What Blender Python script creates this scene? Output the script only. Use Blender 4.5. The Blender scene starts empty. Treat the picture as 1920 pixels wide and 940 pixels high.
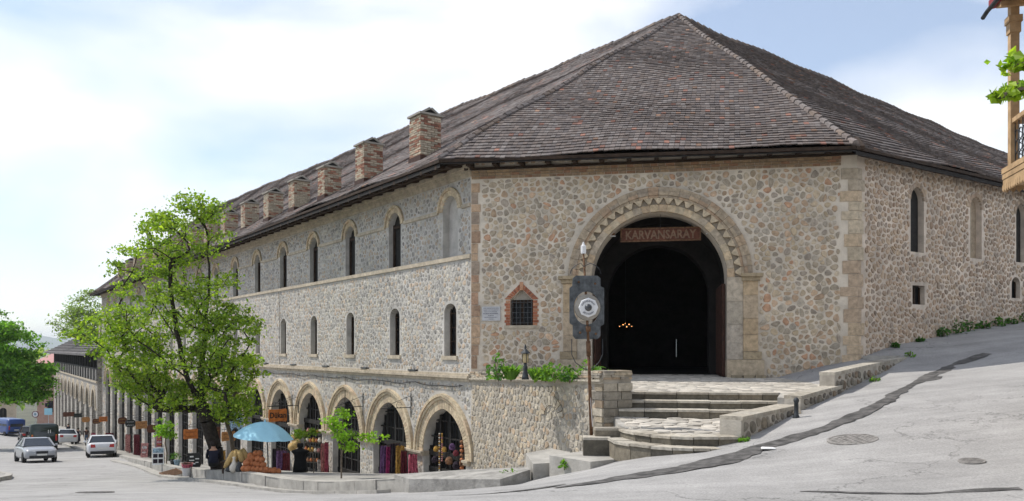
import bpy, bmesh, math, random
import numpy as np
from mathutils import Vector, Matrix
from mathutils.geometry import delaunay_2d_cdt
R = math.radians
rnd = random.Random(7)
scene = bpy.context.scene
COL = scene.collection

# ---------------------------------------------------------------- camera
F_PX = 1471.0            # focal length in pixels of a 1920 px wide picture
CX, HY = 960.0, 655.0    # principal column and horizon row
cam = bpy.data.cameras.new('camera')
cam.sensor_width = 36.0
cam.lens = F_PX / 1920 * 36
cam.shift_y = (HY - 470) / 1920
cam.clip_start = 0.1
cam.clip_end = 20000
camo = bpy.data.objects.new('camera', cam)
camo.location = (0, 0, 0)
camo.rotation_euler = (R(90), 0, 0)
COL.objects.link(camo)
scene.camera = camo

# ---------------------------------------------------------------- sky, sun, exposure
SUN_H = Vector((-0.93, 0.36, 0)).normalized()
SUN_EL = R(53)
sun_dir = Vector((SUN_H.x * math.cos(SUN_EL), SUN_H.y * math.cos(SUN_EL), math.sin(SUN_EL)))
world = bpy.data.worlds.new('World')
scene.world = world
world.use_nodes = True
wt = world.node_tree
wt.nodes.clear()
def wn(t, **k):
    n = wt.nodes.new(t)
    for a, b in k.items(): setattr(n, a, b)
    return n
wout = wn('ShaderNodeOutputWorld'); wbg = wn('ShaderNodeBackground')
sky = wn('ShaderNodeTexSky', sky_type='NISHITA')
sky.sun_disc = False
sky.sun_elevation = SUN_EL
sky.sun_rotation = math.atan2(SUN_H.x, SUN_H.y)
sky.air_density = 1.0; sky.dust_density = 0.3; sky.ozone_density = 1.6
tc = wn('ShaderNodeTexCoord')
mp = wn('ShaderNodeMapping'); mp.inputs['Location'].default_value = (0.75, 7.9, -0.71); mp.inputs['Scale'].default_value = (1.0, 1.0, 2.6)
mp.inputs['Rotation'].default_value = (R(6), R(-10), 0)
nz = wn('ShaderNodeTexNoise'); nz.inputs['Scale'].default_value = 2.1; nz.inputs['Detail'].default_value = 6; nz.inputs['Roughness'].default_value = 0.45; nz.inputs['Distortion'].default_value = 0.35
rp = wn('ShaderNodeValToRGB')
rp.color_ramp.elements[0].position = 0.43; rp.color_ramp.elements[0].color = (0.22, 0.22, 0.22, 1)
rp.color_ramp.elements[1].position = 0.61; rp.color_ramp.elements[1].color = (0.97, 0.97, 0.97, 1)
mx = wn('ShaderNodeMixRGB'); mx.inputs['Color2'].default_value = (6.7, 6.85, 7.1, 1)
wt.links.new(tc.outputs['Generated'], mp.inputs['Vector'])
wt.links.new(mp.outputs['Vector'], nz.inputs['Vector'])
wt.links.new(nz.outputs['Fac'], rp.inputs['Fac'])
wt.links.new(rp.outputs['Color'], mx.inputs['Fac'])
wt.links.new(sky.outputs['Color'], mx.inputs['Color1'])
wt.links.new(mx.outputs['Color'], wbg.inputs['Color'])
wbg.inputs['Strength'].default_value = 0.1
wt.links.new(wbg.outputs['Background'], wout.inputs['Surface'])
sun = bpy.data.lights.new('sun', 'SUN')
sun.energy = 2.5; sun.angle = R(0.6); sun.color = (1.0, 0.95, 0.87)
suno = bpy.data.objects.new('sun', sun)
suno.rotation_euler = sun_dir.to_track_quat('Z', 'Y').to_euler()
suno.location = (-40, 20, 60)
COL.objects.link(suno)
vs = scene.view_settings
vs.view_transform = 'Standard'; vs.look = 'None'; vs.exposure = 0.8; vs.gamma = 1.0; vs.use_curve_mapping = False

# ---------------------------------------------------------------- helpers
def s2l(c):
    return tuple(((x / 255) / 12.92 if x / 255 <= 0.04045 else ((x / 255 + 0.055) / 1.055) ** 2.4) for x in c)

MATS = {}
def mat(name, col, var=0.18, scale=6.0, rough=0.85, bump=0.15, bscale=40.0, attr=False, metal=0.0, spec=0.3, coat=0.0, stain=0.0, stainscale=0.8, dist=0.02):
    m = bpy.data.materials.new(name); m.use_nodes = True
    nt = m.node_tree; N = nt.nodes; L = nt.links
    b = N['Principled BSDF']
    b.inputs['Roughness'].default_value = rough
    b.inputs['Metallic'].default_value = metal
    b.inputs['Specular IOR Level'].default_value = spec
    if coat: b.inputs['Coat Weight'].default_value = coat; b.inputs['Coat Roughness'].default_value = 0.08
    t = N.new('ShaderNodeTexCoord')
    g = N.new('ShaderNodeNewGeometry')
    n1 = N.new('ShaderNodeTexNoise'); n1.inputs['Scale'].default_value = scale; n1.inputs['Detail'].default_value = 6; n1.inputs['Roughness'].default_value = 0.62
    L.new(g.outputs['Position'], n1.inputs['Vector'])
    mr = N.new('ShaderNodeMapRange'); mr.inputs['From Min'].default_value = 0.3; mr.inputs['From Max'].default_value = 0.7
    mr.inputs['To Min'].default_value = 1 - var * 1.6; mr.inputs['To Max'].default_value = 1 + var
    L.new(n1.outputs['Fac'], mr.inputs['Value'])
    mul = N.new('ShaderNodeVectorMath'); mul.operation = 'SCALE'
    if attr:
        a = N.new('ShaderNodeAttribute'); a.attribute_name = 'Col'
        L.new(a.outputs['Color'], mul.inputs[0])
    else:
        mul.inputs[0].default_value = col[:3]
    L.new(mr.outputs['Result'], mul.inputs['Scale'])
    last = mul.outputs['Vector']
    if stain:
        n2 = N.new('ShaderNodeTexNoise'); n2.inputs['Scale'].default_value = stainscale; n2.inputs['Detail'].default_value = 5; n2.inputs['Roughness'].default_value = 0.7
        L.new(g.outputs['Position'], n2.inputs['Vector'])
        m2 = N.new('ShaderNodeMapRange'); m2.inputs['From Min'].default_value = 0.42; m2.inputs['From Max'].default_value = 0.68
        m2.inputs['To Min'].default_value = 1; m2.inputs['To Max'].default_value = 1 - stain
        L.new(n2.outputs['Fac'], m2.inputs['Value'])
        mu2 = N.new('ShaderNodeVectorMath'); mu2.operation = 'SCALE'
        L.new(last, mu2.inputs[0]); L.new(m2.outputs['Result'], mu2.inputs['Scale'])
        last = mu2.outputs['Vector']
    L.new(last, b.inputs['Base Color'])
    if bump:
        n3 = N.new('ShaderNodeTexNoise'); n3.inputs['Scale'].default_value = bscale; n3.inputs['Detail'].default_value = 4
        L.new(g.outputs['Position'], n3.inputs['Vector'])
        bp = N.new('ShaderNodeBump'); bp.inputs['Strength'].default_value = bump; bp.inputs['Distance'].default_value = dist
        L.new(n3.outputs['Fac'], bp.inputs['Height']); L.new(bp.outputs['Normal'], b.inputs['Normal'])
    MATS[name] = m
    return m

class MB:
    def __init__(self): self.V = []; self.F = []; self.C = []
    def add(self, vs_, fs, col=None):
        o = len(self.V); self.V.extend([tuple(v) for v in vs_])
        self.F.extend([tuple(i + o for i in f) for f in fs])
        self.C.extend([col or (1, 1, 1)] * len(vs_))
    def hexa(self, p, col=None):   # p: 4 bottom + 4 top
        self.add(p, [(0, 3, 2, 1), (4, 5, 6, 7), (0, 1, 5, 4), (1, 2, 6, 5), (2, 3, 7, 6), (3, 0, 4, 7)], col)
    def obox(self, c, ax, ay, az, col=None):   # centre and three half axes
        c = Vector(c); ax = Vector(ax); ay = Vector(ay); az = Vector(az)
        self.hexa([c - ax - ay - az, c + ax - ay - az, c + ax + ay - az, c - ax + ay - az, c - ax - ay + az, c + ax - ay + az, c + ax + ay + az, c - ax + ay + az], col)
    def fbox(self, fr, s0, s1, z0, z1, d0, d1, col=None):
        self.hexa([fr(s0, z0, d0), fr(s1, z0, d0), fr(s1, z0, d1), fr(s0, z0, d1), fr(s0, z1, d0), fr(s1, z1, d0), fr(s1, z1, d1), fr(s0, z1, d1)], col)
    def bar(self, a, b, w, h=None, up=(0, 0, 1), col=None):
        a = Vector(a); b = Vector(b); d = (b - a); l = d.length; d.normalize()
        u = Vector(up)
        if abs(d.dot(u)) > 0.98: u = Vector((1, 0, 0))
        x = d.cross(u).normalized(); y = x.cross(d).normalized()
        self.obox((a + b) / 2, d * l / 2, x * w / 2, y * (h or w) / 2, col)
    def tube(self, pts, radii, n=6, col=None, cap=True):
        pts = [Vector(p) for p in pts]
        if not hasattr(radii, '__len__'): radii = [radii] * len(pts)
        rings = []; ref = Vector((0.31, 0.57, 0.76))
        for i, p in enumerate(pts):
            d = (pts[min(i + 1, len(pts) - 1)] - pts[max(i - 1, 0)]).normalized()
            x = d.cross(ref)
            if x.length < 0.1: x = d.cross(Vector((1, 0, 0)))
            x.normalize(); y = d.cross(x)
            rings.append([p + (x * math.cos(a) + y * math.sin(a)) * radii[i] for a in [2 * math.pi * k / n for k in range(n)]])
        vs_ = [v for r in rings for v in r]; fs = []
        for i in range(len(pts) - 1):
            for k in range(n):
                fs.append((i * n + k, i * n + (k + 1) % n, (i + 1) * n + (k + 1) % n, (i + 1) * n + k))
        if cap: fs.append(tuple(range(n))[::-1]); fs.append(tuple((len(pts) - 1) * n + k for k in range(n)))
        self.add(vs_, fs, col)
    def lathe(self, prof, n=16, o=(0, 0, 0), axis=(0, 0, 1), col=None, sx=1.0, sy=1.0, xdir=None):
        o = Vector(o); a = Vector(axis).normalized()
        x = Vector(xdir) if xdir else (Vector((1, 0, 0)) if abs(a.x) < 0.9 else Vector((0, 1, 0)))
        x = (x - a * x.dot(a)).normalized(); y = a.cross(x)
        vs_ = []; fs = []
        for r, z in prof:
            for k in range(n):
                t = 2 * math.pi * k / n
                vs_.append(o + a * z + x * (r * sx * math.cos(t)) + y * (r * sy * math.sin(t)))
        for i in range(len(prof) - 1):
            for k in range(n):
                fs.append((i * n + k, i * n + (k + 1) % n, (i + 1) * n + (k + 1) % n, (i + 1) * n + k))
        fs.append(tuple(range(n))[::-1]); fs.append(tuple((len(prof) - 1) * n + k for k in range(n)))
        self.add(vs_, fs, col)
    def prism(self, poly, vec, col=None):
        poly = [Vector(p) for p in poly]; v = Vector(vec); n = len(poly)
        self.add(poly + [p + v for p in poly], [tuple(range(n))[::-1], tuple(range(n, 2 * n))] + [(i, (i + 1) % n, n + (i + 1) % n, n + i) for i in range(n)], col)
    def build(self, name, material, parent=None, smooth=False, origin=None):
        me = bpy.data.meshes.new(name)
        me.from_pydata(self.V, [], self.F)
        if material is not None: me.materials.append(material)
        if any(c != (1, 1, 1) for c in self.C):
            at_ = me.attributes.new('Col', 'FLOAT_COLOR', 'POINT')
            buf = np.ones((len(self.V), 4), dtype=np.float32); buf[:, :3] = np.array(self.C, dtype=np.float32)
            at_.data.foreach_set('color', buf.ravel())
        if smooth: me.polygons.foreach_set('use_smooth', [True] * len(me.polygons))
        me.update()
        return link(name, me, parent)

def link(name, me, parent=None):
    o = bpy.data.objects.new(name, me); COL.objects.link(o)
    if parent is not None: o.parent = parent
    return o

def tag(o, label=None, cat=None, group=None, kind=None):
    if label: o['label'] = label
    if cat: o['category'] = cat
    if group: o['group'] = group
    if kind: o['kind'] = kind
    return o

def thing(name, label, cat, loc=(0, 0, 0), rz=0.0, group=None):
    o = bpy.data.objects.new(name, None); COL.objects.link(o)
    o.empty_display_size = 0.3
    o.location = loc; o.rotation_euler = (0, 0, rz)
    return tag(o, label, cat, group)

def part(name, mb, material, parent, smooth=False):
    return mb.build(name, material, parent, smooth)

def wrootpart(root, fn, name, material, smooth=False):
    """build world-space geometry as a child of a root that sits at its base"""
    mb = MB(); fn(mb)
    inv = Matrix.LocRotScale(root.location, root.rotation_euler, None).inverted()
    mb.V = [tuple(inv @ Vector(v)) for v in mb.V]
    return mb.build(name, material, root, smooth)

def localise(mb, root):
    inv = Matrix.LocRotScale(root.location, root.rotation_euler, None).inverted()
    mb.V = [tuple(inv @ Vector(v)) for v in mb.V]
    return mb

def at(u, v, Y):
    return Vector(((u - CX) / F_PX * Y, Y, (HY - v) / F_PX * Y))

class Frame:
    def __init__(self, o, ex, n):
        self.o = Vector((o[0], o[1], 0)); self.ex = Vector((ex[0], ex[1], 0)).normalized(); self.n = Vector((n[0], n[1], 0)).normalized()
    def __call__(self, s, z, d=0.0):
        p = self.o + self.ex * s + self.n * d
        return Vector((p.x, p.y, z))
    def inv(self, p):
        q = Vector((p[0], p[1], 0)) - self.o
        return q.dot(self.ex), q.dot(self.n)

def arch_pts(cx, hw, zb, zs, rise, n=10):
    """outline from left foot over the top to right foot (pointed when rise > hw)"""
    pts = [(cx - hw, zb)] if zb < zs - 1e-4 else []
    if rise > hw * 1.02:
        c = (rise * rise - hw * hw) / (2 * hw); Rr = hw + c
        a1 = math.atan2(rise, c)
        arcr = [(cx - c + Rr * math.cos(a), zs + Rr * math.sin(a)) for a in [a1 * k / n for k in range(n + 1)]]
        arcl = [(2 * cx - x, z) for x, z in arcr]
        pts += arcl + arcr[::-1][1:]
    else:
        pts += [(cx - hw * math.cos(math.pi * k / (2 * n)), zs + rise * math.sin(math.pi * k / (2 * n))) for k in range(2 * n + 1)]
    if zb < zs - 1e-4: pts.append((cx + hw, zb))
    return pts

def holed_wall(fr, outer, holes, depth, d=0.0):
    """front sheet with real openings plus reveals going back by depth (one per hole)"""
    mb = MB()
    V2 = []; faces = []
    for loop in [outer] + holes:
        o = len(V2); V2 += [Vector(p) for p in loop]; faces.append(list(range(o, o + len(loop))))
    def area(l): return sum(l[i][0] * l[(i + 1) % len(l)][1] - l[(i + 1) % len(l)][0] * l[i][1] for i in range(len(l)))
    edges = [(f[i], f[(i + 1) % len(f)]) for f in faces for i in range(len(f))]
    vv, ee, ff, *_ = delaunay_2d_cdt(V2, edges, [], 0, 1e-6)
    from_holes = holes
    def inside(p, loop):
        x, y = p; r = False; n = len(loop); j = n - 1
        for i in range(n):
            xi, yi = loop[i]; xj, yj = loop[j]
            if (yi > y) != (yj > y) and x < (xj - xi) * (y - yi) / (yj - yi) + xi: r = not r
            j = i
        return r
    boxes = [(min(p[0] for p in h), max(p[0] for p in h), min(p[1] for p in h), max(p[1] for p in h)) for h in holes]
    keep = []
    for f in ff:
        c = ((vv[f[0]].x + vv[f[1]].x + vv[f[2]].x) / 3, (vv[f[0]].y + vv[f[1]].y + vv[f[2]].y) / 3)
        if not inside(c, outer): continue
        if any(b[0] <= c[0] <= b[1] and b[2] <= c[1] <= b[3] and inside(c, h) for b, h in zip(boxes, holes)): continue
        keep.append(tuple(f))
    mb.add([fr(v.x, v.y, d) for v in vv], keep)
    for k, h in enumerate(holes):
        dp = depth[k] if hasattr(depth, '__len__') else depth
        n = len(h)
        mb.add([fr(s, z, d) for s, z in h] + [fr(s, z, d - dp) for s, z in h], [(i, (i + 1) % n, n + (i + 1) % n, n + i) for i in range(n)])
    return mb

# ---- rubble masonry: shrunken Voronoi cells with a raised face, each one a stone
def clip(poly, a, b, c):
    out = []; n = len(poly)
    for i in range(n):
        p = poly[i]; q = poly[(i + 1) % n]
        dp = a * p[0] + b * p[1] - c; dq = a * q[0] + b * q[1] - c
        if dp <= 0: out.append(p)
        if (dp < 0 < dq) or (dq < 0 < dp):
            t = dp / (dp - dq); out.append((p[0] + (q[0] - p[0]) * t, p[1] + (q[1] - p[1]) * t))
    return out

def cells(s0, s1, z0, z1, cw, ch, jit, rg, hole=0.0):
    nx = max(1, int(round((s1 - s0) / cw))); nz_ = max(1, int(round((z1 - z0) / ch)))
    cw = (s1 - s0) / nx; ch = (z1 - z0) / nz_
    P = {}
    for j in range(-2, nz_ + 2):
        for i in range(-2, nx + 2):
            P[i, j] = (s0 + (i + 0.5 + (0.25 if j % 2 else -0.25) + rg.uniform(-jit, jit)) * cw, z0 + (j + 0.5 + rg.uniform(-jit, jit) * 0.75) * ch)
    if hole:
        for kx in list(P):
            if rg.random() < hole and (kx[0] + kx[1]) % 2: del P[kx]
    out = []
    nb = [(a, b) for a in (-2, -1, 0, 1, 2) for b in (-1, 0, 1) if (a, b) != (0, 0)] + [(0, 2), (0, -2)]
    for j in range(nz_):
        for i in range(nx):
            if (i, j) not in P: continue
            x, y = P[i, j]
            if not (s0 <= x <= s1 and z0 <= y <= z1): continue
            poly = [(max(s0, x - 1.3 * cw), max(z0, y - 1.3 * ch)), (min(s1, x + 1.3 * cw), max(z0, y - 1.3 * ch)), (min(s1, x + 1.3 * cw), min(z1, y + 1.3 * ch)), (max(s0, x - 1.3 * cw), min(z1, y + 1.3 * ch))]
            for a, b in nb:
                q = P.get((i + a, j + b))
                if q is None: continue
                dx = q[0] - x; dy = q[1] - y
                poly = clip(poly, dx, dy, dx * (x + q[0]) / 2 + dy * (y + q[1]) / 2)
                if len(poly) < 3: break
            if len(poly) >= 3: out.append(poly)
    return out

def stone_geo(poly, fr, gap, h, rg, d=0.0, top=0.8, irr=(1.0, 1.0)):
    cx = sum(p[0] for p in poly) / len(poly); cy = sum(p[1] for p in poly) / len(poly)
    rad = sum(math.hypot(p[0] - cx, p[1] - cy) for p in poly) / len(poly)
    k = max(0.3, 1 - gap / max(rad, 1e-3)) * rg.uniform(*irr)
    pr = []
    n = len(poly)
    for i in range(n):
        p = poly[i]; q = poly[(i + 1) % n]
        if math.hypot(p[0] - q[0], p[1] - q[1]) < rad * 0.22: continue
        for t in (0.26, 0.74):
            kk = k * rg.uniform(0.93, 1.03)
            pr.append((cx + (p[0] + (q[0] - p[0]) * t - cx) * kk, cy + (p[1] + (q[1] - p[1]) * t - cy) * kk))
    n = len(pr)
    if n < 4: return None
    tx = rg.uniform(-0.25, 0.25) * h / rad; tz = rg.uniform(-0.25, 0.25) * h / rad
    V = [fr(x, y, d - 0.004) for x, y in pr]
    T = []
    for x, y in pr:
        xx = cx + (x - cx) * top; yy = cy + (y - cy) * top
        T.append(fr(xx, yy, d + h + (xx - cx) * tx + (yy - cy) * tz))
    return V + T, [(i, (i + 1) % n, n + (i + 1) % n, n + i) for i in range(n)] + [tuple(range(n, 2 * n))], (cx, cy, rad)

def stonework(fr, area, cw, ch, gap, h, keep, pal, parent, material, nparts=0, seed=1, jit=0.36, d=0.0, top=0.8, name='stone', rank=None, tint=None, drop=0.0, irr=(1.0, 1.0), cvar=0.2, hole=0.0):
    rg = random.Random(seed)
    s0, s1, z0, z1 = area
    geos = []
    for poly in cells(s0, s1, z0, z1, cw, ch, jit, rg, hole):
        bad = [not keep(p[0], p[1]) for p in poly]
        if any(bad):
            cx = sum(p[0] for p in poly) / len(poly); cy = sum(p[1] for p in poly) / len(poly)
            if not keep(cx, cy): continue
            q = []
            for p, b_ in zip(poly, bad):     # dress the stone back to the edge it meets
                if b_:
                    lo, hi = 0.0, 1.0
                    for _ in range(5):
                        m_ = (lo + hi) / 2
                        if keep(cx + (p[0] - cx) * m_, cy + (p[1] - cy) * m_): lo = m_
                        else: hi = m_
                    p = (cx + (p[0] - cx) * lo, cy + (p[1] - cy) * lo)
                q.append(p)
            ar = abs(sum(q[i][0] * q[(i + 1) % len(q)][1] - q[(i + 1) % len(q)][0] * q[i][1] for i in range(len(q)))) / 2
            if ar < 0.3 * cw * ch: continue
            poly = q
        if drop and rg.random() < drop: continue
        hh = h * rg.uniform(0.5, 1.3)
        g = stone_geo(poly, fr, gap * rg.uniform(0.7, 1.5), hh, rg, d, top, irr)
        if g is None: continue
        c = rg.choice(pal); f = rg.uniform(1 - cvar, 1 + cvar); c = tuple(x * f for x in c)
        if tint: c = tint(g[2][0], g[2][1], c, rg)
        geos.append((g, c))
    if nparts:
        geos.sort(key=lambda g: -(rank(g[0][2]) if rank else g[0][2][2]))
    for g, c in geos[:nparts]:
        mb = MB(); mb.add(g[0], g[1], c); mb.build(name, material, parent)
    rest = geos[nparts:]
    if rest:
        mb = MB()
        for g, c in rest: mb.add(g[0], g[1], c)
        o = mb.build(name + 'work', material, parent); o['kind'] = 'stuff'
    return len(geos)

def ring_blocks(fr, cx, zs, path_in, path_out, d0, d1, gap=0.006, mbf=None):
    """voussoirs between two matching outlines [(s,z)...]; yields MB blocks"""
    out = []
    for i in range(len(path_in) - 1):
        a, b, c, e = path_in[i], path_in[i + 1], path_out[i + 1], path_out[i]
        mx_ = ((a[0] + b[0] + c[0] + e[0]) / 4, (a[1] + b[1] + c[1] + e[1]) / 4)
        w = math.hypot((b[0] + c[0] - a[0] - e[0]) / 2, (b[1] + c[1] - a[1] - e[1]) / 2)
        k = max(0.5, 1 - 2 * gap / max(w, 1e-3))
        def lerp(p, q, t): return (p[0] + (q[0] - p[0]) * t, p[1] + (q[1] - p[1]) * t)
        t = (1 - k) / 2
        A = lerp(a, b, t); B = lerp(a, b, 1 - t); D = lerp(e, c, t); E = lerp(e, c, 1 - t)
        out.append([fr(*A, d0), fr(*B, d0), fr(*E, d0), fr(*D, d0), fr(*A, d1), fr(*B, d1), fr(*E, d1), fr(*D, d1)])
    return out
# ---------------------------------------------------------------- materials
M = {}
M['mortar_front'] = mat('mortar_front', (0.73, 0.65, 0.54), 0.2, 2.2, 0.95, 0.6, 20, stain=0.24, stainscale=0.55)
M['mortar_left'] = mat('mortar_left', (0.52, 0.495, 0.455), 0.16, 2.5, 0.95, 0.5, 26, stain=0.2, stainscale=0.5)
M['mortar_right'] = mat('mortar_right', (0.67, 0.57, 0.47), 0.18, 2.5, 0.95, 0.6, 22, stain=0.25, stainscale=0.5)
M['mortar_podium'] = mat('mortar_podium', (0.46, 0.42, 0.36), 0.2, 2.5, 0.95, 0.5, 24, stain=0.25, stainscale=0.7)
M['stone'] = mat('stone', (1, 1, 1), 0.22, 9, 0.9, 0.55, 34, attr=True, dist=0.03)
M['ashlar'] = mat('ashlar', (0.34, 0.295, 0.235), 0.22, 3.2, 0.9, 0.35, 30, stain=0.25, stainscale=1.6)
M['ashlar_grey'] = mat('ashlar_grey', (0.33, 0.305, 0.265), 0.2, 3.2, 0.9, 0.35, 30, stain=0.25, stainscale=1.6)
M['brick_tan'] = mat('brick_tan', (0.50, 0.43, 0.33), 0.2, 5, 0.92, 0.4, 40, stain=0.2, stainscale=1.2)
M['brick'] = mat('brick', (1, 1, 1), 0.2, 12, 0.92, 0.4, 50, attr=True)
M['brick_mortar'] = mat('brick_mortar', (0.36, 0.29, 0.21), 0.2, 8, 0.95, 0.4, 40)
M['tile'] = mat('tile', (1, 1, 1), 0.14, 3, 0.88, 0.4, 30, attr=True)
M['roof_under'] = mat('roof_under', (0.03, 0.027, 0.025), 0.2, 5, 0.95, 0.2, 20)
M['timber_dark'] = mat('timber_dark', (0.045, 0.028, 0.018), 0.35, 6, 0.85, 0.3, 40)
M['timber_grey'] = mat('timber_grey', (0.10, 0.088, 0.075), 0.3, 6, 0.9, 0.3, 40)
M['timber_black'] = mat('timber_black', (0.022, 0.02, 0.018), 0.3, 6, 0.75, 0.3, 40)
M['timber_red'] = mat('timber_red', (0.06, 0.026, 0.017), 0.3, 6, 0.7, 0.3, 40)
M['dark_glass'] = mat('dark_glass', (0.012, 0.013, 0.015), 0.1, 3, 0.28, 0.03, 3, spec=0.2)
M['soot_shade'] = mat('soot_shade', (0.02, 0.018, 0.016), 0.3, 3, 0.95, 0.5, 8)  # gateway interior's darkness put into a near-black colour; also soot in smoke holes
M['paving'] = mat('paving', (1, 1, 1), 0.16, 4, 0.9, 0.35, 25, attr=True)
M['concrete'] = mat('concrete', (0.40, 0.38, 0.345), 0.16, 3, 0.93, 0.4, 22, stain=0.22, stainscale=1.3)
M['sidewalk'] = mat('sidewalk', (0.34, 0.325, 0.30), 0.2, 2.5, 0.93, 0.4, 22, stain=0.25, stainscale=0.8)
M['iron'] = mat('iron', (0.05, 0.055, 0.06), 0.35, 8, 0.55, 0.2, 30, metal=0.4)
M['rust'] = mat('rust', (0.16, 0.085, 0.045), 0.4, 12, 0.8, 0.4, 40)
M['wet_iron'] = mat('wet_iron', (0.1, 0.105, 0.11), 0.4, 7, 0.42, 0.2, 20, metal=0.6)
M['white_paint'] = mat('white_paint', (0.72, 0.72, 0.72), 0.06, 5, 0.5, 0.02)
M['black_paint'] = mat('black_paint', (0.02, 0.02, 0.02), 0.1, 5, 0.5, 0.02)
M['soil'] = mat('soil', (0.07, 0.05, 0.035), 0.3, 8, 1.0, 0.6, 20)
M['pine'] = mat('pine', (0.43, 0.29, 0.16), 0.22, 5, 0.55, 0.2, 30)
M['bark'] = mat('bark', (0.035, 0.028, 0.022), 0.4, 9, 0.95, 0.9, 18, dist=0.06)
M['bark_pale'] = mat('bark_pale', (0.16, 0.13, 0.10), 0.3, 9, 0.95, 0.6, 18)

def leaf_mat(name):
    m = bpy.data.materials.new(name); m.use_nodes = True
    nt = m.node_tree; N = nt.nodes; L = nt.links
    b = N['Principled BSDF']; out = N['Material Output']
    a = N.new('ShaderNodeAttribute'); a.attribute_name = 'Col'
    L.new(a.outputs['Color'], b.inputs['Base Color'])
    b.inputs['Roughness'].default_value = 0.5; b.inputs['Specular IOR Level'].default_value = 0.35
    tr = N.new('ShaderNodeBsdfTranslucent')
    hs = N.new('ShaderNodeMixRGB'); hs.blend_type = 'MULTIPLY'; hs.inputs['Fac'].default_value = 1; hs.inputs['Color2'].default_value = (1.25, 1.3, 0.5, 1)
    L.new(a.outputs['Color'], hs.inputs['Color1']); L.new(hs.outputs['Color'], tr.inputs['Color'])
    ms = N.new('ShaderNodeMixShader'); ms.inputs['Fac'].default_value = 0.5
    L.new(b.outputs['BSDF'], ms.inputs[1]); L.new(tr.outputs['BSDF'], ms.inputs[2]); L.new(ms.outputs['Shader'], out.inputs['Surface'])
    return m
M['leaf'] = leaf_mat('leaf')

def asphalt(name, col, crack=True):
    m = mat(name, col, 0.09, 1.1, 0.92, 0.5, 90, stain=0.13, stainscale=0.35, dist=0.01)
    nt = m.node_tree; N = nt.nodes; L = nt.links; b = N['Principled BSDF']
    g = N.new('ShaderNodeNewGeometry')
    src = b.inputs['Base Color'].links[0].from_socket
    # fine aggregate speckle
    sp = N.new('ShaderNodeTexNoise'); sp.inputs['Scale'].default_value = 32; sp.inputs['Detail'].default_value = 3; sp.inputs['Roughness'].default_value = 0.8
    L.new(g.outputs['Position'], sp.inputs['Vector'])
    smr = N.new('ShaderNodeMapRange'); smr.inputs['From Min'].default_value = 0.3; smr.inputs['From Max'].default_value = 0.7; smr.inputs['To Min'].default_value = 0.72; smr.inputs['To Max'].default_value = 1.18
    L.new(sp.outputs['Fac'], smr.inputs['Value'])
    s1 = N.new('ShaderNodeVectorMath'); s1.operation = 'SCALE'; L.new(src, s1.inputs[0]); L.new(smr.outputs['Result'], s1.inputs['Scale'])
    last = s1.outputs['Vector']
    tr = N.new('ShaderNodeMapping'); tr.inputs['Rotation'].default_value = (0, 0, R(-52)); tr.inputs['Scale'].default_value = (0.16, 2.2, 0.5); L.new(g.outputs['Position'], tr.inputs['Vector'])
    tn = N.new('ShaderNodeTexNoise'); tn.inputs['Scale'].default_value = 1.0; tn.inputs['Detail'].default_value = 6; tn.inputs['Roughness'].default_value = 0.7; L.new(tr.outputs['Vector'], tn.inputs['Vector'])
    tmr = N.new('ShaderNodeMapRange'); tmr.inputs['From Min'].default_value = 0.35; tmr.inputs['From Max'].default_value = 0.65; tmr.inputs['To Min'].default_value = 0.86; tmr.inputs['To Max'].default_value = 1.1; L.new(tn.outputs['Fac'], tmr.inputs['Value'])
    s3 = N.new('ShaderNodeVectorMath'); s3.operation = 'SCALE'; L.new(last, s3.inputs[0]); L.new(tmr.outputs['Result'], s3.inputs['Scale']); last = s3.outputs['Vector']
    if crack:
        # wandering cracks and worn tracks, broken up by a second noise
        wob = N.new('ShaderNodeTexNoise'); wob.inputs['Scale'].default_value = 0.5; wob.inputs['Detail'].default_value = 6; wob.inputs['Roughness'].default_value = 0.65
        L.new(g.outputs['Position'], wob.inputs['Vector'])
        ad = N.new('ShaderNodeMixRGB'); ad.blend_type = 'ADD'; ad.inputs['Fac'].default_value = 1.0
        sc_ = N.new('ShaderNodeVectorMath'); sc_.operation = 'SCALE'; sc_.inputs['Scale'].default_value = 3.2
        L.new(wob.outputs['Color'], sc_.inputs[0])
        L.new(g.outputs['Position'], ad.inputs['Color1']); L.new(sc_.outputs['Vector'], ad.inputs['Color2'])
        vo = N.new('ShaderNodeTexVoronoi'); vo.feature = 'DISTANCE_TO_EDGE'; vo.inputs['Scale'].default_value = 0.22
        L.new(ad.outputs['Color'], vo.inputs['Vector'])
        cr = N.new('ShaderNodeMapRange'); cr.inputs['From Min'].default_value = 0.0; cr.inputs['From Max'].default_value = 0.008; cr.inputs['To Min'].default_value = 0.55; cr.inputs['To Max'].default_value = 1.0
        L.new(vo.outputs['Distance'], cr.inputs['Value'])
        mk = N.new('ShaderNodeTexNoise'); mk.inputs['Scale'].default_value = 0.33; mk.inputs['Detail'].default_value = 2
        L.new(g.outputs['Position'], mk.inputs['Vector'])
        mkr = N.new('ShaderNodeMapRange'); mkr.inputs['From Min'].default_value = 0.47; mkr.inputs['From Max'].default_value = 0.56
        L.new(mk.outputs['Fac'], mkr.inputs['Value'])
        mixc = N.new('ShaderNodeMix'); mixc.data_type = 'FLOAT'; mixc.inputs[2].default_value = 1.0
        L.new(mkr.outputs['Result'], mixc.inputs[0]); L.new(cr.outputs['Result'], mixc.inputs[3])
        s2 = N.new('ShaderNodeVectorMath'); s2.operation = 'SCALE'; L.new(last, s2.inputs[0]); L.new(mixc.outputs[0], s2.inputs['Scale'])
        last = s2.outputs['Vector']
    L.new(last, b.inputs['Base Color'])
    return m
M['asphalt'] = asphalt('asphalt', (0.36, 0.35, 0.34))
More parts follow.
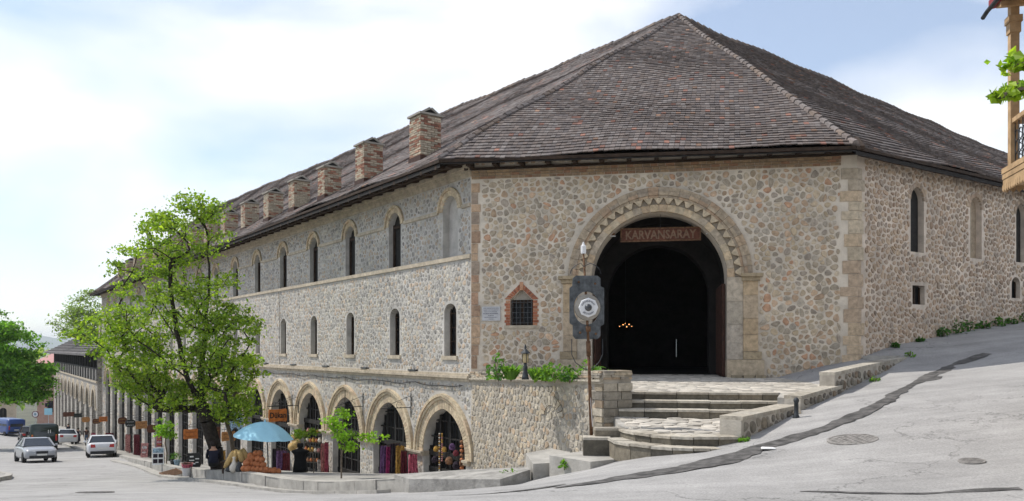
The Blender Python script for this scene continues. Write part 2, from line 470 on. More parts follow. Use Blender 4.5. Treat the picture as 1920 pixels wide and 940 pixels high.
M['asphalt_dark'] = mat('asphalt_dark', (0.105, 0.1, 0.096), 0.5, 5.0, 0.75, 0.5, 60)
M['ground'] = mat('ground', (0.10, 0.10, 0.06), 0.3, 0.05, 1.0, 0.3, 1)

def rubble_mat(name, c1, c2, scale, mort):
    m = bpy.data.materials.new(name); m.use_nodes = True
    nt = m.node_tree; N = nt.nodes; L = nt.links; b = N['Principled BSDF']; b.inputs['Roughness'].default_value = 0.93
    g = N.new('ShaderNodeNewGeometry')
    vo = N.new('ShaderNodeTexVoronoi'); vo.inputs['Scale'].default_value = scale
    ve = N.new('ShaderNodeTexVoronoi'); ve.feature = 'DISTANCE_TO_EDGE'; ve.inputs['Scale'].default_value = scale
    L.new(g.outputs['Position'], vo.inputs['Vector']); L.new(g.outputs['Position'], ve.inputs['Vector'])
    mx_ = N.new('ShaderNodeMixRGB'); mx_.inputs['Color1'].default_value = (*c1, 1); mx_.inputs['Color2'].default_value = (*c2, 1)
    sx = N.new('ShaderNodeSeparateColor'); L.new(vo.outputs['Color'], sx.inputs['Color']); L.new(sx.outputs[0], mx_.inputs['Fac'])
    mr = N.new('ShaderNodeMapRange'); mr.inputs['From Min'].default_value = 0.03; mr.inputs['From Max'].default_value = 0.12
    L.new(ve.outputs['Distance'], mr.inputs['Value'])
    m2 = N.new('ShaderNodeMixRGB'); m2.inputs['Color1'].default_value = (*mort, 1); L.new(mr.outputs['Result'], m2.inputs['Fac']); L.new(mx_.outputs['Color'], m2.inputs['Color2'])
    L.new(m2.outputs['Color'], b.inputs['Base Color'])
    bp = N.new('ShaderNodeBump'); bp.inputs['Strength'].default_value = 0.6; bp.inputs['Distance'].default_value = 0.03
    L.new(mr.outputs['Result'], bp.inputs['Height']); L.new(bp.outputs['Normal'], b.inputs['Normal'])
    return m
M['far_rubble'] = rubble_mat('far_rubble', (0.36, 0.33, 0.29), (0.22, 0.2, 0.175), 4.2, (0.44, 0.41, 0.36))

# ---------------------------------------------------------------- terrain
CTRL = [(0, 0, -1.65), (0, 9.5, -1.84), (5.87, 9, -1.74), (-3.44, 11, -2.13), (-9.8, 15, -2.9), (2.46, 13.9, -1.93), (3.59, 13.7, -1.79),
        (4.28, 14.3, -1.64), (5.87, 16, -1.33), (7.59, 18, -1.0), (11.1, 21.5, -.38), (14.4, 22, .2), (10.7, 22.6, .03), (12.2, 23.7, .25), (17.7, 27.2, .95),
        (1.47, 14.7, -2.24), (-.23, 14.95, -2.66), (-2.13, 16.5, -3.0), (-8, 24, -4.10), (-13.3, 31, -4.97), (-19.3, 40, -5.81), (-26, 52, -7.09),
        (-27.4, 45, -6.5), (-18.3, 28, -4.7), (-35.7, 60, -7.72), (-42.7, 75, -9.08), (-61.3, 95, -10.2), (-52, 95, -10.6), (-70, 130, -12.7), (-95, 130, -12.9), (-70, 90, -10),
        (-33, 45, -6.6), (-55, 70, -8.6), (-45, 30, -6.0), (-20, 5, -3.2), (-10, -5, -2.0), (10, 0, -1.0), (22, 12, .6), (30, 35, 2.6), (45, 45, 4.5), (40, 0, 2), (0, -15, -1.2), (-40, -5, -4),
        (2.0, 18, -2.5), (-1.2, 24, -4.0), (12, 30, .4), (-20, 55, -7.0), (-40, 82, -9.9), (-30, 90, -9), (0, 60, -3), (30, 80, 1), (-95, 60, -10), (-95, 20, -8), (-60, 150, -13.5)]
_P = np.array([c[:2] for c in CTRL], float); _Z = np.array([c[2] for c in CTRL], float)
def _phi(r2): return np.where(r2 > 1e-9, 0.5 * r2 * np.log(np.maximum(r2, 1e-9)), 0.0)
_n = len(CTRL)
_K = _phi(((_P[:, None, :] - _P[None, :, :]) ** 2).sum(-1)) + np.eye(_n) * 0.6
_A = np.zeros((_n + 3, _n + 3)); _A[:_n, :_n] = _K; _A[:_n, _n] = 1; _A[:_n, _n + 1:] = _P; _A[_n, :_n] = 1; _A[_n + 1:, :_n] = _P.T
_W = np.linalg.solve(_A, np.concatenate([_Z, np.zeros(3)]))
def Gv(X, Y):
    X = np.asarray(X, float); Y = np.asarray(Y, float)
    r2 = (X[..., None] - _P[:, 0]) ** 2 + (Y[..., None] - _P[:, 1]) ** 2
    return _phi(r2) @ _W[:_n] + _W[_n] + _W[_n + 1] * X + _W[_n + 2] * Y
def G(x, y): return float(Gv(x, y))

def grid_mesh(name, xs, ys, zf, material, kind):
    X, Y = np.meshgrid(xs, ys); Z = zf(X, Y)
    nx, ny = len(xs), len(ys)
    V = np.stack([X.ravel(), Y.ravel(), Z.ravel()], 1)
    idx = np.arange(nx * ny).reshape(ny, nx)
    Fq = np.stack([idx[:-1, :-1].ravel(), idx[:-1, 1:].ravel(), idx[1:, 1:].ravel(), idx[1:, :-1].ravel()], 1)
    me = bpy.data.meshes.new(name); me.from_pydata(V.tolist(), [], Fq.tolist())
    me.polygons.foreach_set('use_smooth', [True] * len(me.polygons)); me.materials.append(material); me.update()
    o = link(name, me); o['kind'] = kind
    return o
rr = np.random.RandomState(3)
def bumps(X, Y): return 0.012 * np.sin(X * 1.3 + 0.7 * Y) * np.cos(Y * 0.9 - 0.4 * X) + 0.008 * np.sin(2.9 * X - 1.7 * Y)
_AX, _AY = -1.256, 24.0; _dl = np.array([-1061, 1471]) / math.hypot(1061, 1471)
def sunken(X, Y):
    # the roadbed stays below the raised pavement and the building
    s = (X - _AX) * _dl[0] + (Y - _AY) * _dl[1]; d = -(X - _AX) * _dl[1] + (Y - _AY) * _dl[0]
    dk = np.interp(s, [-3, 4, 23, 37, 50, 70, 95, 140], [5.0, 5.2, 5.1, 3.5, 4.6, 5.2, 5.2, 5.2])
    return 1.0 * np.clip((dk - 0.4 - d) / 0.8, 0, 1) * np.clip((s + 4) / 3, 0, 1)
road = grid_mesh('road', np.arange(-95, 45.01, 0.8), np.arange(-12, 150.01, 0.8), lambda X, Y: Gv(X, Y) + bumps(X, Y) - sunken(X, Y), M['asphalt'], 'structure')
road['label'] = 'pale worn asphalt street sloping past the stone building'
def far_z(X, Y):
    r = np.hypot(X, Y)
    near = np.clip((r - 60) / 500, 0, 1)
    base = Gv(np.clip(X, -95, 45), np.clip(Y, -12, 150)) - 1.2
    return base * (1 - near) + near * -60.0
gx = np.concatenate([-np.geomspace(9000, 140, 26), np.linspace(-130, 80, 36), np.geomspace(90, 9000, 26)])
gy = np.concatenate([-np.geomspace(3000, 30, 14), np.linspace(-20, 190, 36), np.geomspace(210, 9000, 26)])
ground = grid_mesh('ground', gx, gy, far_z, M['ground'], 'structure')

# ---------------------------------------------------------------- walls: plan of the caravanserai
A = Vector((-1.256, 24.0, 0))
dL = Vector((-1061, 1471, 0)).normalized(); nL = Vector((-dL.y, dL.x, 0))
dF = Vector((8360, -1471, 0)).normalized(); nF = Vector((dF.y, -dF.x, 0))
B = A + dF * 11.13
dR = Vector((2290, 1471, 0)).normalized(); nR = Vector((dR.y, -dR.x, 0))
FL = Frame(A, dL, nL); FF = Frame(A, dF, nF); FR = Frame(B, dR, nR)
C_ = Vector((2.03, 17.5, 0))
eP = (C_ - A).normalized(); nP = Vector((eP.y, -eP.x, 0)); FP = Frame(A, eP, nP); LP = (C_ - A).length
eS = -nP; LS = 0.76; D_ = C_ + eS * LS; nS = Vector((eS.y, -eS.x, 0)); FS = Frame(C_, eS, nS)
BT = [(0, -3.85), (6.8, -4.75), (20.6, -6.35), (43, -8.5), (55.8, -9.25), (67.2, -9.85), (72, -10.1)]
def zb(s): return float(np.interp(s, [b[0] for b in BT], [b[1] for b in BT]))

BAY = 3.81; NB = 18; LL = 70.3
cara = thing('caravanserai', 'huge stone caravanserai with steep tiled roof, brick chimneys and arched gateway', 'building', (A.x, A.y, -3.8))
def cpart(name, mb, material, smooth=False, parent=None):
    root = cara
    localise(mb, root)
    return mb.build(name, material, parent or root, smooth)
class CF:   # frame that already yields caravanserai-local points
    def __init__(self, fr): self.fr = fr
    def __call__(self, s, z, d=0.0): return self.fr(s, z, d) - Vector(cara.location)
    def inv(self, p): return self.fr.inv(p)
cL, cF, cR = CF(FL), CF(FF), CF(FR)

# ---- left (street) wall
TOPL = 5.75
arc_c = [1.62 + BAY * k for k in range(NB)]
win_c = [1.22 + BAY * k for k in range(NB)]
AHW, ASP, ARISE = 1.33, -3.42, 1.5
outerL = [(0, zb(0) - 0.7)] + [(s, zb(s) - 0.7) for s, _ in BT[1:-1]] + [(LL, zb(LL) - 0.7), (LL, TOPL), (0, TOPL)]
holesL = []; depL = []
for k in range(NB):
    holesL.append(arch_pts(arc_c[k], AHW, zb(arc_c[k]) - 0.3, ASP, ARISE, 8)); depL.append(0.4)
    holesL.append(arch_pts(win_c[k], 0.37, -0.22, 1.16, 0.3, 5)); depL.append(0.3)
    holesL.append(arch_pts(win_c[k], 0.46, 2.93, 4.42, 0.46, 6)); depL.append(0.26)
wall_left = holed_wall(cL, outerL, holesL, depL).build('street_wall', M['mortar_left'], cara)
def in_arch(s, z, c, hw, z0, zs, rise, m=0.0):
    if z < z0 - m or abs(s - c) > hw + m: return False
    if z <= zs: return True
    h = (z - zs) / (rise + m); return h < 1 and abs(s - c) < (hw + m) * math.sqrt(max(0, 1 - h * h)) * 1.04
def keepL(s, z):
    if z < zb(s) - 0.05 or z > 5.26 or s < 0.02: return False
    if -1.06 < z < -0.72 or 2.78 < z < 2.94 or 4.36 < z < 4.5: return False
    k = int(round((s - 1.42) / BAY))
    if 0 <= k < NB:
        c = arc_c[k]
        if (abs(s - c) < AHW + 0.03) if z < ASP - 0.17 else in_arch(s, z, c, 1.78, -20, ASP, 2.1): return False
        if ASP - 0.17 <= z < ASP: return False
        c = win_c[k]
        if in_arch(s, z, c, 0.37, -0.42, 1.16, 0.3, 0.05): return False
        if in_arch(s, z, c, 0.46, 2.9, 4.42, 0.46, 0.03): return False
        if z > 4.3 and in_arch(s, z, c, 0.74, 4.3, 4.42, 0.74, 0.03): return False
    else:
        pass
    return True
palL = [s2l((182, 177, 168)), s2l((186, 181, 172)), s2l((172, 166, 156)), s2l((160, 156, 150)), s2l((196, 188, 172)), s2l((178, 164, 146)), s2l((150, 146, 140)), s2l((188, 170, 150))]
def tintL(s, z, c, rg):
    if z > 2.85: return tuple(x * f for x, f in zip(c, (0.9, 0.9, 0.9)))   # eave shade on the top storey, painted into the stone colour
    return c
stonework(cL, (0, 28, -6.9, 5.3), 0.205, 0.15, 0.013, 0.012, keepL, palL, wall_left, M['stone'], 0, seed=11, tint=tintL, irr=(0.8, 1.06), jit=0.45, cvar=0.1)
stonework(cL, (28, LL, -9.9, 5.3), 0.36, 0.26, 0.022, 0.02, keepL, palL, wall_left, M['stone'], 0, seed=12, tint=tintL, irr=(0.8, 1.06), jit=0.45, cvar=0.1)

# bands on the street wall
def band(fr, s0, s1, z0, z1, d, material, name, parent):
    mb = MB(); mb.fbox(fr, s0, s1, z0, z1, -0.02, d); return mb.build(name, material, parent)
mb = MB()
for z0, z1, d in ((-1.0, -0.9, 0.07), (-0.9, -0.82, 0.15), (-0.82, -0.75, 0.1)): mb.fbox(cL, 0, LL, z0, z1, -0.02, d)
mb.build('cornice', M['brick_tan'], cara)
band(cL, 0, LL, 2.79, 2.92, 0.055, M['brick_tan'], 'string_course', cara)
mb = MB()
for z0, z1, d in ((5.28, 5.40, 0.05), (5.40, 5.52, 0.1), (5.52, 5.64, 0.16)): mb.fbox(cL, -0.03, LL, z0, z1, -0.02, d)
mb.build('eaves_cornice', M['brick_tan'], cara)

bt = [s2l((198, 182, 154)), s2l((206, 190, 162)), s2l((190, 174, 148)), s2l((200, 178, 150)), s2l((182, 166, 142))]
br = [s2l((176, 118, 90)), s2l((164, 104, 78)), s2l((186, 134, 104)), s2l((150, 96, 74)), s2l((192, 146, 116))]
def brick_rings(fr, c, hw, zs, rise, w0, w1, n, d0, d1, mb, pal, gap=0.006):
    pin = arch_pts(c, hw + w0, zs, zs, rise + w0, n); pout = arch_pts(c, hw + w1, zs, zs, rise + w1, n)
    for p in ring_blocks(fr, c, zs, pin, pout, d0, d1, gap):
        f = rnd.uniform(0.86, 1.1); mb.hexa(p, tuple(x * f for x in rnd.choice(pal)))

for k in range(NB):
    c = arc_c[k]; g = zb(c); near = k < 9
    n = 22 if near else 10
    mb = MB()
    brick_rings(cL, c, AHW, ASP, ARISE, 0.0, 0.30, n, -0.05, 0.035, mb, bt, 0.007)
    brick_rings(cL, c, AHW, ASP, ARISE, 0.305, 0.40, max(8, n // 2), -0.05, 0.075, mb, bt, 0.003)
    brick_rings(cL, c, AHW, ASP, ARISE, 0.405, 0.50, max(8, n // 2), -0.05, 0.12, mb, bt, 0.003)
    mb.build('arcade_arch', M['brick'], cara)
    # capital on the pier to the right of this arch, and the pier facing
    for sa, sb_ in ((c - 1.9, c - AHW + 0.05), (c + AHW - 0.05, c + 1.9)):
        if sa < 0: sa = 0.0
        mb = MB(); mb.fbox(cL, sa, sb_, ASP - 0.16, ASP - 0.07, -0.2, 0.08); mb.fbox(cL, sa, sb_, ASP - 0.0705, ASP - 0.002, -0.2, 0.14)
        mb.build('pier_capital', M['brick_tan'], cara)
    # shop front: timber frame with glazing bars and boarded foot
    door = MB(); d0, d1 = -0.32, -0.24
    top = arch_pts(c, AHW - 0.01, ASP, ASP, ARISE - 0.01, 8)
    sl = (c - AHW + 0.02, c + AHW - 0.02)
    for s in (sl[0], c - 0.62, c, c + 0.62, sl[1]):
        zt = max([ASP] + [ASP + ARISE * math.sqrt(max(0, 1 - ((s - c) / AHW) ** 2)) - 0.08])
        w = 0.07 if s in sl else 0.045
        door.fbox(cL, s - w, s + w, g - 0.1, zt, d0, d1)
    for z in np.arange(g + 0.05, -2.1, 0.55):
        hw = AHW if z < ASP else AHW * math.sqrt(max(0.05, 1 - ((z - ASP) / ARISE) ** 2))
        big = abs(z - ASP) < 0.3 or z < g + 0.3
        door.fbox(cL, c - hw, c + hw, z - (0.09 if big else 0.02), z + (0.09 if big else 0.02), d0 - 0.02, d1 + (0.03 if big else -0.01))
    for s in (c - 0.95, c - 0.31, c + 0.31, c + 0.95):
        zt = ASP + ARISE * math.sqrt(max(0, 1 - ((s - c) / AHW) ** 2)) - 0.08
        door.fbox(cL, s - 0.013, s + 0.013, g, zt, d0, d1 - 0.03)
    dro = door.build('shop_front', M['timber_black'], cara)
    pn = MB(); pn.add([cL(s, z, -0.36) for s, z in arch_pts(c, AHW + 0.02, g - 0.2, ASP, ARISE, 8)], [tuple(range(len(arch_pts(c, AHW, g - 0.2, ASP, ARISE, 8))))])
    pn.build('pane', M['dark_glass'], dro)
    # first-floor window
    c = win_c[k]
    wi = MB()
    for s in (c - 0.35, c, c + 0.35): wi.fbox(cL, s - 0.025, s + 0.025, -0.22, 1.36, -0.27, -0.22)
    for z in (-0.18, 0.25, 0.7, 1.15): wi.fbox(cL, c - 0.37, c + 0.37, z - 0.02, z + 0.02, -0.265, -0.225)
    wo = wi.build('window', M['timber_dark'], cara)
    pn = MB(); ap = arch_pts(c, 0.385, -0.23, 1.16, 0.31, 5); pn.add([cL(s, z, -0.285) for s, z in ap], [tuple(range(len(ap)))]); pn.build('pane', M['dark_glass'], wo)
    si = MB(); si.fbox(cL, c - 0.47, c + 0.47, -0.34, -0.215, -0.2, 0.06); si.build('sill', M['brick_tan'], wo)
    # top-floor niche with brick arch
    mb = MB()
    brick_rings(cL, c, 0.46, 4.42, 0.46, 0.0, 0.17, 7, -0.05, 0.03, mb, bt, 0.006)
    brick_rings(cL, c, 0.46, 4.42, 0.46, 0.175, 0.26, 7, -0.05, 0.085, mb, bt, 0.003)
    mb.build('niche_arch', M['brick'], cara)
    ni = MB(); ap = arch_pts(c, 0.475, 2.92, 4.42, 0.47, 6); ni.add([cL(s, z, -0.24) for s, z in ap], [tuple(range(len(ap)))])
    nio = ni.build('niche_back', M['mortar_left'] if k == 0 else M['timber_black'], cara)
    if k:
        fr_ = MB()
        for s in (c - 0.42, c + 0.42): fr_.fbox(cL, s - 0.05, s + 0.05, 2.93, 4.5, -0.23, -0.17)
        fr_.fbox(cL, c - 0.46, c + 0.46, 4.35, 4.44, -0.228, -0.172); fr_.build('frame', M['timber_dark'], nio)
    # impost band between niches
    s1 = c - 0.72; s0 = (win_c[k - 1] + 0.72) if k else 0.0
    if s1 > s0: band(cL, s0, s1, 4.37, 4.48, 0.06, M['brick_tan'], 'impost_band', cara)
band(cL, win_c[-1] + 0.72, LL, 4.37, 4.48, 0.06, M['brick_tan'], 'impost_band', cara)
# cables slung along the cornice and down the wall
mb = MB(); pts = []
for i in range(90):
    s = 0.4 + i * 0.5; pts.append(cL(s, -1.12 - 0.07 * abs(math.sin(i * 0.52)) - 0.02 * math.sin(i * 1.7), 0.06))
mb.tube(pts, 0.014, 4)
mb.tube([cL(9.2, -1.1, 0.05), cL(9.25, -2.2, 0.05), cL(9.2, -3.3, 0.05)], 0.012, 4)
mb.tube([cL(16.9, -0.72, 0.05), cL(16.85, 1.0, 0.04), cL(16.95, 2.75, 0.05)], 0.012, 4)
mb.build('cable', M['black_paint'], cara)
# small lamps let into the cornice ledge
for k in range(1, 7):
    mb = MB(); mb.fbox(cL, arc_c[k] - 2.1, arc_c[k] - 1.6, -0.745, -0.69, 0.0, 0.12); mb.build('ledge_lamp', M['wet_iron'], cara)

# ---- front wall with the gateway
LF = 11.13; TOPF = 5.92; GC, GR, GS, GZ = 5.64, 1.96, 2.08, -0.80
W0, W1, WZ0, WZ1 = 1.22, 1.92, 0.72, 1.50      # small grilled window
gate_hole = arch_pts(GC, GR, GZ - 0.3, GS, GR, 18)
win_hole = [(W0, WZ0), (W1, WZ0), (W1, WZ1 - 0.02), ((W0 + W1) / 2, WZ1 + 0.32), (W0, WZ1 - 0.02)]
wall_front = holed_wall(cF, [(0, -1.6), (LF, -1.6), (LF, TOPF), (0, TOPF)], [gate_hole, win_hole], [1.0, 0.3]).build('gate_wall', M['mortar_front'], cara)
def keepF(s, z):
    if z < -0.86 or z > 5.17 or s < 0.32 or s > LF - 0.42: return False
    if in_arch(s, z, GC, 2.66, -2, GS, 2.66, 0.02) and abs(s - GC) < 2.7:
        if z > GS: return False
        if abs(s - GC) < 2.84: return False
    if abs(s - GC) < 3.0 and GS - 0.2 < z < GS + 0.16: return False
    if abs(s - GC) < 3.02 and z < -0.05: return False
    if abs(s - GC) < 2.84 and z <= GS: return False
    if W0 - 0.2 < s < W1 + 0.2 and WZ0 - 0.12 < z < WZ1: return False
    if WZ1 <= z < WZ1 + 0.56 and abs(s - (W0 + W1) / 2) < 0.58 * (1 - (z - WZ1) / 0.62) + 0.05: return False
    if 0.28 < s < 1.02 and 0.8 < z < 1.34: return False
    return True
PF_SCALE = 1.1
palF = [s2l((186, 170, 146)), s2l((192, 160, 130)), s2l((182, 162, 134)), s2l((172, 156, 134)), s2l((162, 146, 124)), s2l((156, 144, 126)), s2l((176, 156, 126)), s2l((146, 134, 118)), s2l((168, 138, 110)), s2l((160, 150, 136)), s2l((174, 144, 114)), s2l((142, 130, 118))]
palF = [tuple(x * 0.82 + m_ * 0.2 for x, m_ in zip(c, (0.71, 0.635, 0.51))) for c in palF]
def tintF(s, z, c, rg):
    if rg.random() < 0.05: return s2l((190, 152, 124))
    return c
stonework(cF, (0.05, LF - 0.3, -0.86, 5.18), 0.185, 0.14, 0.016, 0.026, keepF, palF, wall_front, M['stone'], 300, seed=21, jit=0.48, hole=0.5, tint=tintF, top=0.9, irr=(0.78, 1.05), cvar=0.15)
# brick courses under the eaves
mb = MB()
for r in range(3):
    s = 0.03
    while s < LF - 0.42:
        w = rnd.uniform(0.2, 0.27); e = min(s + w, LF - 0.42); f = rnd.uniform(0.8, 1.05)
        mb.fbox(cF, s, e - 0.012, 5.19 + r * 0.09, 5.265 + r * 0.09, -0.02, 0.025 + 0.012 * r, tuple(x * f for x in rnd.choice([s2l((166, 142, 114)), s2l((156, 134, 110)), s2l((174, 148, 118)), s2l((162, 126, 100))])))
        s = e
o = mb.build('brick_course', M['brick'], cara); o['kind'] = 'stuff'
# quoins
z = -0.85; i = 0
while z < 5.15:
    h = rnd.uniform(0.24, 0.4); h = min(h, 5.17 - z)
    if h < 0.1: break
    lf = 0.42 if i % 2 else 0.26; lr = 0.2 if i % 2 else 0.32
    lf *= rnd.uniform(0.8, 1.1); lr *= rnd.uniform(0.8, 1.1); p = 0.022
    c0 = rnd.choice([s2l((182, 168, 146)), s2l((170, 157, 138)), s2l((188, 168, 142)), s2l((176, 156, 134))]); f = rnd.uniform(0.98, 1.22); c0 = tuple(x * f for x in c0)
    mb = MB()
    cor = FF(LF, 0, 0) + (nF + nR).normalized() * p * 1.15 - Vector((0, 0, 0))
    q = [FF(LF - lf, 0, p), cor, FR(lr, 0, p), FR(lr, 0, -0.05), FF(LF, 0, -0.12), FF(LF - lf, 0, -0.05)]
    off = Vector(cara.location)
    mb.prism([Vector((v.x, v.y, z + 0.01)) - off for v in q], (0, 0, h - 0.02), c0)
    mb.build('quoin', M['stone'], cara)
    z += h; i += 1
z = -0.6
while z < 5.1:
    h = rnd.uniform(0.2, 0.42); h = min(h, 5.15 - z)
    if h < 0.1: break
    w_ = rnd.uniform(0.18, 0.32); f = rnd.uniform(0.95, 1.2)
    mb = MB(); mb.fbox(cF, 0.02, w_, z + 0.012, z + h - 0.012, -0.05, 0.02 + rnd.uniform(0, .012), tuple(x * f for x in rnd.choice([s2l((172, 140, 116)), s2l((160, 134, 112)), s2l((178, 152, 126)), s2l((156, 140, 124))]))); mb.build('quoin', M['stone'], cara); z += h
# gate arch: inner ring, row of teeth, outer moulding
ashp = [s2l((194, 178, 152)), s2l((184, 170, 150)), s2l((198, 178, 148)), s2l((178, 164, 144)), s2l((188, 166, 138))]
ash2 = [s2l((174, 158, 136)), s2l((166, 152, 134)), s2l((182, 160, 134)), s2l((172, 148, 124))]
gate = bpy.data.objects.new('gate_arch', None); COL.objects.link(gate); gate.parent = cara
def grow(w): return arch_pts(GC, GR + w, GS, GS, GR + w, 13)
for p in ring_blocks(cF, GC, GS, grow(0.0), grow(0.20), -0.1, 0.05, 0.004):
    mb = MB(); f = rnd.uniform(0.88, 1.08); mb.hexa(p, tuple(x * f for x in rnd.choice(ashp))); mb.build('arch_stone', M['stone'], gate)
for (w0, w1, d1) in ((0.39, 0.46, 0.13), (0.462, 0.56, 0.17), (0.562, 0.70, 0.12)):
    for p in ring_blocks(cF, GC, GS, grow(w0), grow(w1), -0.05, d1, 0.004):
        mb = MB(); f = rnd.uniform(0.88, 1.08); mb.hexa(p, tuple(x * f for x in rnd.choice(ash2))); mb.build('arch_stone', M['stone'], gate)
mb = MB()
for p in ring_blocks(cF, GC, GS, grow(0.201), grow(0.389), -0.08, 0.012, 0.0): mb.hexa(p)
mb.build('tooth_bed', M['ashlar'], gate)
NT = 25
for i in range(NT):
    a = math.pi * (i + 0.5) / NT; w = math.pi / NT * 0.5
    mb = MB(); pol = []
    for (da, r) in ((-1.0, 0.388), (-0.72, 0.345), (-0.5, 0.28), (-0.26, 0.225), (0, 0.206), (0.26, 0.225), (0.5, 0.28), (0.72, 0.345), (1.0, 0.388)):
        pol.append(cF(GC - (GR + r) * math.cos(a + da * w), GS + (GR + r) * math.sin(a + da * w), 0.0))
    f = rnd.uniform(0.92, 1.06); mb.prism(pol, nF * 0.12, tuple(x * f for x in ashp[0])); mb.build('tooth', M['stone'], gate)
# jambs: smooth grey strip, tan pilaster, capital and plinth on each side
for sg in (-1, 1):
    def sp(a, b): 
        x = sorted((GC + sg * a, GC + sg * b)); return x
    def blockcol(s, z0, z1, d0, d1, pal, name):
        z = z0
        while z < z1 - 0.02:
            h = rnd.uniform(0.45, 0.75); e = min(z + h, z1)
            if z1 - e < 0.2: e = z1
            mb = MB(); f = rnd.uniform(0.88, 1.08); mb.fbox(cF, s[0], s[1], z + 0.004, e - 0.004, d0, d1, tuple(x * f for x in rnd.choice(pal))); mb.build(name, M['stone'], gate); z = e
    blockcol(sp(GR - 0.012, 2.39), GZ + 0.5, GS - 0.002, -0.4, 0.045, [s2l((182, 172, 156)), s2l((188, 176, 158)), s2l((174, 164, 150))], 'jamb_stone')
    blockcol(sp(2.395, 2.80), GZ + 0.74, GS - 0.12, -0.1, 0.085, [s2l((188, 166, 136)), s2l((182, 164, 140))], 'pilaster_stone')
    blockcol(sp(GR - 0.02, 2.97), GZ - 0.2, GZ + 0.5, -0.4, 0.14, [s2l((188, 172, 148)), s2l((178, 164, 142))], 'plinth_stone')
    blockcol(sp(2.395, 2.9), GZ + 0.505, GZ + 0.735, -0.1, 0.115, [s2l((168, 152, 126))], 'plinth_stone')
    for (z0, z1, d, x0, x1) in ((GS - 0.12, GS + 0.0, 0.13, 2.36, 2.86), (GS + 0.0, GS + 0.1, 0.2, 2.32, 2.94)):
        mb = MB(); a_, b_ = sp(x0, x1); mb.fbox(cF, a_, b_, z0 + 0.002, z1, -0.05, d, s2l((166, 150, 124))); mb.build('capital', M['stone'], gate)
# loose stones along the foot right of the gate
for i in range(3):
    mb = MB(); s = GC + 2.05 + i * 0.33; mb.fbox(cF, s, s + 0.28, GZ - 0.12, GZ + 0.06, 0.14, 0.32, s2l((150, 138, 116))); mb.build('foot_stone', M['stone'], cara)

# gateway passage, hall behind, door leaves
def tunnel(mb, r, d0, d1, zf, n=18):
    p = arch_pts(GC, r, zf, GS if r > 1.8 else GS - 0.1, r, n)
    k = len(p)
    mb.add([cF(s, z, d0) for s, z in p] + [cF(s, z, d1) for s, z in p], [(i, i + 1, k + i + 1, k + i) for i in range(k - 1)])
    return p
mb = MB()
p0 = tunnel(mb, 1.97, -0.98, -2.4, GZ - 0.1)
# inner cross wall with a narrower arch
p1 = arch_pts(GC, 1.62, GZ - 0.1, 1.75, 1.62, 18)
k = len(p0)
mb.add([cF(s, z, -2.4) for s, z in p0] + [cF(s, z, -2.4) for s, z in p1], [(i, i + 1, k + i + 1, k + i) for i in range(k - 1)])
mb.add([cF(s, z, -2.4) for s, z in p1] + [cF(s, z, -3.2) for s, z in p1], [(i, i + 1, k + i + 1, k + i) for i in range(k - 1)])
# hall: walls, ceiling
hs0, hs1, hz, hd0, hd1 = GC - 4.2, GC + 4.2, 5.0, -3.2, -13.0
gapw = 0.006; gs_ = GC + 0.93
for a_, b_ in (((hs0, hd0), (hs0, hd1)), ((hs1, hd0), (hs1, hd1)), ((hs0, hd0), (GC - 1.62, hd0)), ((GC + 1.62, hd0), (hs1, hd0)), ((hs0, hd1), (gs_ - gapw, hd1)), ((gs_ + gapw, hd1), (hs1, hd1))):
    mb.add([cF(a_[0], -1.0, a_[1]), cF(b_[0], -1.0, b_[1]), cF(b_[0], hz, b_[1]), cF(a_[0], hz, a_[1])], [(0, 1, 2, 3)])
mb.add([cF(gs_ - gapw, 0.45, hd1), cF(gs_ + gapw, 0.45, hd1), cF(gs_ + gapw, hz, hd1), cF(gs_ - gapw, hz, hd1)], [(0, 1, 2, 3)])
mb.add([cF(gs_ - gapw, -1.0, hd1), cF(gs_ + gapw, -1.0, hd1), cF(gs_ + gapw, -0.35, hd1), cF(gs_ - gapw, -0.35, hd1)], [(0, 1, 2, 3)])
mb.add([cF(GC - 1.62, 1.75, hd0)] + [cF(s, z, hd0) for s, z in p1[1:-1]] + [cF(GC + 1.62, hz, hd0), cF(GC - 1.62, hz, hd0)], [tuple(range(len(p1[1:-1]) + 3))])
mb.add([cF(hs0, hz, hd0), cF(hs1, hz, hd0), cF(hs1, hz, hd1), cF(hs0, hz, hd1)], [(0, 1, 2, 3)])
mb.build('passage', M['soot_shade'], cara)
for sg in (-1, 1):
    lf = MB(); s = GC + sg * 1.93
    lf.fbox(cF, min(s, s - sg * 0.09), max(s, s - sg * 0.09), GZ, GS - 0.15, -2.3, -0.42)
    for i in range(5):
        dd = -0.55 - i * 0.38; lf.fbox(cF, min(s - sg * 0.1, s - sg * 0.12), max(s - sg * 0.1, s - sg * 0.12), GZ + 0.05, GS - 0.2, dd - 0.12, dd)
    lf.build('gate_leaf', M['timber_red'], cara)

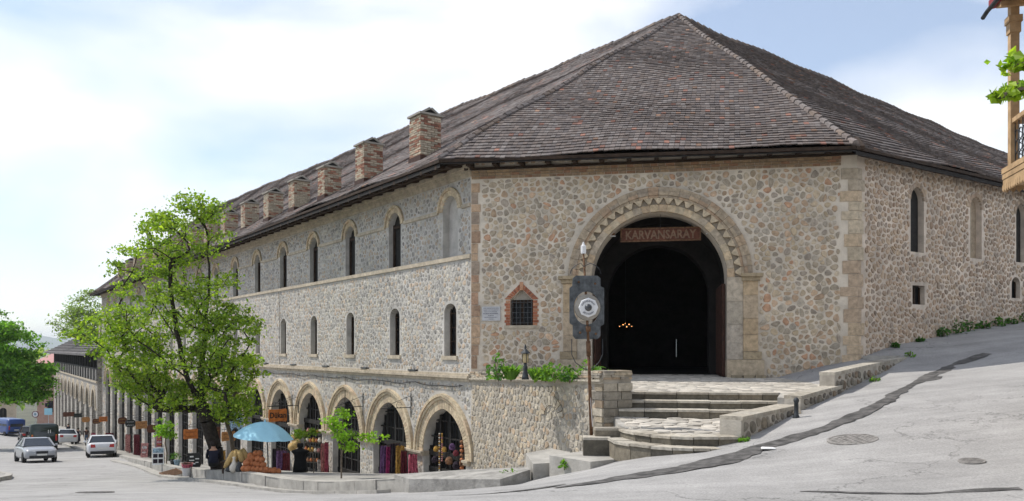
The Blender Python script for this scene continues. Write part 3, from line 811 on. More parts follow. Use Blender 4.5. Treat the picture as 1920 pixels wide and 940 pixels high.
# small grilled window with brick gable
mb = MB()
wc = (W0 + W1) / 2
for sg, s0 in ((-1, W0), (1, W1)):
    z = WZ0
    while z < WZ1 - 0.04:
        w = 0.17 if int(round((z - WZ0) / 0.085)) % 2 else 0.13
        a_, b_ = sorted((s0, s0 + sg * w)); f = rnd.uniform(0.85, 1.1)
        mb.fbox(cF, a_, b_, z, z + 0.075, -0.05, 0.022, tuple(x * f for x in rnd.choice(br))); z += 0.085
for sg in (-1, 1):
    for i in range(8):
        t0, t1 = i / 8, (i + 0.86) / 8
        def ed(t): return (wc + sg * (W1 - W0) / 2 * (1 - t), WZ1 + 0.34 * t)
        def eo(t): return (wc + sg * ((W1 - W0) / 2 + 0.17) * (1 - t), WZ1 + 0.02 + 0.50 * t)
        f = rnd.uniform(0.85, 1.1)
        q = [ed(t0), ed(t1), eo(t1), eo(t0)]
        mb.hexa([cF(*p, -0.05) for p in q] + [cF(*p, 0.024) for p in q], tuple(x * f for x in rnd.choice(br)))
mb.fbox(cF, wc - 0.05, wc + 0.05, WZ1 + 0.28, WZ1 + 0.53, -0.05, 0.045, br[4])
mb.build('window_surround', M['brick'], cara)
mb = MB(); mb.fbox(cF, W0 - 0.18, W1 + 0.18, WZ0 - 0.1, WZ0, -0.28, 0.04); mb.build('window_sill', M['brick_tan'], cara)
gw = MB()
for s in (W0 + 0.03, W1 - 0.03, wc): gw.fbox(cF, s - 0.04, s + 0.04, WZ0, WZ1, -0.26, -0.2)
for z in (WZ0 + 0.05, WZ1 - 0.05): gw.fbox(cF, W0, W1, z - 0.05, z + 0.05, -0.262, -0.198)
gwo = gw.build('grilled_window', M['timber_dark'], cara)
mb = MB(); mb.add([cF(s, z, -0.28) for s, z in win_hole], [(0, 1, 2, 3, 4)]); mb.build('pane', M['dark_glass'], gwo)
mb = MB(); mb.add([cF(W0, WZ1, -0.15), cF(W1, WZ1, -0.15), cF(wc, WZ1 + 0.33, -0.15)], [(0, 1, 2)]); mb.build('tympanum', M['mortar_podium'], gwo)
mb = MB()
for i in range(6): s = W0 + (i + 0.5) * (W1 - W0) / 6; mb.fbox(cF, s - 0.006, s + 0.006, WZ0, WZ1, -0.1, -0.088)
for i in range(5): z = WZ0 + (i + 0.5) * (WZ1 - WZ0) / 5; mb.fbox(cF, W0, W1, z - 0.006, z + 0.006, -0.087, -0.075)
mb.build('grille', M['wet_iron'], gwo)

# ---- right wall
LR = 26.0; TOPR = 5.7
def rz(s): return G(*(FR(s, 0, 0.3).xy)) 
niches = [(3.02, 2.93, 4.55), (6.42, 2.95, 4.62), (9.42, 3.0, 4.7), (13.3, 3.0, 4.7), (17.2, 3.0, 4.7)]
holesR = []; depR = []
for s, z0, z1 in niches: holesR.append(arch_pts(s, 0.36, z0, z1 - 0.05, 0.4, 6)); depR.append(0.2)
holesR.append([(2.76, 1.35), (3.42, 1.35), (3.42, 1.93), (2.76, 1.93)]); depR.append(0.2)
holesR.append(arch_pts(9.05, 0.3, 1.75, 2.2, 0.28, 5)); depR.append(0.2)
wall_right = holed_wall(cR, [(0, -1.6), (LR, -1.6), (LR, TOPR), (0, TOPR)], holesR, depR).build('side_wall', M['mortar_right'], cara)
def keepR(s, z):
    if z < -1.2 or z > 5.55 or s < 0.34: return False
    for a_, z0, z1 in niches:
        if in_arch(s, z, a_, 0.36, z0, z1 - 0.05, 0.4, 0.07): return False
    if 2.7 < s < 3.5 and 1.28 < z < 2.0: return False
    if in_arch(s, z, 9.05, 0.3, 1.75, 2.2, 0.28, 0.06): return False
    return True
palR = [s2l((164, 140, 116)), s2l((152, 132, 112)), s2l((172, 148, 120)), s2l((142, 124, 106)), s2l((158, 130, 104)), s2l((148, 134, 120)), s2l((178, 152, 126))]
palR = [tuple(x * 0.7 + m_ * 0.3 for x, m_ in zip(c, (0.64, 0.53, 0.43))) for c in palR]
stonework(cR, (0.3, 13.0, -0.6, 5.55), 0.185, 0.155, 0.02, 0.028, keepR, palR, wall_right, M['stone'], 0, seed=31, jit=0.47, hole=0.4, top=0.82, irr=(0.78, 1.05), cvar=0.16)
stonework(cR, (13.0, LR, -0.2, 5.55), 0.4, 0.33, 0.05, 0.05, keepR, palR, wall_right, M['stone'], 0, seed=32, jit=0.42)
for i, (s, z0, z1) in enumerate(niches):
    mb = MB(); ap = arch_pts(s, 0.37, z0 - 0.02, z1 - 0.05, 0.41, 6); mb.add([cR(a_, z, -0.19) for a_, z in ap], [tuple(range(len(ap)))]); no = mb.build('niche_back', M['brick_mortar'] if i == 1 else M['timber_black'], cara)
    mb = MB(); brick_rings(cR, s, 0.36, z1 - 0.05, 0.4, 0.0, 0.14, 5, -0.05, 0.015, mb, palR); mb.build('niche_arch', M['brick'], cara)
    if i != 1:
        mb = MB(); mb.fbox(cR, s - 0.36, s - 0.02, z0, z1 - 0.25, -0.185, -0.15); mb.build('shutter', M['timber_black'], no)
for ap in (holesR[-2], holesR[-1]):
    mb = MB(); mb.add([cR(a_, z, -0.19) for a_, z in ap], [tuple(range(len(ap)))]); no = mb.build('window', M['dark_glass'], cara)
    s_ = [p[0] for p in ap]; z_ = [p[1] for p in ap]
    mb = MB()
    for f in (0.02, 0.5, 0.98): s = min(s_) + f * (max(s_) - min(s_)); mb.fbox(cR, s - 0.03, s + 0.03, min(z_), max(z_) - 0.05, -0.18, -0.14)
    mb.build('frame', M['timber_dark'], no)

# ---- roof
PL = Vector((-2.15, 23.4, 5.68)); PR = Vector((9.36, 21.37, 5.56)); AP = Vector((7.64, 36, 15.22))
EL = PL + dL * 70.5; ER = PR + dR * 27
RL = AP + Vector((-0.639, 0.769, 0)) * 64; RL.z = 15.0
RR = AP + Vector((31, 25.5, 0)).normalized() * 42
off = Vector(cara.location)
roof = bpy.data.objects.new('roof', None); COL.objects.link(roof); roof.parent = cara
under = MB()
def slab(pts, t=0.17):
    lo = [p - Vector((0, 0, t)) - off for p in pts]; hi = [p - Vector((0, 0, 0.13)) - off for p in pts]; n = len(pts)
    under.add(lo + hi, [tuple(range(n))[::-1], tuple(range(n, 2 * n))] + [(i, (i + 1) % n, n + (i + 1) % n, n + i) for i in range(n)])
slab([PL, PR, AP])
def warped(a0, a1, b0, b1, n=24):
    V = []; Fs = []
    for i in range(n + 1):
        for j in range(n + 1):
            p = a0.lerp(a1, i / n).lerp(b0.lerp(b1, i / n), j / n) - off; V += [p - Vector((0, 0, 0.15)), p - Vector((0, 0, 0.26))]
    def ix(i, j, k): return (i * (n + 1) + j) * 2 + k
    for i in range(n):
        for j in range(n):
            for k in (0, 1): Fs.append((ix(i, j, k), ix(i + 1, j, k), ix(i + 1, j + 1, k), ix(i, j + 1, k)))
    for i in range(n): Fs.append((ix(i, 0, 0), ix(i + 1, 0, 0), ix(i + 1, 0, 1), ix(i, 0, 1)))
    under.add(V, Fs)
warped(PL, EL, AP, RL); warped(PR, ER, AP, RR)
ELb = EL + (RL - EL) * 1.0
# courtyard slopes and far hip so that the roof is closed
back_l = Vector((6.0, 52, 5.6)); slab([AP, RR + Vector((-8, 14, -9.6)), back_l, RL + Vector((12, 8, -9.4)), RL])
slab([AP, RR, RR + Vector((-8, 14, -9.6))])
slab([EL, RL, RL + Vector((12, 8, -9.4))])
under.build('roof_deck', M['roof_under'], roof)
tpal = [tuple(x * 1.06 for x in c) for c in [s2l((108, 99, 95)), s2l((100, 92, 89)), s2l((114, 105, 101)), s2l((95, 87, 84)), s2l((104, 94, 89)), s2l((118, 111, 108)), s2l((101, 90, 85)), s2l((96, 89, 88))]]
rp_ = [s2l((122, 88, 76)), s2l((116, 84, 74)), s2l((128, 102, 86))]
def sagz(p): return 0.055 * math.sin(0.55 * p.x + 0.8 * p.y) + 0.035 * math.sin(1.1 * p.x - 0.7 * p.y + 1.3)
def tile_rows(a0, a1, b0, b1, rows, tw, lift, out, rg, sag=0.0, thick=0.03):
    """tiles between the eave a0-a1 and the ridge b0-b1 (a0->b0 and a1->b1 are the sides)"""
    for j in range(rows):
        w0 = j / rows; w1 = (j + 1.25) / rows
        L0 = a0.lerp(b0, w0); L1 = a1.lerp(b1, w0); U0 = a0.lerp(b0, min(1, w1)); U1 = a1.lerp(b1, min(1, w1))
        ln = (L1 - L0).length
        if ln < tw * 0.6: continue
        n = max(1, int(ln / tw)); ed = (L1 - L0) / ln
        up = ((U0 + U1) / 2 - (L0 + L1) / 2); up = up - ed * up.dot(ed)
        nor = ed.cross(up).normalized()
        if nor.z < 0: nor = -nor
        sh = rg.uniform(-0.5, 0.5)
        wob = rg.uniform(-0.006, 0.006)
        for i in range(n):
            s0 = (i + 0.02 + (0.5 if j % 2 else 0)) * ln / n; s1 = s0 + ln / n * rg.uniform(0.93, 0.985)
            if s1 > ln: s1 = ln
            if s1 - s0 < 0.04: continue
            hgt = lift * rg.uniform(0.85, 1.2) + wob * .5 + 0.006 * math.sin(s0 * 0.7 + j * 0.3)
            dn = rg.uniform(-0.015, 0.015)
            ul = up.normalized()
            p0 = L0 + ed * s0 - ul * (0.02 + dn); p1 = L0 + ed * s1 - ul * (0.02 + dn + rg.uniform(-0.012, 0.012))
            q0 = L0 + ed * s0 + up; q1 = L0 + ed * s1 + up
            e1 = rg.uniform(-0.004, 0.004)
            V = [p0 + nor * (hgt - thick), p1 + nor * (hgt - thick + e1), q1 - nor * 0.01, q0 - nor * 0.01, p0 + nor * hgt, p1 + nor * (hgt + e1), q1 + nor * 0.01, q0 + nor * 0.01]
            r_ = rg.random()
            c = rg.choice(rp_) if r_ < 0.045 else rg.choice(tpal)
            f = rg.uniform(0.78, 1.08) if r_ > 0.015 else 1.5
            for v in V: v.z += sagz(v)
            out.append(([v - off for v in V], tuple(x * f for x in c), j))
rg = random.Random(5)
TF = [(4, 5, 6, 7), (0, 1, 5, 4), (1, 2, 6, 5), (3, 0, 4, 7)]
front_t = []; tile_rows(PL, PR, AP, AP, 74, 0.15, 0.045, front_t, rg)
left_t = []; tile_rows(PL, EL, AP, RL, 68, 0.2, 0.04, left_t, rg, thick=0.045)
right_t = []; tile_rows(PR, ER, AP, RR, 62, 0.22, 0.045, right_t, rg, thick=0.045)
for V, c, j in front_t[:300]:
    mb = MB(); mb.add(V, TF, c); mb.build('tile', M['tile'], roof)
mb = MB()
for V, c, j in front_t[300:] + left_t + right_t: mb.add(V, TF, c)
o = mb.build('tilework', M['tile'], roof); o['kind'] = 'stuff'
# hip and ridge caps
def caps(a, b, step, rad, name):
    n = int((b - a).length / step); mb = MB()
    for i in range(n):
        p = a.lerp(b, i / n); q = a.lerp(b, (i + 1.15) / n)
        f = rg.uniform(0.8, 1.15); c = tuple(x * f for x in rg.choice([tpal[5], tpal[2], tpal[0], s2l((126, 112, 102))]))
        mb.tube([p - off + Vector((0, 0, 0.05 + sagz(p) + rg.uniform(-.02, .02))), q - off + Vector((0, 0, 0.02 + sagz(q)))], [rad * rg.uniform(0.9, 1.1), rad * 0.8], 6, c)
    mb.build(name, M['tile'], roof)
caps(PL, AP, 0.36, 0.10, 'hip_caps'); caps(PR, AP, 0.36, 0.10, 'hip_caps'); caps(AP, RL, 0.45, 0.12, 'ridge_caps'); caps(AP, RR, 0.45, 0.12, 'ridge_caps')
# eaves timber: fascia, rafters, wall plates
mb = MB()
def eave_bar(a, b, dz, w, h): mb.bar(a + Vector((0, 0, dz)) - off, b + Vector((0, 0, dz)) - off, w, h)
for a, b in ((PL, PR), (PL, EL), (PR, ER)):
    eave_bar(a, b, -0.07, 0.07, 0.09)
mb.build('fascia', M['timber_dark'], roof)
mb = MB(); mb.fbox(cF, -0.2, LF + 0.05, 5.465, 5.53, 0.0, 0.07); mb.build('wall_plate', M['timber_dark'], cara)
mb = MB(); mb.fbox(cR, 0.05, LR, 5.44, 5.56, 0.0, 0.09); mb.build('wall_plate', M['timber_dark'], cara)
for i in range(15):
    s = 0.05 + i * 0.79
    mb = MB(); mb.hexa([cF(s - .06, 5.50, 0.0), cF(s + .06, 5.50, 0.0), cF(s + .06, 5.43, .66), cF(s - .06, 5.43, .66), cF(s - .06, 5.95, 0.0), cF(s + .06, 5.95, 0.0), cF(s + .06, 5.53, .66), cF(s - .06, 5.53, .66)])
    mb.V = [tuple(Vector(v) + Vector((0, 0, 0.03))) for v in mb.V]
    mb.build('rafter', M['timber_dark'], cara)
for i in range(78):
    s = 0.3 + i * 0.9
    mb = MB(); mb.hexa([cL(s - .06, 5.62, 0.0), cL(s + .06, 5.62, 0.0), cL(s + .06, 5.40, 1.08), cL(s - .06, 5.40, 1.08), cL(s - .06, 6.0, 0.0), cL(s + .06, 6.0, 0.0), cL(s + .06, 5.52, 1.08), cL(s - .06, 5.52, 1.08)])
    mb.build('rafter', M['timber_dark'], cara)
mb = MB(); mb.fbox(cL, 0, LL, 5.64, 5.75, 0.0, 0.5); mb.fbox(cL, 0, LL, 5.45, 5.52, 0.72, 0.8); mb.build('wall_plate', M['timber_dark'], cara)
# stone infill between the front rafters is the wall itself
stonework(cF, (0.1, LF - 0.1, 5.58, 5.9), 0.26, 0.16, 0.03, 0.02, lambda s, z: True, palF, wall_front, M['stone'], 0, seed=77)

# chimneys along the street slope
lower = [3.63, 8.08, 12.0, 15.6, 19.2, 23.0, 26.8] + [30.6 + 3.81 * i for i in range(9)]
def roofz(q): return 5.68 + 0.62 * q
nin = -nL
for ci, a_ in enumerate(lower):
    w, h = 0.40, (1.5 if ci == 0 else rnd.uniform(1.25, 1.5))
    if ci > 1: w = 0.38
    base = PL + dL * a_ + nin * 1.55; z0 = roofz(1.55) - 0.45; zt = roofz(1.55) + h - 0.12
    fc = Frame(base, dL, nL); cc = lambda s, z, d: fc(s, z, d) - off
    core = MB(); core.fbox(cc, -w + .02, w - .02, z0, zt, -w + .02, w - .02); ch = core.build('chimney', M['brick_mortar'], cara)
    bk = MB(); z = z0; row = 0
    while z < zt - 0.05:
        pal = bt if rnd.random() < 0.72 or ci > 4 else br
        for side in range(4):
            nbk = 3; l = 2 * w / nbk
            sh = l / 2 if row % 2 else 0
            x = -w
            while x < w - 0.01:
                e = min(x + (l if x > -w or not sh else sh), w)
                c = rnd.choice(bt if rnd.random() < (0.6 if ci < 3 else 0.75) else br); f = rnd.uniform(0.7, 1.0); m3 = sum(c) / 3; c = tuple((v * .8 + m3 * .2) * f for v in c); pr = rnd.uniform(0.0, 0.014); g_ = 0.012
                if side == 0: bk.fbox(cc, x + g_, e - g_, z + .008, z + .068, w - .03, w + pr, c)
                elif side == 1: bk.fbox(cc, x + g_, e - g_, z + .008, z + .068, -w - pr, -w + .03, c)
                elif side == 2: bk.fbox(cc, w - .03, w + pr, z + .008, z + .068, x + g_, e - g_, c)
                else: bk.fbox(cc, -w - pr, -w + .03, z + .008, z + .068, x + g_, e - g_, c)
                x = e
        z += 0.078; row += 1
    o = bk.build('brickwork', M['brick'], ch); o['kind'] = 'stuff'
    cap = MB()
    cap.fbox(cc, -w - .06, w + .06, zt, zt + .07, -w - .06, w + .06)
    # two slabs leaning together over an open smoke hole
    for sg in (-1, 1):
        cap.hexa([cc(-w, zt + .07, sg * w), cc(w, zt + .07, sg * w), cc(w, zt + .07, sg * (w - .1)), cc(-w, zt + .07, sg * (w - .1)), cc(-w, zt + .29, sg * 0.05 + sg * 0.0), cc(w, zt + .29, sg * 0.05), cc(w, zt + .23, -sg * 0.02), cc(-w, zt + .23, -sg * 0.02)])
    cap.build('cap', M['ashlar_grey'], ch)
    fl = MB(); fl.fbox(cc, -w - .03, w + .03, z0 - .1, roofz(1.55) - 0.02, -w - .03, w + .03); fl.build('flashing', M['timber_red'], ch)
    hole = MB(); hole.fbox(cc, -w + .04, w - .04, zt + .072, zt + .2, -.16, .16); hole.build('smoke_hole', M['soot_shade'], ch)
# ---------------------------------------------------------------- podium, planter, terrace, steps
def wf(root):   # world -> local shift helper for a root without rotation
    o_ = Vector(root.location)
    return lambda p: Vector(p) - o_
class LFrame:
    def __init__(self, fr, root): self.fr = fr; self.o = Vector(root.location)
    def __call__(self, s, z, d=0.0): return self.fr(s, z, d) - self.o
def ptop(s): return -0.685 + (0.2) * s / LP
podium = thing('podium_wall', 'rubble stone retaining wall below the planter, left of the entrance steps', 'wall', (C_.x, C_.y, -2.3))
lp, ls = LFrame(FP, podium), LFrame(FS, podium)
mb = MB()
mb.hexa([lp(-0.1, -4.6, -0.5), lp(LP - .3, -3.4, -0.5), lp(LP - .3, -3.4, 0), lp(-0.1, -4.6, 0), lp(-0.1, ptop(0) - 0.03, -0.5), lp(LP - .3, ptop(LP) - 0.03, -0.5), lp(LP - .3, ptop(LP) - 0.03, 0), lp(-0.1, ptop(0) - 0.03, 0)])
mb.hexa([ls(-0.002, -3.4, -1.6), ls(LS, -3.4, -1.6), ls(LS, -3.4, 0), ls(-0.002, -3.4, 0), ls(-0.002, ptop(LP) - 0.035, -1.6), ls(LS, ptop(LP) - 0.035, -1.6), ls(LS, ptop(LP) - 0.035, 0), ls(-0.002, ptop(LP) - 0.035, 0)])
pbody = mb.build('masonry', M['mortar_podium'], podium)
palP = [tuple(x * .75 + m_ * .25 for x, m_ in zip(c, (0.46, 0.42, 0.36))) for c in [s2l((182, 172, 154)), s2l((168, 158, 140)), s2l((156, 148, 134)), s2l((184, 168, 142)), s2l((148, 140, 128)), s2l((176, 152, 124)), s2l((158, 150, 136))]]
def keepP(s, z): return s > 0.02 and s < LP - 0.28 and z < ptop(s) - 0.33 and z > -3.9 + s * 0.22
stonework(lp, (0.0, LP, -3.9, -0.75), 0.2, 0.155, 0.016, 0.018, keepP, palP, pbody, M['stone'], 260, seed=41, jit=0.42, top=0.86, rank=lambda g: g[0] + 2 * g[2])
# squared stones at the corner pier, both faces
z = -2.35; i = 0
while z < -0.8:
    h = rnd.uniform(0.13, 0.3); h = min(h, -0.76 - z)
    if h < 0.06: break
    for fr, a_, b_ in ((lp, LP - (0.3 if i % 2 else 0.5), LP + 0.015), (ls, 0.0, LS * (0.45 if i % 2 else 0.6)), (ls, LS * (0.45 if i % 2 else 0.6) + 0.02, LS)):
        c = rnd.choice(palP); f = rnd.uniform(0.5, 1.0); mb = MB(); mb.fbox(fr, a_ + 0.012, b_, z + 0.016, z + h - 0.005, -0.05, 0.03 + rnd.uniform(0, 0.03), tuple(x * f for x in c)); mb.build('stone', M['stone'], pbody)
    z += h; i += 1
# thin layered coping courses
cop = MB()
for r in range(4):
    for fr, L_ in ((lp, LP), (ls, LS)):
        s = 0.0
        while s < L_ - 0.05:
            e = min(L_, s + rnd.uniform(0.18, 0.5)); b0 = ptop(s) if fr is lp else ptop(LP)
            z1 = b0 - 0.05 * r; f = rnd.uniform(0.8, 1.12); pr = rnd.uniform(0.03, 0.075)
            cop.fbox(fr, s, e - 0.012, z1 - 0.046, z1 + (0.0015 if fr is ls else 0), -0.42 if r == 0 else -0.05, pr, tuple(x * f for x in rnd.choice(palP)))
            s = e
for r in range(2): cop.hexa([lp(0, ptop(0) - .29 + .05 * r, -.02), lp(LP, ptop(LP) - .29 + .05 * r, -.02), lp(LP, ptop(LP) - .29 + .05 * r, .05 + .05 * r), lp(0, ptop(0) - .29 + .05 * r, .05 + .05 * r), lp(0, ptop(0) - .245 + .05 * r, -.02), lp(LP, ptop(LP) - .245 + .05 * r, -.02), lp(LP, ptop(LP) - .245 + .05 * r, .05 + .05 * r), lp(0, ptop(0) - .245 + .05 * r, .05 + .05 * r)], palP[0])
cop.build('coping', M['stone'], podium)
# relieving arch traced in the wall
mb = MB()
for p in ring_blocks(lp, 5.0, -1.65, arch_pts(5.0, 0.34, -1.65, -1.65, 0.26, 5), arch_pts(5.0, 0.58, -1.65, -1.65, 0.5, 5), -0.02, 0.05, 0.012): mb.hexa(p, rnd.choice(palP))
mb.build('relieving_arch', M['stone'], podium)

# planter bed behind the podium
pl = thing('planter_bed', 'soil bed behind the podium coping beneath the small grilled window', 'planter', (1.5, 20.5, -0.9))
wl = wf(pl); mb = MB()
q = [FP(0.3, 0, -0.3), FP(LP - 0.25, 0, -0.3), FS(LS - 0.1, 0, -0.45), FF(3.2, 0, 0.15), FF(0.2, 0, 0.1)]
mb.prism([wl(Vector((p.x, p.y, -1.3))) for p in q], (0, 0, 0.54)); mb.build('soil', M['soil'], pl)
mb = MB(); a_, b_ = FS(LS, 0, -0.3), FF(3.2, 0, 0.1)
mb.bar(wl(Vector((a_.x, a_.y, -0.98))), wl(Vector((b_.x, b_.y, -0.98))), 0.25, 0.66); mb.build('edging', M['ashlar_grey'], pl)

TD = 4.83
def tz(d): return -0.80 - 0.2 * max(0, d) / TD
terr = thing('terrace', 'pale stone paved terrace in front of the gateway', 'terrace', (5.5, 20, -0.9))
terr['kind'] = 'structure'; del terr['category']
tl = wf(terr)
tp = [FF(2.9, 0, 0.0), FF(LF, 0, 0.0), Vector((11.0, 21.95, 0)), Vector((7.6, 18.3, 0)), Vector((6.1, 16.75, 0)), Vector((5.75, 17.0, 0)), FF(8.35, 0, TD - 0.2), FF(4.5, 0, TD - 0.2)]
mb = MB(); top = [tl(Vector((p.x, p.y, tz(FF.inv(p)[1]) - 0.012))) for p in tp]
mb.prism([p - Vector((0, 0, 0.9)) for p in top], (0, 0, 0.9)); mb.build('terrace_base', M['concrete'], terr)
mb = MB(); mb.add([tl(FF(GC - 4.4, -0.812, 0.02)), tl(FF(GC + 4.4, -0.812, 0.02)), tl(FF(GC + 4.4, -0.812, -13.2)), tl(FF(GC - 4.4, -0.812, -13.2))], [(0, 1, 2, 3)]); mb.build('passage_floor', M['soot_shade'], terr)
def inpoly(x, y, P):
    r = False; j = len(P) - 1
    for i in range(len(P)):
        xi, yi = P[i][0], P[i][1]; xj, yj = P[j][0], P[j][1]
        if (yi > y) != (yj > y) and x < (xj - xi) * (y - yi) / (yj - yi) + xi: r = not r
        j = i
    return r
def tfr(s, d, h=0.0): 
    p = FF(s, 0, d); return tl(Vector((p.x, p.y, tz(d) - 0.012 + h)))
palT = [s2l((182, 176, 166)), s2l((174, 168, 158)), s2l((188, 181, 170)), s2l((168, 162, 152))]
stonework(tfr, (2.4, 12.2, -2.2, 6.6), 0.5, 0.17, 0.01, 0.008, lambda s, d: (inpoly(*FF(s, 0, d).xy, tp)) or (abs(s - GC) < 1.85 and -2.2 < d < 0.2), palT, terr, M['paving'], 150, seed=51, jit=0.22, top=0.94, name='slab', rank=lambda g: g[1])

steps = thing('entrance_steps', 'five worn stone steps rising from the road to the terrace', 'steps', (4.0, 15.5, -1.9))
sl_ = wf(steps)
e1 = FF(4.84, 0, TD); 
def Fp(s, d): p = FF(s, 0, d); return Vector((p.x, p.y, 0))
sd = [('a', [Fp(4.72, TD), Fp(6.0, TD + 0.02), Fp(7.4, TD - 0.02), Fp(8.28, TD - 0.1)], -1.0, 0.19),
      ('b', [Fp(4.72, TD + 0.42), Fp(6.0, TD + 0.45), Fp(7.4, TD + 0.42), Fp(8.34, TD + 0.3)], -1.17, 0.19),
      ('c', [Fp(4.7, TD + 0.85), Fp(6.0, TD + 0.88), Fp(7.3, TD + 0.84), Fp(8.05, TD + 0.76)], -1.34, 0.2),
      ('d', [at(1160, 799, 16.0), at(1172, 806, 15.35), at(1220, 814, 14.6), at(1300, 819, 14.17), at(1384, 819, 14.2)], -1.585, 0.2),
      ('e', [at(1139, 819, 15.9), at(1152, 825, 15.0), at(1220, 836, 14.2), at(1300, 841, 13.84), at(1352, 842, 13.85)], -1.75, 0.25)]
def resample(P, step):
    P = [Vector((p[0], p[1], 0)) for p in P]
    # Catmull-Rom
    out = []
    for i in range(len(P) - 1):
        p0 = P[max(i - 1, 0)]; p1 = P[i]; p2 = P[i + 1]; p3 = P[min(i + 2, len(P) - 1)]
        n = max(2, int((p2 - p1).length / step))
        for k in range(n):
            t = k / n
            out.append(0.5 * ((2 * p1) + (p2 - p0) * t + (2 * p0 - 5 * p1 + 4 * p2 - p3) * t * t + (3 * p1 - p0 - 3 * p2 + p3) * t ** 3))
    out.append(P[-1]); return out
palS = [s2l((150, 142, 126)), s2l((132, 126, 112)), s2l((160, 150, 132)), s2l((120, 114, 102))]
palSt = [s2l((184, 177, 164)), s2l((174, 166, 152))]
for nm, P, z, h in sd:
    st = bpy.data.objects.new('step', None); COL.objects.link(st); st.parent = steps
    pts = resample(P, 0.5)
    for i in range(len(pts) - 1):
        a_, b_ = pts[i], pts[i + 1]; d_ = (b_ - a_).normalized(); nb = Vector((-d_.y, d_.x, 0))
        if nb.y < 0: nb = -nb
        a2, b2 = a_ + d_ * 0.008, b_ - d_ * 0.004
        w = 0.5; j = rnd.uniform(-0.015, 0.015); zz = z + rnd.uniform(-0.006, 0.006)
        mb = MB(); f = rnd.uniform(0.85, 1.1)
        lo = [a2 - nb * (0.0 + j), b2 - nb * (0.0 + j * .5), b2 + nb * w, a2 + nb * w]
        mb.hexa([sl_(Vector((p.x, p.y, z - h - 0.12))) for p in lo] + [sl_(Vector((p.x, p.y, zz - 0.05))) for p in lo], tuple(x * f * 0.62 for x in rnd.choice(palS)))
        lo2 = [a2 - nb * (0.03 + j), b2 - nb * (0.03 + j * .5), b2 + nb * w, a2 + nb * w]
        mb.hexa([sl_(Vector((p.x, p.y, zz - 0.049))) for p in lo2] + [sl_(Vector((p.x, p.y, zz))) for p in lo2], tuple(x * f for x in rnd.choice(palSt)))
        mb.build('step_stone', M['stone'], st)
# landing between the upper and the lower flight
lpoly = [Fp(4.5, TD + 0.7), Fp(6.0, TD + 0.9), Fp(7.3, TD + 0.86), Fp(8.2, TD + 0.8), Vector((5.3, 15.9, 0)), Vector((4.05, 14.55, 0)), Vector((3.3, 14.45, 0)), Vector((2.6, 14.9, 0)), Vector((2.3, 15.7, 0)), Vector((2.2, 16.2, 0)), Vector((2.3, 17.5, 0))]
def lz(x, y): return -1.585 + 0.07 * max(0, min(1, (y - 14.4) / 2.6))
mb = MB(); mb.prism([sl_(Vector((p.x, p.y, -2.6))) for p in lpoly], (0, 0, 0.3))
n = len(lpoly); mb.add([sl_(Vector((p.x, p.y, lz(p.x, p.y) - 0.03))) for p in lpoly], [tuple(range(n))])
mb.add([sl_(Vector((p.x, p.y, -2.6))) for p in lpoly] + [sl_(Vector((p.x, p.y, lz(p.x, p.y) - 0.03))) for p in lpoly], [(i, (i + 1) % n, n + (i + 1) % n, n + i) for i in range(n)])
land = mb.build('landing', M['concrete'], steps)
def lfr(s, d, h=0.0):
    p = FF(s, 0, d); return sl_(Vector((p.x, p.y, lz(p.x, p.y) - 0.03 + h)))
stonework(lfr, (3.5, 9.5, TD + 0.5, 9.6), 0.55, 0.19, 0.01, 0.03, lambda s, d: inpoly(*FF(s, 0, d).xy, lpoly), palT, land, M['paving'], 60, seed=52, jit=0.25, top=0.95, name='slab')

# low parapets along the road
def parapet(label, P, tops, th, seed, n_in=1):
    p0 = Vector((P[0][0], P[0][1], 0)); root = thing('parapet_wall', label, 'wall', (P[0][0], P[0][1], G(P[0][0], P[0][1])), group='low parapets beside the steps')
    ol = wf(root); body = MB(); cp = []
    for i in range(len(P) - 1):
        a_ = Vector((P[i][0], P[i][1], 0)); b_ = Vector((P[i + 1][0], P[i + 1][1], 0)); d_ = (b_ - a_).normalized(); nn = Vector((d_.y, -d_.x, 0))
        ga, gb = G(a_.x, a_.y) - 0.3, G(b_.x, b_.y) - 0.3
        q = [a_, b_, b_ - nn * th, a_ - nn * th]; zl = [ga, gb, gb, ga]; zt = [tops[i], tops[i + 1], tops[i + 1], tops[i]]
        body.hexa([ol(Vector((p.x, p.y, z))) for p, z in zip(q, zl)] + [ol(Vector((p.x, p.y, z - 0.07))) for p, z in zip(q, zt)])
        cp.append((a_, b_, d_, nn, tops[i], tops[i + 1]))
    bo = body.build('masonry', M['mortar_podium'], root)
    for i, (a_, b_, d_, nn, t0, t1) in enumerate(cp):
        L_ = (b_ - a_).length; fr = Frame(a_, d_, nn); lf = LFrame(fr, root)
        g0, g1 = G(a_.x, a_.y), G(b_.x, b_.y)
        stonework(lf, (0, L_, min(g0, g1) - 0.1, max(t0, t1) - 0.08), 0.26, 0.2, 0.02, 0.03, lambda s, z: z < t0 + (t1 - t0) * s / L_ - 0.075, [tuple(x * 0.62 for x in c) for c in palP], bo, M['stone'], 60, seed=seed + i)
        s = 0.0
        while s < L_ - 0.02:
            e = min(L_, s + rnd.uniform(0.45, 0.8)); za = t0 + (t1 - t0) * s / L_; zb_ = t0 + (t1 - t0) * e / L_
            if L_ - e < 0.2: e = L_; zb_ = t1
            mb = MB(); c = rnd.choice(palSt); f = rnd.uniform(0.8, 1.0); o1 = rnd.uniform(0.01, 0.03)
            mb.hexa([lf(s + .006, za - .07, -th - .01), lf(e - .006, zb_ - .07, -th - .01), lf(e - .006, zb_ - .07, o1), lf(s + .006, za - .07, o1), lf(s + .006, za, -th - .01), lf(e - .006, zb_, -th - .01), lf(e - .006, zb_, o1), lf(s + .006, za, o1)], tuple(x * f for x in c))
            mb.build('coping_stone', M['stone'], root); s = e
    # end face stones
    return root
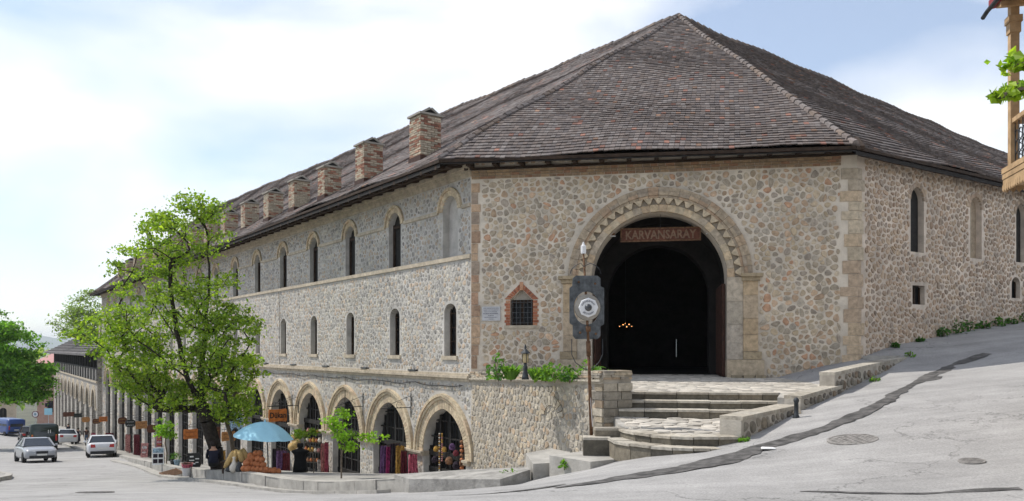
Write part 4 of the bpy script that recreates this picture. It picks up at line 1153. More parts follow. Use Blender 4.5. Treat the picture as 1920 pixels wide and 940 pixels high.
parapet('low curved stone parapet right of the lower steps, nearest the camera', [(4.18, 14.3), (5.0, 15.25), (5.95, 16.35)], [-1.23, -1.2, -1.16], 0.42, 61)
parapet('short stone retaining parapet behind the dark bollard', [(6.05, 16.45), (6.8, 17.25), (7.6, 18.1)], [-0.98, -0.9, -0.83], 0.35, 64)
parapet('longest stone parapet climbing towards the side wall', [(7.38, 17.95), (8.7, 19.5), (10.1, 21.0), (11.5, 22.3)], [-0.53, -0.42, -0.3, -0.18], 0.34, 67)
# stone block at the end of the steps
mb = MB(); ws = Fp(8.3, TD + 0.5)
# step down beside the side wall
mb2 = thing('side_step', 'low stone ledge at the foot of the building corner', 'ledge', (10.7, 22.3, -0.6))
w2 = wf(mb2); mb = MB(); q = [FR(0.15, 0, 0.08), FR(2.0, 0, 0.1), Vector((11.45, 22.45, 0)), Vector((10.3, 21.5, 0))]
mb.prism([w2(Vector((p.x, p.y, -0.9))) for p in q], (0, 0, 0.72)); mb.build('ledge', M['concrete'], mb2)

# two concrete slabs below the podium
s2_ = thing('concrete_slab', 'tilted concrete slab at the foot of the leaning sign pole', 'slab', (1.6, 15.6, -2.3), group='slabs along the podium')
w2 = wf(s2_); mb = MB(); q = [at(1187, 857, 15.3), at(1107, 865, 14.7), at(1030, 853, 15.6), at(1139, 839, 16.75), at(1180, 843, 16.4)]
mb.prism([w2(Vector((p.x, p.y, -2.75))) for p in q], (0, 0, 0.64)); mb.build('slab_body', M['concrete'], s2_)
mb = MB(); q2 = [at(1030, 853, 15.6), at(1107, 865, 14.7)]; 
M['old_slab'] = mat('old_slab', (0.34, 0.325, 0.3), 0.22, 4, 0.95, 0.6, 16, stain=0.35, stainscale=1.6)
s1_ = thing('concrete_slab', 'larger low concrete slab at the road edge beside the first arcade arch', 'slab', (-0.5, 16, -2.8), group='slabs along the podium')
w1 = wf(s1_); mb = MB()
q = [Vector((x, y, -2.45 + .12 * x)) for x, y in ((.37, 15.7), (-.23, 14.93), (-2.15, 16.38), (-2.6, 17.3), (-1.0, 16.75), (0.32, 16.05))]
mb.prism([w1(Vector((p.x, p.y, p.z - 1.5))) for p in q], (0, 0, 1.5)); mb.build('slab_body', M['old_slab'], s1_)
s3_ = thing('concrete_block', 'small concrete block wedged between the two slabs', 'block', (0.6, 16.2, -2.6))
w3 = wf(s3_); mb = MB(); q = [(0.42, 15.6), (0.8, 15.75), (1.3, 17.4), (0.9, 18.0), (0.3, 17.2)]
mb.prism([w3(Vector((x, y, -3.0))) for x, y in q], (0, 0, 0.72)); mb.build('block_body', M['concrete'], s3_)

# ---------------------------------------------------------------- sidewalk and kerb along the arcade
KP = [(-2.13, 16.5), (-5.0, 20.2), (-8, 24), (-13.3, 31), (-19.3, 40), (-26, 51.5), (-34, 61), (-41, 71.5), (-47, 80.5), (-58, 97), (-70, 115), (-84, 136)]
kp = resample(KP, 0.9)
def ktop(p): 
    return G(p.x, p.y) + (0.30 if p.y < 34 else max(0.14, 0.30 - (p.y - 34) * 0.012))
V = []; Fs = []
for i, p in enumerate(kp):
    s, d = FL.inv(p); q = FL(s, 0, -0.6)
    if s > LL: q = Vector((p.x, p.y, 0)) + (FL(s, 0, 0) - p).normalized() * 9.5
    zf = zb(s) if s <= LL else G(p.x, p.y)
    if s < 0: q = Vector((-0.9, 24.0, 0)); zf = -3.85
    n = (q - p); 
    for t in (0.0, 0.25, 0.5, 0.75, 1.0):
        r_ = p + (q - p) * t; V.append((r_.x, r_.y, (ktop(p) - 0.01) * (1 - t) + zf * t))
for i in range(len(kp) - 1):
    for t in range(4): Fs.append((i * 5 + t, i * 5 + t + 1, (i + 1) * 5 + t + 1, (i + 1) * 5 + t))
mb = MB(); mb.add(V, Fs); side = mb.build('pavement', M['sidewalk'], None); side['kind'] = 'structure'
for i in range(len(kp) - 1):
    a_, b_ = kp[i], kp[i + 1]
    if a_.y < 16.2 or a_.y > 110: continue
    d_ = (b_ - a_).normalized(); nn = Vector((d_.y, -d_.x, 0)) ; nn = -nn if nn.dot(nL) < 0 else nn
    za, zb_ = ktop(a_), ktop(b_); ga, gb = G(a_.x, a_.y) - 0.3, G(b_.x, b_.y) - 0.3
    w = 0.3; a2 = a_ + d_ * 0.01; j = rnd.uniform(-0.02, 0.02)
    q = [a2 + nn * j, b_ + nn * j, b_ - nn * w, a2 - nn * w]
    mb = MB(); mb.hexa([Vector((p.x, p.y, z)) for p, z in zip(q, (ga, gb, gb, ga))] + [Vector((p.x, p.y, z)) for p, z in zip(q, (za, zb_, zb_, za))])
    mb.build('kerb_stone', M['concrete'], side)
# low drop kerb in front of the wall kerb
for i in range(len(kp) - 1):
    a_, b_ = kp[i], kp[i + 1]
    if a_.y < 17 or a_.y > 44: continue
    d_ = (b_ - a_).normalized(); nn = Vector((d_.y, -d_.x, 0)); nn = -nn if nn.dot(nL) < 0 else nn
    k_ = 0.7 + 0.25 * math.sin(a_.y * 0.3); k2 = 0.7 + 0.25 * math.sin(b_.y * 0.3)
    a2, b2 = a_ + nn * k_, b_ + nn * k2 - d_ * 0.02
    q = [a2, b2, b2 - nn * 0.35, a2 - nn * 0.35]
    mb = MB(); mb.hexa([Vector((p.x, p.y, G(p.x, p.y) - 0.2)) for p in q] + [Vector((p.x, p.y, G(p.x, p.y) + 0.07)) for p in q]); mb.build('kerb_stone', M['concrete'], side)
# pavement on the far left side of the street
LK = [(-15.2, 22.5), (-17.6, 26.2), (-20.0, 31), (-26.5, 38), (-34, 46), (-44, 57), (-56, 71), (-72, 92)]
lk = resample(LK, 1.5); V = []; Fs = []
for i, p in enumerate(lk):
    for t, dz in ((0, 0.13), (3.5, 0.16), (9, 0.3)):
        x, y = p.x - t * 0.8, p.y - t * 0.55; V.append((x, y, G(x, y) + dz))
for i in range(len(lk) - 1):
    for t in range(2): Fs.append((i * 3 + t, i * 3 + t + 1, (i + 1) * 3 + t + 1, (i + 1) * 3 + t))
mb = MB(); mb.add(V, Fs); side2 = mb.build('pavement', M['sidewalk'], None); side2['kind'] = 'structure'
for i in range(len(lk) - 1):
    a_, b_ = lk[i], lk[i + 1]; d_ = (b_ - a_).normalized(); nn = Vector((d_.y, -d_.x, 0)); q = [a_ + nn * .22, b_ + nn * .22 - d_ * .02, b_ - d_ * .02, a_]
    mb = MB(); mb.hexa([Vector((p.x, p.y, G(p.x, p.y) - 0.2)) for p in q] + [Vector((p.x, p.y, G(p.x, p.y) + 0.15)) for p in q]); mb.build('kerb_stone', M['concrete'], side2)

# ---------------------------------------------------------------- stains, covers and litter on the road
def road_sheet(name, pts, widths, material, lift, label, rough=0.25, seed=1):
    rg = random.Random(seed); P = resample(pts, 0.16); n = len(P); V = []; Fs = []
    ws = np.interp(np.linspace(0, 1, n), np.linspace(0, 1, len(widths)), widths)
    e0 = e1 = 0
    for i, p in enumerate(P):
        d_ = (P[min(i + 1, n - 1)] - P[max(i - 1, 0)]).normalized(); nn = Vector((-d_.y, d_.x, 0))
        e0 = e0 * 0.7 + rg.uniform(-1, 1) * rough * 0.55; e1 = e1 * 0.7 + rg.uniform(-1, 1) * rough * 0.55
        for sgn, e in ((-1, e0), (0, 0), (1, e1)):
            q = p + nn * sgn * ws[i] * 0.5 * (1 + e); z = G(q.x, q.y) + float(bumps(q.x, q.y)); V.append((q.x, q.y, z + lift))
    for i in range(n - 1):
        for t in range(2): Fs.append((i * 3 + t, i * 3 + t + 1, (i + 1) * 3 + t + 1, (i + 1) * 3 + t))
    mb = MB(); mb.add(V, Fs); o = mb.build(name, material, None); o['kind'] = 'structure'; o['label'] = label
    return o
def ray_ground(u, v):
    lo, hi = 4.0, 80.0
    for _ in range(60):
        m_ = lo; Y = lo
        break
    Y = 4.0; prev = 1
    while Y < 90:
        p = at(u, v, Y)
        if p.z < G(p.x, p.y): 
            return at(u, v, Y - 0.02)
        Y += 0.04
    return at(u, v, 30)
streak = [ray_ground(u, v) for u, v in ((1040, 916), (1140, 902), (1240, 886), (1330, 868), (1420, 842), (1500, 818), (1570, 796), (1640, 764), (1700, 728), (1745, 705), (1790, 684), (1850, 664))]
road_sheet('wet_streak', streak, [0.12, 0.5, 0.62, 0.45, 0.36, 0.34, 0.42, 0.22, 0.2, 0.26, 0.3, 0.3], M['asphalt_dark'], 0.012, 'dark damp streak running down the road beside the parapet', 0.5, 4)
for i, (u, v, w) in enumerate(((1725, 716, .3),)):
    road_sheet('damp_patch', [ray_ground(u + k * 14, v - k * 3.5 + (k % 2)) for k in range(4)], [0.02, w, w * .7, 0.02], M['asphalt_dark'], 0.009 + .001 * i, 'small damp patch beside the dark streak', 1.2, 20 + i)
road_sheet('tar_seam', [ray_ground(u, v) for u, v in ((1500, 922), (1600, 926), (1700, 927), (1800, 924), (1915, 921))], [0.05, 0.12, 0.08, 0.16, 0.12], M['asphalt_dark'], 0.01, 'dark tar seam across the nearest road', 0.9, 9)
road_sheet('tar_seam', [ray_ground(u, v) for u, v in ((820, 929), (920, 925), (1010, 916), (1060, 909))], [0.03, 0.09, 0.12, 0.04], M['asphalt_dark'], 0.01, 'thin tar seam by the slabs', 0.9, 10)
M['cover'] = mat('cover', (0.25, 0.235, 0.22), 0.3, 12, 0.8, 0.3, 40)
def disc_cover(u, v, r, label):
    p = ray_ground(u, v); root = thing('manhole_cover', label, 'manhole cover', (p.x, p.y, G(p.x, p.y)))
    g0 = G(p.x, p.y); sx_ = (G(p.x + .3, p.y) - g0) / .3; sy_ = (G(p.x, p.y + .3) - g0) / .3
    ax = Vector((-sx_, -sy_, 1)).normalized()
    mb = MB(); mb.lathe([(r, -0.03), (r, 0.018), (r * .9, 0.018), (r * .9, 0.012), (0.01, 0.012)], 28, (0, 0, 0.004), ax); mb.build('frame_ring', M['cover'], root)
    mb = MB()
    for i in range(-3, 4):
        for j in range(-3, 4):
            if math.hypot(i, j) < 3.4: c = Vector((i * r * .24, j * r * .24, 0)); c.z = sx_ * c.x + sy_ * c.y + 0.018; mb.obox(c, (r * .08, 0, sx_ * r * .08), (0, r * .08, sy_ * r * .08), (0, 0, 0.005))
    o = mb.build('studs', M['cover'], root); o['kind'] = 'stuff'
disc_cover(1598, 825, 0.40, 'round rusty manhole cover on the right half of the road')
disc_cover(1822, 866, 0.17, 'tiny round metal cover at the right edge of the road')
disc_cover(178, 924, 0.42, 'flat manhole cover on the street at the lower left')
for (u, v, w, lab, nm, colr, h) in ((1440, 843, 0.13, 'scrap of white paper lying on the damp streak', 'litter', 'white_paint', 0.02), (1492, 777, 0.1, 'broken tan brick at the foot of the bollard', 'brick_piece', 'brick_tan', 0.07)):
    p = ray_ground(u, v); mb = MB(); z = G(p.x, p.y) + 0.02
    mb.hexa([(p.x - w, p.y - .07, z), (p.x + w * .8, p.y - .1, z), (p.x + w, p.y + .06, z), (p.x - w * .7, p.y + .1, z), (p.x - w * .8, p.y - .05, z + h * .7), (p.x + w * .7, p.y - .08, z + h), (p.x + w * .8, p.y + .05, z + h * .8), (p.x - w * .6, p.y + .08, z + h)])
    tag(mb.build(nm, M[colr]), lab, 'paper' if nm == 'litter' else 'brick')
# bollard
p = at(1493, 770, 15.7); p.z = G(p.x, p.y); bo = thing('bollard', 'short dark bollard leaning by the parapet', 'bollard', p)
mb = MB(); mb.lathe([(0.075, -0.05), (0.07, 0.02), (0.045, 0.06), (0.042, 0.3), (0.055, 0.33), (0.055, 0.36), (0.03, 0.4), (0.005, 0.41)], 12); mb.build('post', M['iron'], bo, True)
# ---------------------------------------------------------------- vegetation
GREEN = [(0.27, 0.40, 0.04), (0.21, 0.34, 0.04), (0.32, 0.45, 0.05), (0.16, 0.28, 0.035), (0.37, 0.49, 0.065)]
DEEP = [(0.05, 0.14, 0.03), (0.07, 0.18, 0.035), (0.09, 0.21, 0.04), (0.04, 0.10, 0.025)]
PALE = [(0.24, 0.34, 0.10), (0.20, 0.30, 0.09), (0.28, 0.37, 0.13)]
def leaf(mb, p, size, rg, pal, up=0.35):
    n = Vector((rg.gauss(0, 1), rg.gauss(0, 1), rg.gauss(0, 1) + up)).normalized()
    t = n.orthogonal().normalized(); t = Matrix.Rotation(rg.uniform(0, 6.28), 3, n) @ t; b = n.cross(t)
    l = size * rg.uniform(0.7, 1.3); w = l * rg.uniform(0.5, 0.7)
    c = rg.choice(pal); f = rg.uniform(0.75, 1.25); c = (c[0] * f, c[1] * f, c[2] * f)
    mb.add([p - t * l * .5, p - t * l * 0.05 + b * w * .5 + n * l * .06, p + t * l * .5 - n * l * 0.05, p - t * l * 0.05 - b * w * .5 + n * l * .06], [(0, 1, 2), (0, 2, 3)], c)

def make_tree(name, label, base, trunk, blobs, nclus, leaves_per, leaf_size, spread, pal, seed, r0, bark='bark', twig=0.012, group=None, shell=0.35, inner=None):
    """trunk: list of limbs (lists of points); blobs: ellipsoids (centre, radii, weight); crown clusters grow twigs to the nearest limb"""
    rg = random.Random(seed); base = Vector(base)
    root = thing(name, label, 'tree', base, group=group)
    nodes = []   # (pos, parent index)
    for li, limb in enumerate(trunk):
        par = -1
        pts = [Vector(p) - base for p in limb]
        if nodes: par = min(range(len(nodes)), key=lambda i: (nodes[i][0] - pts[0]).length)
        for i in range(len(pts)):
            if i == 0 and nodes: continue
            a_ = pts[i - 1] if i else None
            if a_ is None: nodes.append((pts[0], -1)); par = 0; continue
            n = max(1, int((pts[i] - a_).length / 0.35))
            for k in range(1, n + 1):
                q = a_.lerp(pts[i], k / n) + Vector((rg.uniform(-.04, .04), rg.uniform(-.04, .04), 0)); nodes.append((q, par)); par = len(nodes) - 1
    cl = []
    tot = sum(b[2] for b in blobs)
    for c, r, w in blobs:
        for _ in range(int(nclus * w / tot)):
            while True:
                v = Vector((rg.uniform(-1, 1), rg.uniform(-1, 1), rg.uniform(-1, 1)))
                if shell < v.length < 1 or (v.length < 1 and rg.random() < 0.35): break
            cl.append(Vector((c[0] + v.x * r[0], c[1] + v.y * r[1], c[2] + v.z * r[2])) - base)
    top0 = Vector((0, 0, 1.5))
    cl.sort(key=lambda p: (p - top0).length)
    P = np.array([n[0][:] for n in nodes]); tips = []
    for c in cl:
        dv = P - np.array(c[:]); dist = np.sqrt((dv ** 2).sum(1)) + np.where(P[:, 2] > c.z + 0.1, 1.2, 0)
        j = int(dist.argmin()); a_ = Vector(P[j]); L_ = (c - a_).length
        n = max(1, int(L_ / 0.4)); par = j; new = []
        bend = Vector((rg.uniform(-.15, .15), rg.uniform(-.15, .15), -0.12)) * L_
        for k in range(1, n + 1):
            t = k / n; q = a_.lerp(c, t) + bend * 4 * t * (1 - t) * 0.5; nodes.append((q, par)); par = len(nodes) - 1; new.append(q[:])
        P = np.concatenate([P, np.array(new)]); tips.append(par)
    # pipe model
    load = np.zeros(len(nodes))
    for t in tips: load[t] += 1
    for i in range(len(nodes) - 1, 0, -1):
        if nodes[i][1] >= 0: load[nodes[i][1]] += load[i]
    mx_ = load[0]
    rad = [max(twig, r0 * (max(l, 0.3) / mx_) ** 0.55) for l in load]
    wood = MB()
    kids = {}
    for i, (p, par) in enumerate(nodes):
        if par >= 0:
            wood.tube([nodes[par][0], p], [rad[par] if rad[par] < 2.2 * rad[i] else rad[i] * 1.25, rad[i]], 8 if rad[i] > 0.06 else 4, cap=False)
    wood.build('trunk', M[bark], root, True)
    lv = MB()
    for c in cl:
        m = int(leaves_per * rg.uniform(0.6, 1.4)); e = spread * rg.uniform(0.7, 1.3)
        f = rg.uniform(0.62, 1.2); pp = [tuple(x * f for x in q) for q in pal]
        for _ in range(m):
            v = Vector((rg.gauss(0, e), rg.gauss(0, e), rg.gauss(0, e * 0.45)))
            leaf(lv, c + v, leaf_size * rg.choice((.7, 1, 1.25)), rg, pp)
    lv.build('crown', M['leaf'], root)
    return root

tb = at(412, 886, 27.5)
def tp_(u, v, dy=0): return at(u, v, 27.5 + dy)
make_tree('street_tree', 'tall spreading tree in fresh leaf, dark leaning trunk beside the arcade', tb,
    [[tb - Vector((0, 0, 0.3)), tp_(404, 840), tp_(390, 790, -.1), tp_(374, 752, -.1), tp_(350, 710, -.3), tp_(335, 640, -.5), tp_(320, 560, -.4), tp_(318, 480, -.2)],
     [tp_(374, 752, -.1), tp_(378, 690, .4), tp_(385, 610, .6), tp_(392, 520, .5), tp_(388, 430, .3)],
     [tp_(378, 700, .3), tp_(415, 640, .2), tp_(440, 590, -.3)],
     [tp_(350, 710, -.3), tp_(290, 660, -1.0), tp_(230, 620, -.6)],
     [tp_(335, 640, -.4), tp_(280, 560, .6), tp_(250, 500, .3)],
     [tp_(385, 610, .6), tp_(350, 540, 1.2), tp_(340, 470, 1.0)]],
    [(tp_(350, 440), (1.35, 1.5, 1.25), 1.6), (tp_(285, 500), (1.2, 1.5, 1.1), 1.1), (tp_(300, 590), (2.2, 2.1, 1.0), 2.4), (tp_(395, 560), (1.15, 1.6, 1.3), 1.5), (tp_(200, 625), (1.15, 1.2, .55), 1.0),
     (tp_(420, 660), (1.15, 1.6, 1.0), 1.3), (tp_(340, 690), (1.9, 1.9, .8), 1.6), (tp_(430, 740), (.85, 1.2, .6), .7), (tp_(270, 690), (1.0, 1.3, .5), .6), (tp_(370, 390), (.9, .9, .5), .5), (tp_(330, 745), (1.3, 1.3, .55), 1.1), (tp_(250, 715), (.7, 1.0, .4), .6), (tp_(440, 775), (.7, .8, .35), .5), (tp_(240, 660), (1.2, 1.2, .5), .9), (tp_(460, 620), (.55, 1.0, .6), .5), (tp_(310, 430), (.8, 1.0, .6), .5)],
    620, 52, 0.11, 0.19, GREEN, 3, 0.24, twig=0.010, shell=0.5)
# slim second stem beside it
s0 = at(455, 880, 28.6)
make_tree('young_street_tree', 'thin grey-stemmed young tree leaning beside the big street tree', s0,
    [[s0 - Vector((0, 0, .2)), at(432, 820, 28.6), at(418, 770, 28.6), at(428, 710, 28.7), at(440, 660, 28.8)]],
    [(at(440, 740, 28.7), (.7, .8, .6), 1), (at(455, 690, 28.8), (.6, .8, .5), 1)], 36, 46, 0.125, 0.2, GREEN, 8, 0.075, 'bark_pale')
# saplings
s1 = at(640, 892, 22.3); s1.z = -3.55
make_tree('sapling', 'small bright green sapling before the third arcade arch', s1,
    [[s1 - Vector((0, 0, .2)), at(640, 850, 22.3), at(642, 800, 22.3), at(645, 775, 22.3)]],
    [(at(644, 775, 22.3), (.16, .25, .14), .8), (at(630, 795, 22.3), (.28, .35, .14), 1.2), (at(690, 822, 22.2), (.42, .3, .1), 1.1), (at(650, 815, 22.3), (.35, .35, .22), 1.4), (at(660, 838, 22.2), (.35, .3, .12), 1.0), (at(622, 788, 22.3), (.15, .2, .1), .4)],
    46, 20, 0.11, 0.085, [(0.24, 0.43, 0.03), (0.19, 0.38, 0.03), (0.29, 0.48, 0.05)], 12, 0.032, 'bark_pale', twig=0.006, group='saplings on the pavement')
s2 = at(314, 872, 33.5); 
make_tree('sapling', 'round-headed little sapling left of the big street tree', s2,
    [[s2 - Vector((0, 0, .2)), at(312, 850, 33.5), at(310, 815, 33.5)]],
    [(at(310, 806, 33.5), (.36, .36, .45), 1)], 26, 34, 0.11, 0.1, [(0.22, 0.42, 0.035), (0.16, 0.34, 0.03), (0.27, 0.46, 0.05)], 14, 0.03, 'bark_pale', twig=0.006, group='saplings on the pavement')
s4 = at(588, 886, 26.5)
make_tree('sapling', 'thin leafy sapling at the right edge of the blue parasol', s4,
    [[s4 - Vector((0, 0, .2)), at(586, 850, 26.5), at(570, 822, 26.3)]],
    [(at(562, 815, 26.3), (.3, .3, .14), 1), (at(585, 812, 26.3), (.22, .2, .1), .6)], 18, 24, 0.1, 0.09, GREEN, 15, 0.02, 'bark_pale', twig=0.006, group='saplings on the pavement')
# street trees in the distance
s3 = Vector((-44.5, 62, G(-44.5, 62)))
def t3(u, v, dy=0): return at(u, v, 62 + dy)
make_tree('roadside_tree', 'dense dark green tree overhanging the street at the left edge', s3,
    [[s3, Vector((-43.5, 62, -5)), t3(-20, 690), t3(20, 650)], [t3(-40, 720), t3(40, 720), t3(70, 735)]],
    [(t3(15, 655), (2.0, 2.6, 2.0), 1.5), (t3(-20, 620), (2.2, 2.6, 1.6), 1), (t3(40, 700), (2.2, 2.6, 1.7), 1.6), (t3(5, 730), (2.4, 2.6, 1.3), 1.3), (t3(65, 725), (1.2, 1.8, 1.2), .7), (t3(-45, 690), (2.4, 2.8, 2.6), 1.2)],
    300, 80, 0.24, 0.36, [(0.13, 0.3, 0.035), (0.17, 0.36, 0.045), (0.21, 0.4, 0.055), (0.08, 0.2, 0.03)], 17, 0.3)
s5 = Vector((-56, 104, -9))
make_tree('far_tree', 'pale feathery tree rising behind the lower arcaded house', s5,
    [[s5, at(165, 690, 103), at(150, 620, 103), at(150, 570, 103)]],
    [(at(170, 580, 103), (2.8, 2.5, 2.3), 1.3), (at(135, 610, 103), (2.3, 2.5, 1.9), 1), (at(190, 610, 103), (2.5, 2.5, 2.4), 1)], 120, 60, 0.26, 0.55, PALE, 19, 0.25, 'bark_pale')
# tree off the right edge whose branch reaches into view
s6 = Vector((8.4, 8.2, G(8.4, 8.2)))
def t6(u, v, dy=0): return at(u, v, 8.2 + dy)
make_tree('balcony_tree', 'branch of large bright leaves in front of the wooden balcony', s6,
    [[s6, Vector((8.3, 8.2, 1.2)), Vector((7.9, 8.2, 2.4)), t6(2080, 170)], [t6(2080, 170), t6(1980, 160), t6(1900, 165)], [t6(2060, 190), t6(1960, 120), t6(1915, 118)]],
    [(t6(1908, 118), (.09, .15, .06), .7), (t6(1905, 165), (.13, .15, .08), 1.0), (t6(1872, 182), (.07, .1, .035), .5), (t6(1990, 150), (.3, .4, .3), 2), (t6(2090, 100), (.6, .7, .6), 4)],
    70, 14, 0.105, 0.055, [(0.30, 0.46, 0.03), (0.36, 0.5, 0.045), (0.24, 0.4, 0.03)], 23, 0.12, 'bark_pale', twig=0.005)

# planter plants, each clump one plant
def plant(name, label, p, r, h, n, size, pal, seed, group, blades=False, cat='plant'):
    rg = random.Random(seed); root = thing(name, label, cat, p, group=group); mb = MB(); st = MB()
    for i in range(n):
        a_ = rg.uniform(0, 6.28); q = rg.random() ** 0.5 * r; t = rg.random()
        c = Vector((math.cos(a_) * q, math.sin(a_) * q, h * t * (1 - 0.55 * q / r)))
        if blades:
            c2 = rg.choice(pal); tip = Vector((math.cos(a_) * (q + r * .5), math.sin(a_) * (q + r * .5), h * rg.uniform(.6, 1.1))); b0 = Vector((math.cos(a_), math.sin(a_), 0)) * q * .4
            sd_ = Vector((-math.sin(a_), math.cos(a_), 0)) * size * .16; md = (b0 + tip) / 2 + Vector((0, 0, h * .2))
            mb.add([b0 - sd_, b0 + sd_, md + sd_, md - sd_, tip], [(0, 1, 2, 3), (3, 2, 4)], c2)
        else: leaf(mb, c, size, rg, pal, 0.8)
    for i in range(5):
        a_ = rg.uniform(0, 6.28); st.tube([(0, 0, -.05), (math.cos(a_) * r * .4, math.sin(a_) * r * .4, h * .6)], 0.008, 4)
    mb.build('foliage', M['leaf'], root); st.build('stem', M['bark_pale'], root)
    return root
BR = [(0.13, 0.28, 0.035), (0.17, 0.33, 0.045), (0.10, 0.22, 0.03)]
prow = [(935, 0.3, 0.62, 'tallest narrow-leaved bush at the left end of the planter', DEEP + BR, False, 19.5), (958, 0.28, 0.26, 'spiky grass clump in the planter left of the lantern', BR, True, 19.5), (1006, .26, .2, 'low ferny plant right of the lantern', BR, True, 19.3), (1022, .26, .34, 'yellow-green tuft between the lantern and the broad-leaved plants', [(0.2, 0.34, 0.05)], False, 19.1),
        (1040, .36, .46, 'broad bright leafy plant left of the sign pole', BR, False, 18.8), (1068, .3, .34, 'dark leafy plant just left of the sign pole', DEEP + BR, False, 18.6), (1096, .36, .46, 'bright hosta-like plant behind the sign pole', BR, False, 18.5), (1125, .28, .36, 'leafy plant at the right end of the planter', DEEP + BR, False, 18.6)]
for i, (u, r, h, lab, pal, bl, Y) in enumerate(prow):
    p = at(u, 690, Y); p.z = -0.76; plant('planter_plant', lab, p, r, h + .12, 110 if not bl else 70, 0.13 if not bl else 0.2, pal, 100 + i, 'plants in the planter bed', bl)
# weeds along the foot of the side wall and by the slabs
wd = random.Random(9)
spots = [(1.6, .12, .18), (2.9, .12, .15), (4.2, .2, .35), (5.0, .3, .5), (5.7, .28, .45), (6.6, .22, .3), (7.5, .25, .35), (8.4, .2, .3), (9.4, .3, .4), (10.2, .22, .3)]
wname = ['smallest weed tuft nearest the building corner', 'small weed tuft under the square side window', 'medium weed before the dark bushy weeds', 'largest dark weed bush at the side wall foot', 'second dark weed bush at the side wall foot', 'weed clump below the blind niche', 'weed clump right of the blind niche', 'weed tuft before the small arched side window', 'broad weed clump under the small arched side window', 'weed tuft at the right edge of the picture']
for i, (s, r, h) in enumerate(spots):
    q = FR(s, 0, 0.16); q.z = G(q.x, q.y); plant('weed', wname[i], q, r, h, 60, 0.12, DEEP, 200 + i, 'weeds along the side wall')
for i, (u, v, Y, lab, r, h) in enumerate(((1058, 872, 15.25, 'bright weed growing in front of the upright slab', .12, .2), (958, 884, 15.75, 'flat weed on top of the large slab', .22, .1), (1137, 835, 16.9, 'weed in the corner between pier and lowest step', .1, .22), (1392, 822, 14.2, 'yellowish weed at the end of the nearest parapet', .13, .1), (1640, 712, 19.3, 'weed at the foot of the longest parapet', .14, .14), (1706, 672, 21.9, 'weed at the far end of the longest parapet', .14, .2))):
    q = at(u, v, Y); q.z = max(q.z - 0.05, G(q.x, q.y)); plant('weed', lab, q, r, h, 45, 0.08, BR, 230 + i, None)
# ---------------------------------------------------------------- signs and fittings on and near the gateway
def text(name, body, size, material, parent, loc, rot, extrude=0.004, align='CENTER', sx=1.0, bold=0.0):
    cu = bpy.data.curves.new(name, 'FONT'); cu.body = body; cu.size = size; cu.extrude = extrude; cu.align_x = align; cu.align_y = 'CENTER'; cu.offset = bold
    cu.resolution_u = 2; cu.materials.append(material)
    tmp = bpy.data.objects.new(name, cu); COL.objects.link(tmp)
    me = bpy.data.meshes.new_from_object(tmp.evaluated_get(bpy.context.evaluated_depsgraph_get())); bpy.data.objects.remove(tmp)
    me.materials.clear(); me.materials.append(material)
    o = link(name, me, parent); o.location = loc; o.rotation_euler = rot; o.scale = (sx, 1, 1)
    return o
def zrot(ex): return math.atan2(ex.y, ex.x)
M['sign_red'] = mat('sign_red', (0.13, 0.048, 0.03), 0.3, 9, 0.7, 0.3, 40)
M['sign_letters'] = mat('sign_letters', (0.22, 0.14, 0.09), 0.25, 9, 0.7, 0.2, 40)
M['plaque'] = mat('plaque', (0.5, 0.5, 0.51), 0.08, 8, 0.5, 0.1, 40)
M['ink'] = mat('ink', (0.12, 0.12, 0.15), 0.05, 8, 0.6, 0.0)
M['glass_amber'] = mat('glass_amber', (0.45, 0.36, 0.2), 0.1, 8, 0.25, 0.05)
def emis(name, col, st):
    m = bpy.data.materials.new(name); m.use_nodes = True; b = m.node_tree.nodes['Principled BSDF']
    b.inputs['Emission Color'].default_value = (*col, 1); b.inputs['Emission Strength'].default_value = st; b.inputs['Base Color'].default_value = (*col, 1); return m
M['bulb'] = emis('bulb', (1.0, 0.45, 0.16), 2.5)

gs = FF(GC + 0.06, 3.44, -0.55); sgn = thing('gate_sign', 'carved reddish wooden KARVANSARAY sign hanging in the gateway arch', 'sign', gs, zrot(dF))
mb = MB(); mb.obox((0, 0, 0), (1.18, 0, 0), (0, 0.03, 0), (0, 0, 0.2)); mb.build('board', M['sign_red'], sgn)
mb = MB()
for z in (-0.185, 0.185): mb.obox((0, -0.045, z), (1.19, 0, 0), (0, 0.015, 0), (0, 0, 0.02))
for x in (-1.165, 1.165): mb.obox((x, -0.045, 0), (0.02, 0, 0), (0, 0.014, 0), (0, 0, 0.165))
mb.build('frame', M['rust'], sgn)
text('lettering', 'KARVANSARAY', 0.36, M['sign_letters'], sgn, (0, -0.032, -0.012), (R(90), 0, 0), 0.015, sx=0.83, bold=0.008)
mb = MB()
for x in (-0.9, 0.0, 0.9): mb.tube([(x, 0, 0.2), (x, 0, 0.62 if x == 0 else 0.3)], 0.006, 5)
mb.build('hanger', M['iron'], sgn)
for sx_, lab in ((-1, 'small white bird-shaped lamp left of the gateway sign'), (1, 'small white bird-shaped lamp right of the gateway sign')):
    p = FF(GC + 0.06 + sx_ * 1.42, 3.42, -0.5); t = thing('arch_lamp', lab, 'lamp', p, zrot(dF), 'little lamps inside the gate arch')
    mb = MB(); mb.obox((0, 0, 0), (.09, 0, 0), (0, .04, 0), (0, 0, .012)); mb.build('shade', M['white_paint'], t)
    mb = MB(); mb.obox((0, 0.02, .06), (.07, 0, 0), (0, .03, 0), (0, 0, .03)); mb.build('bracket', M['rust'], t)
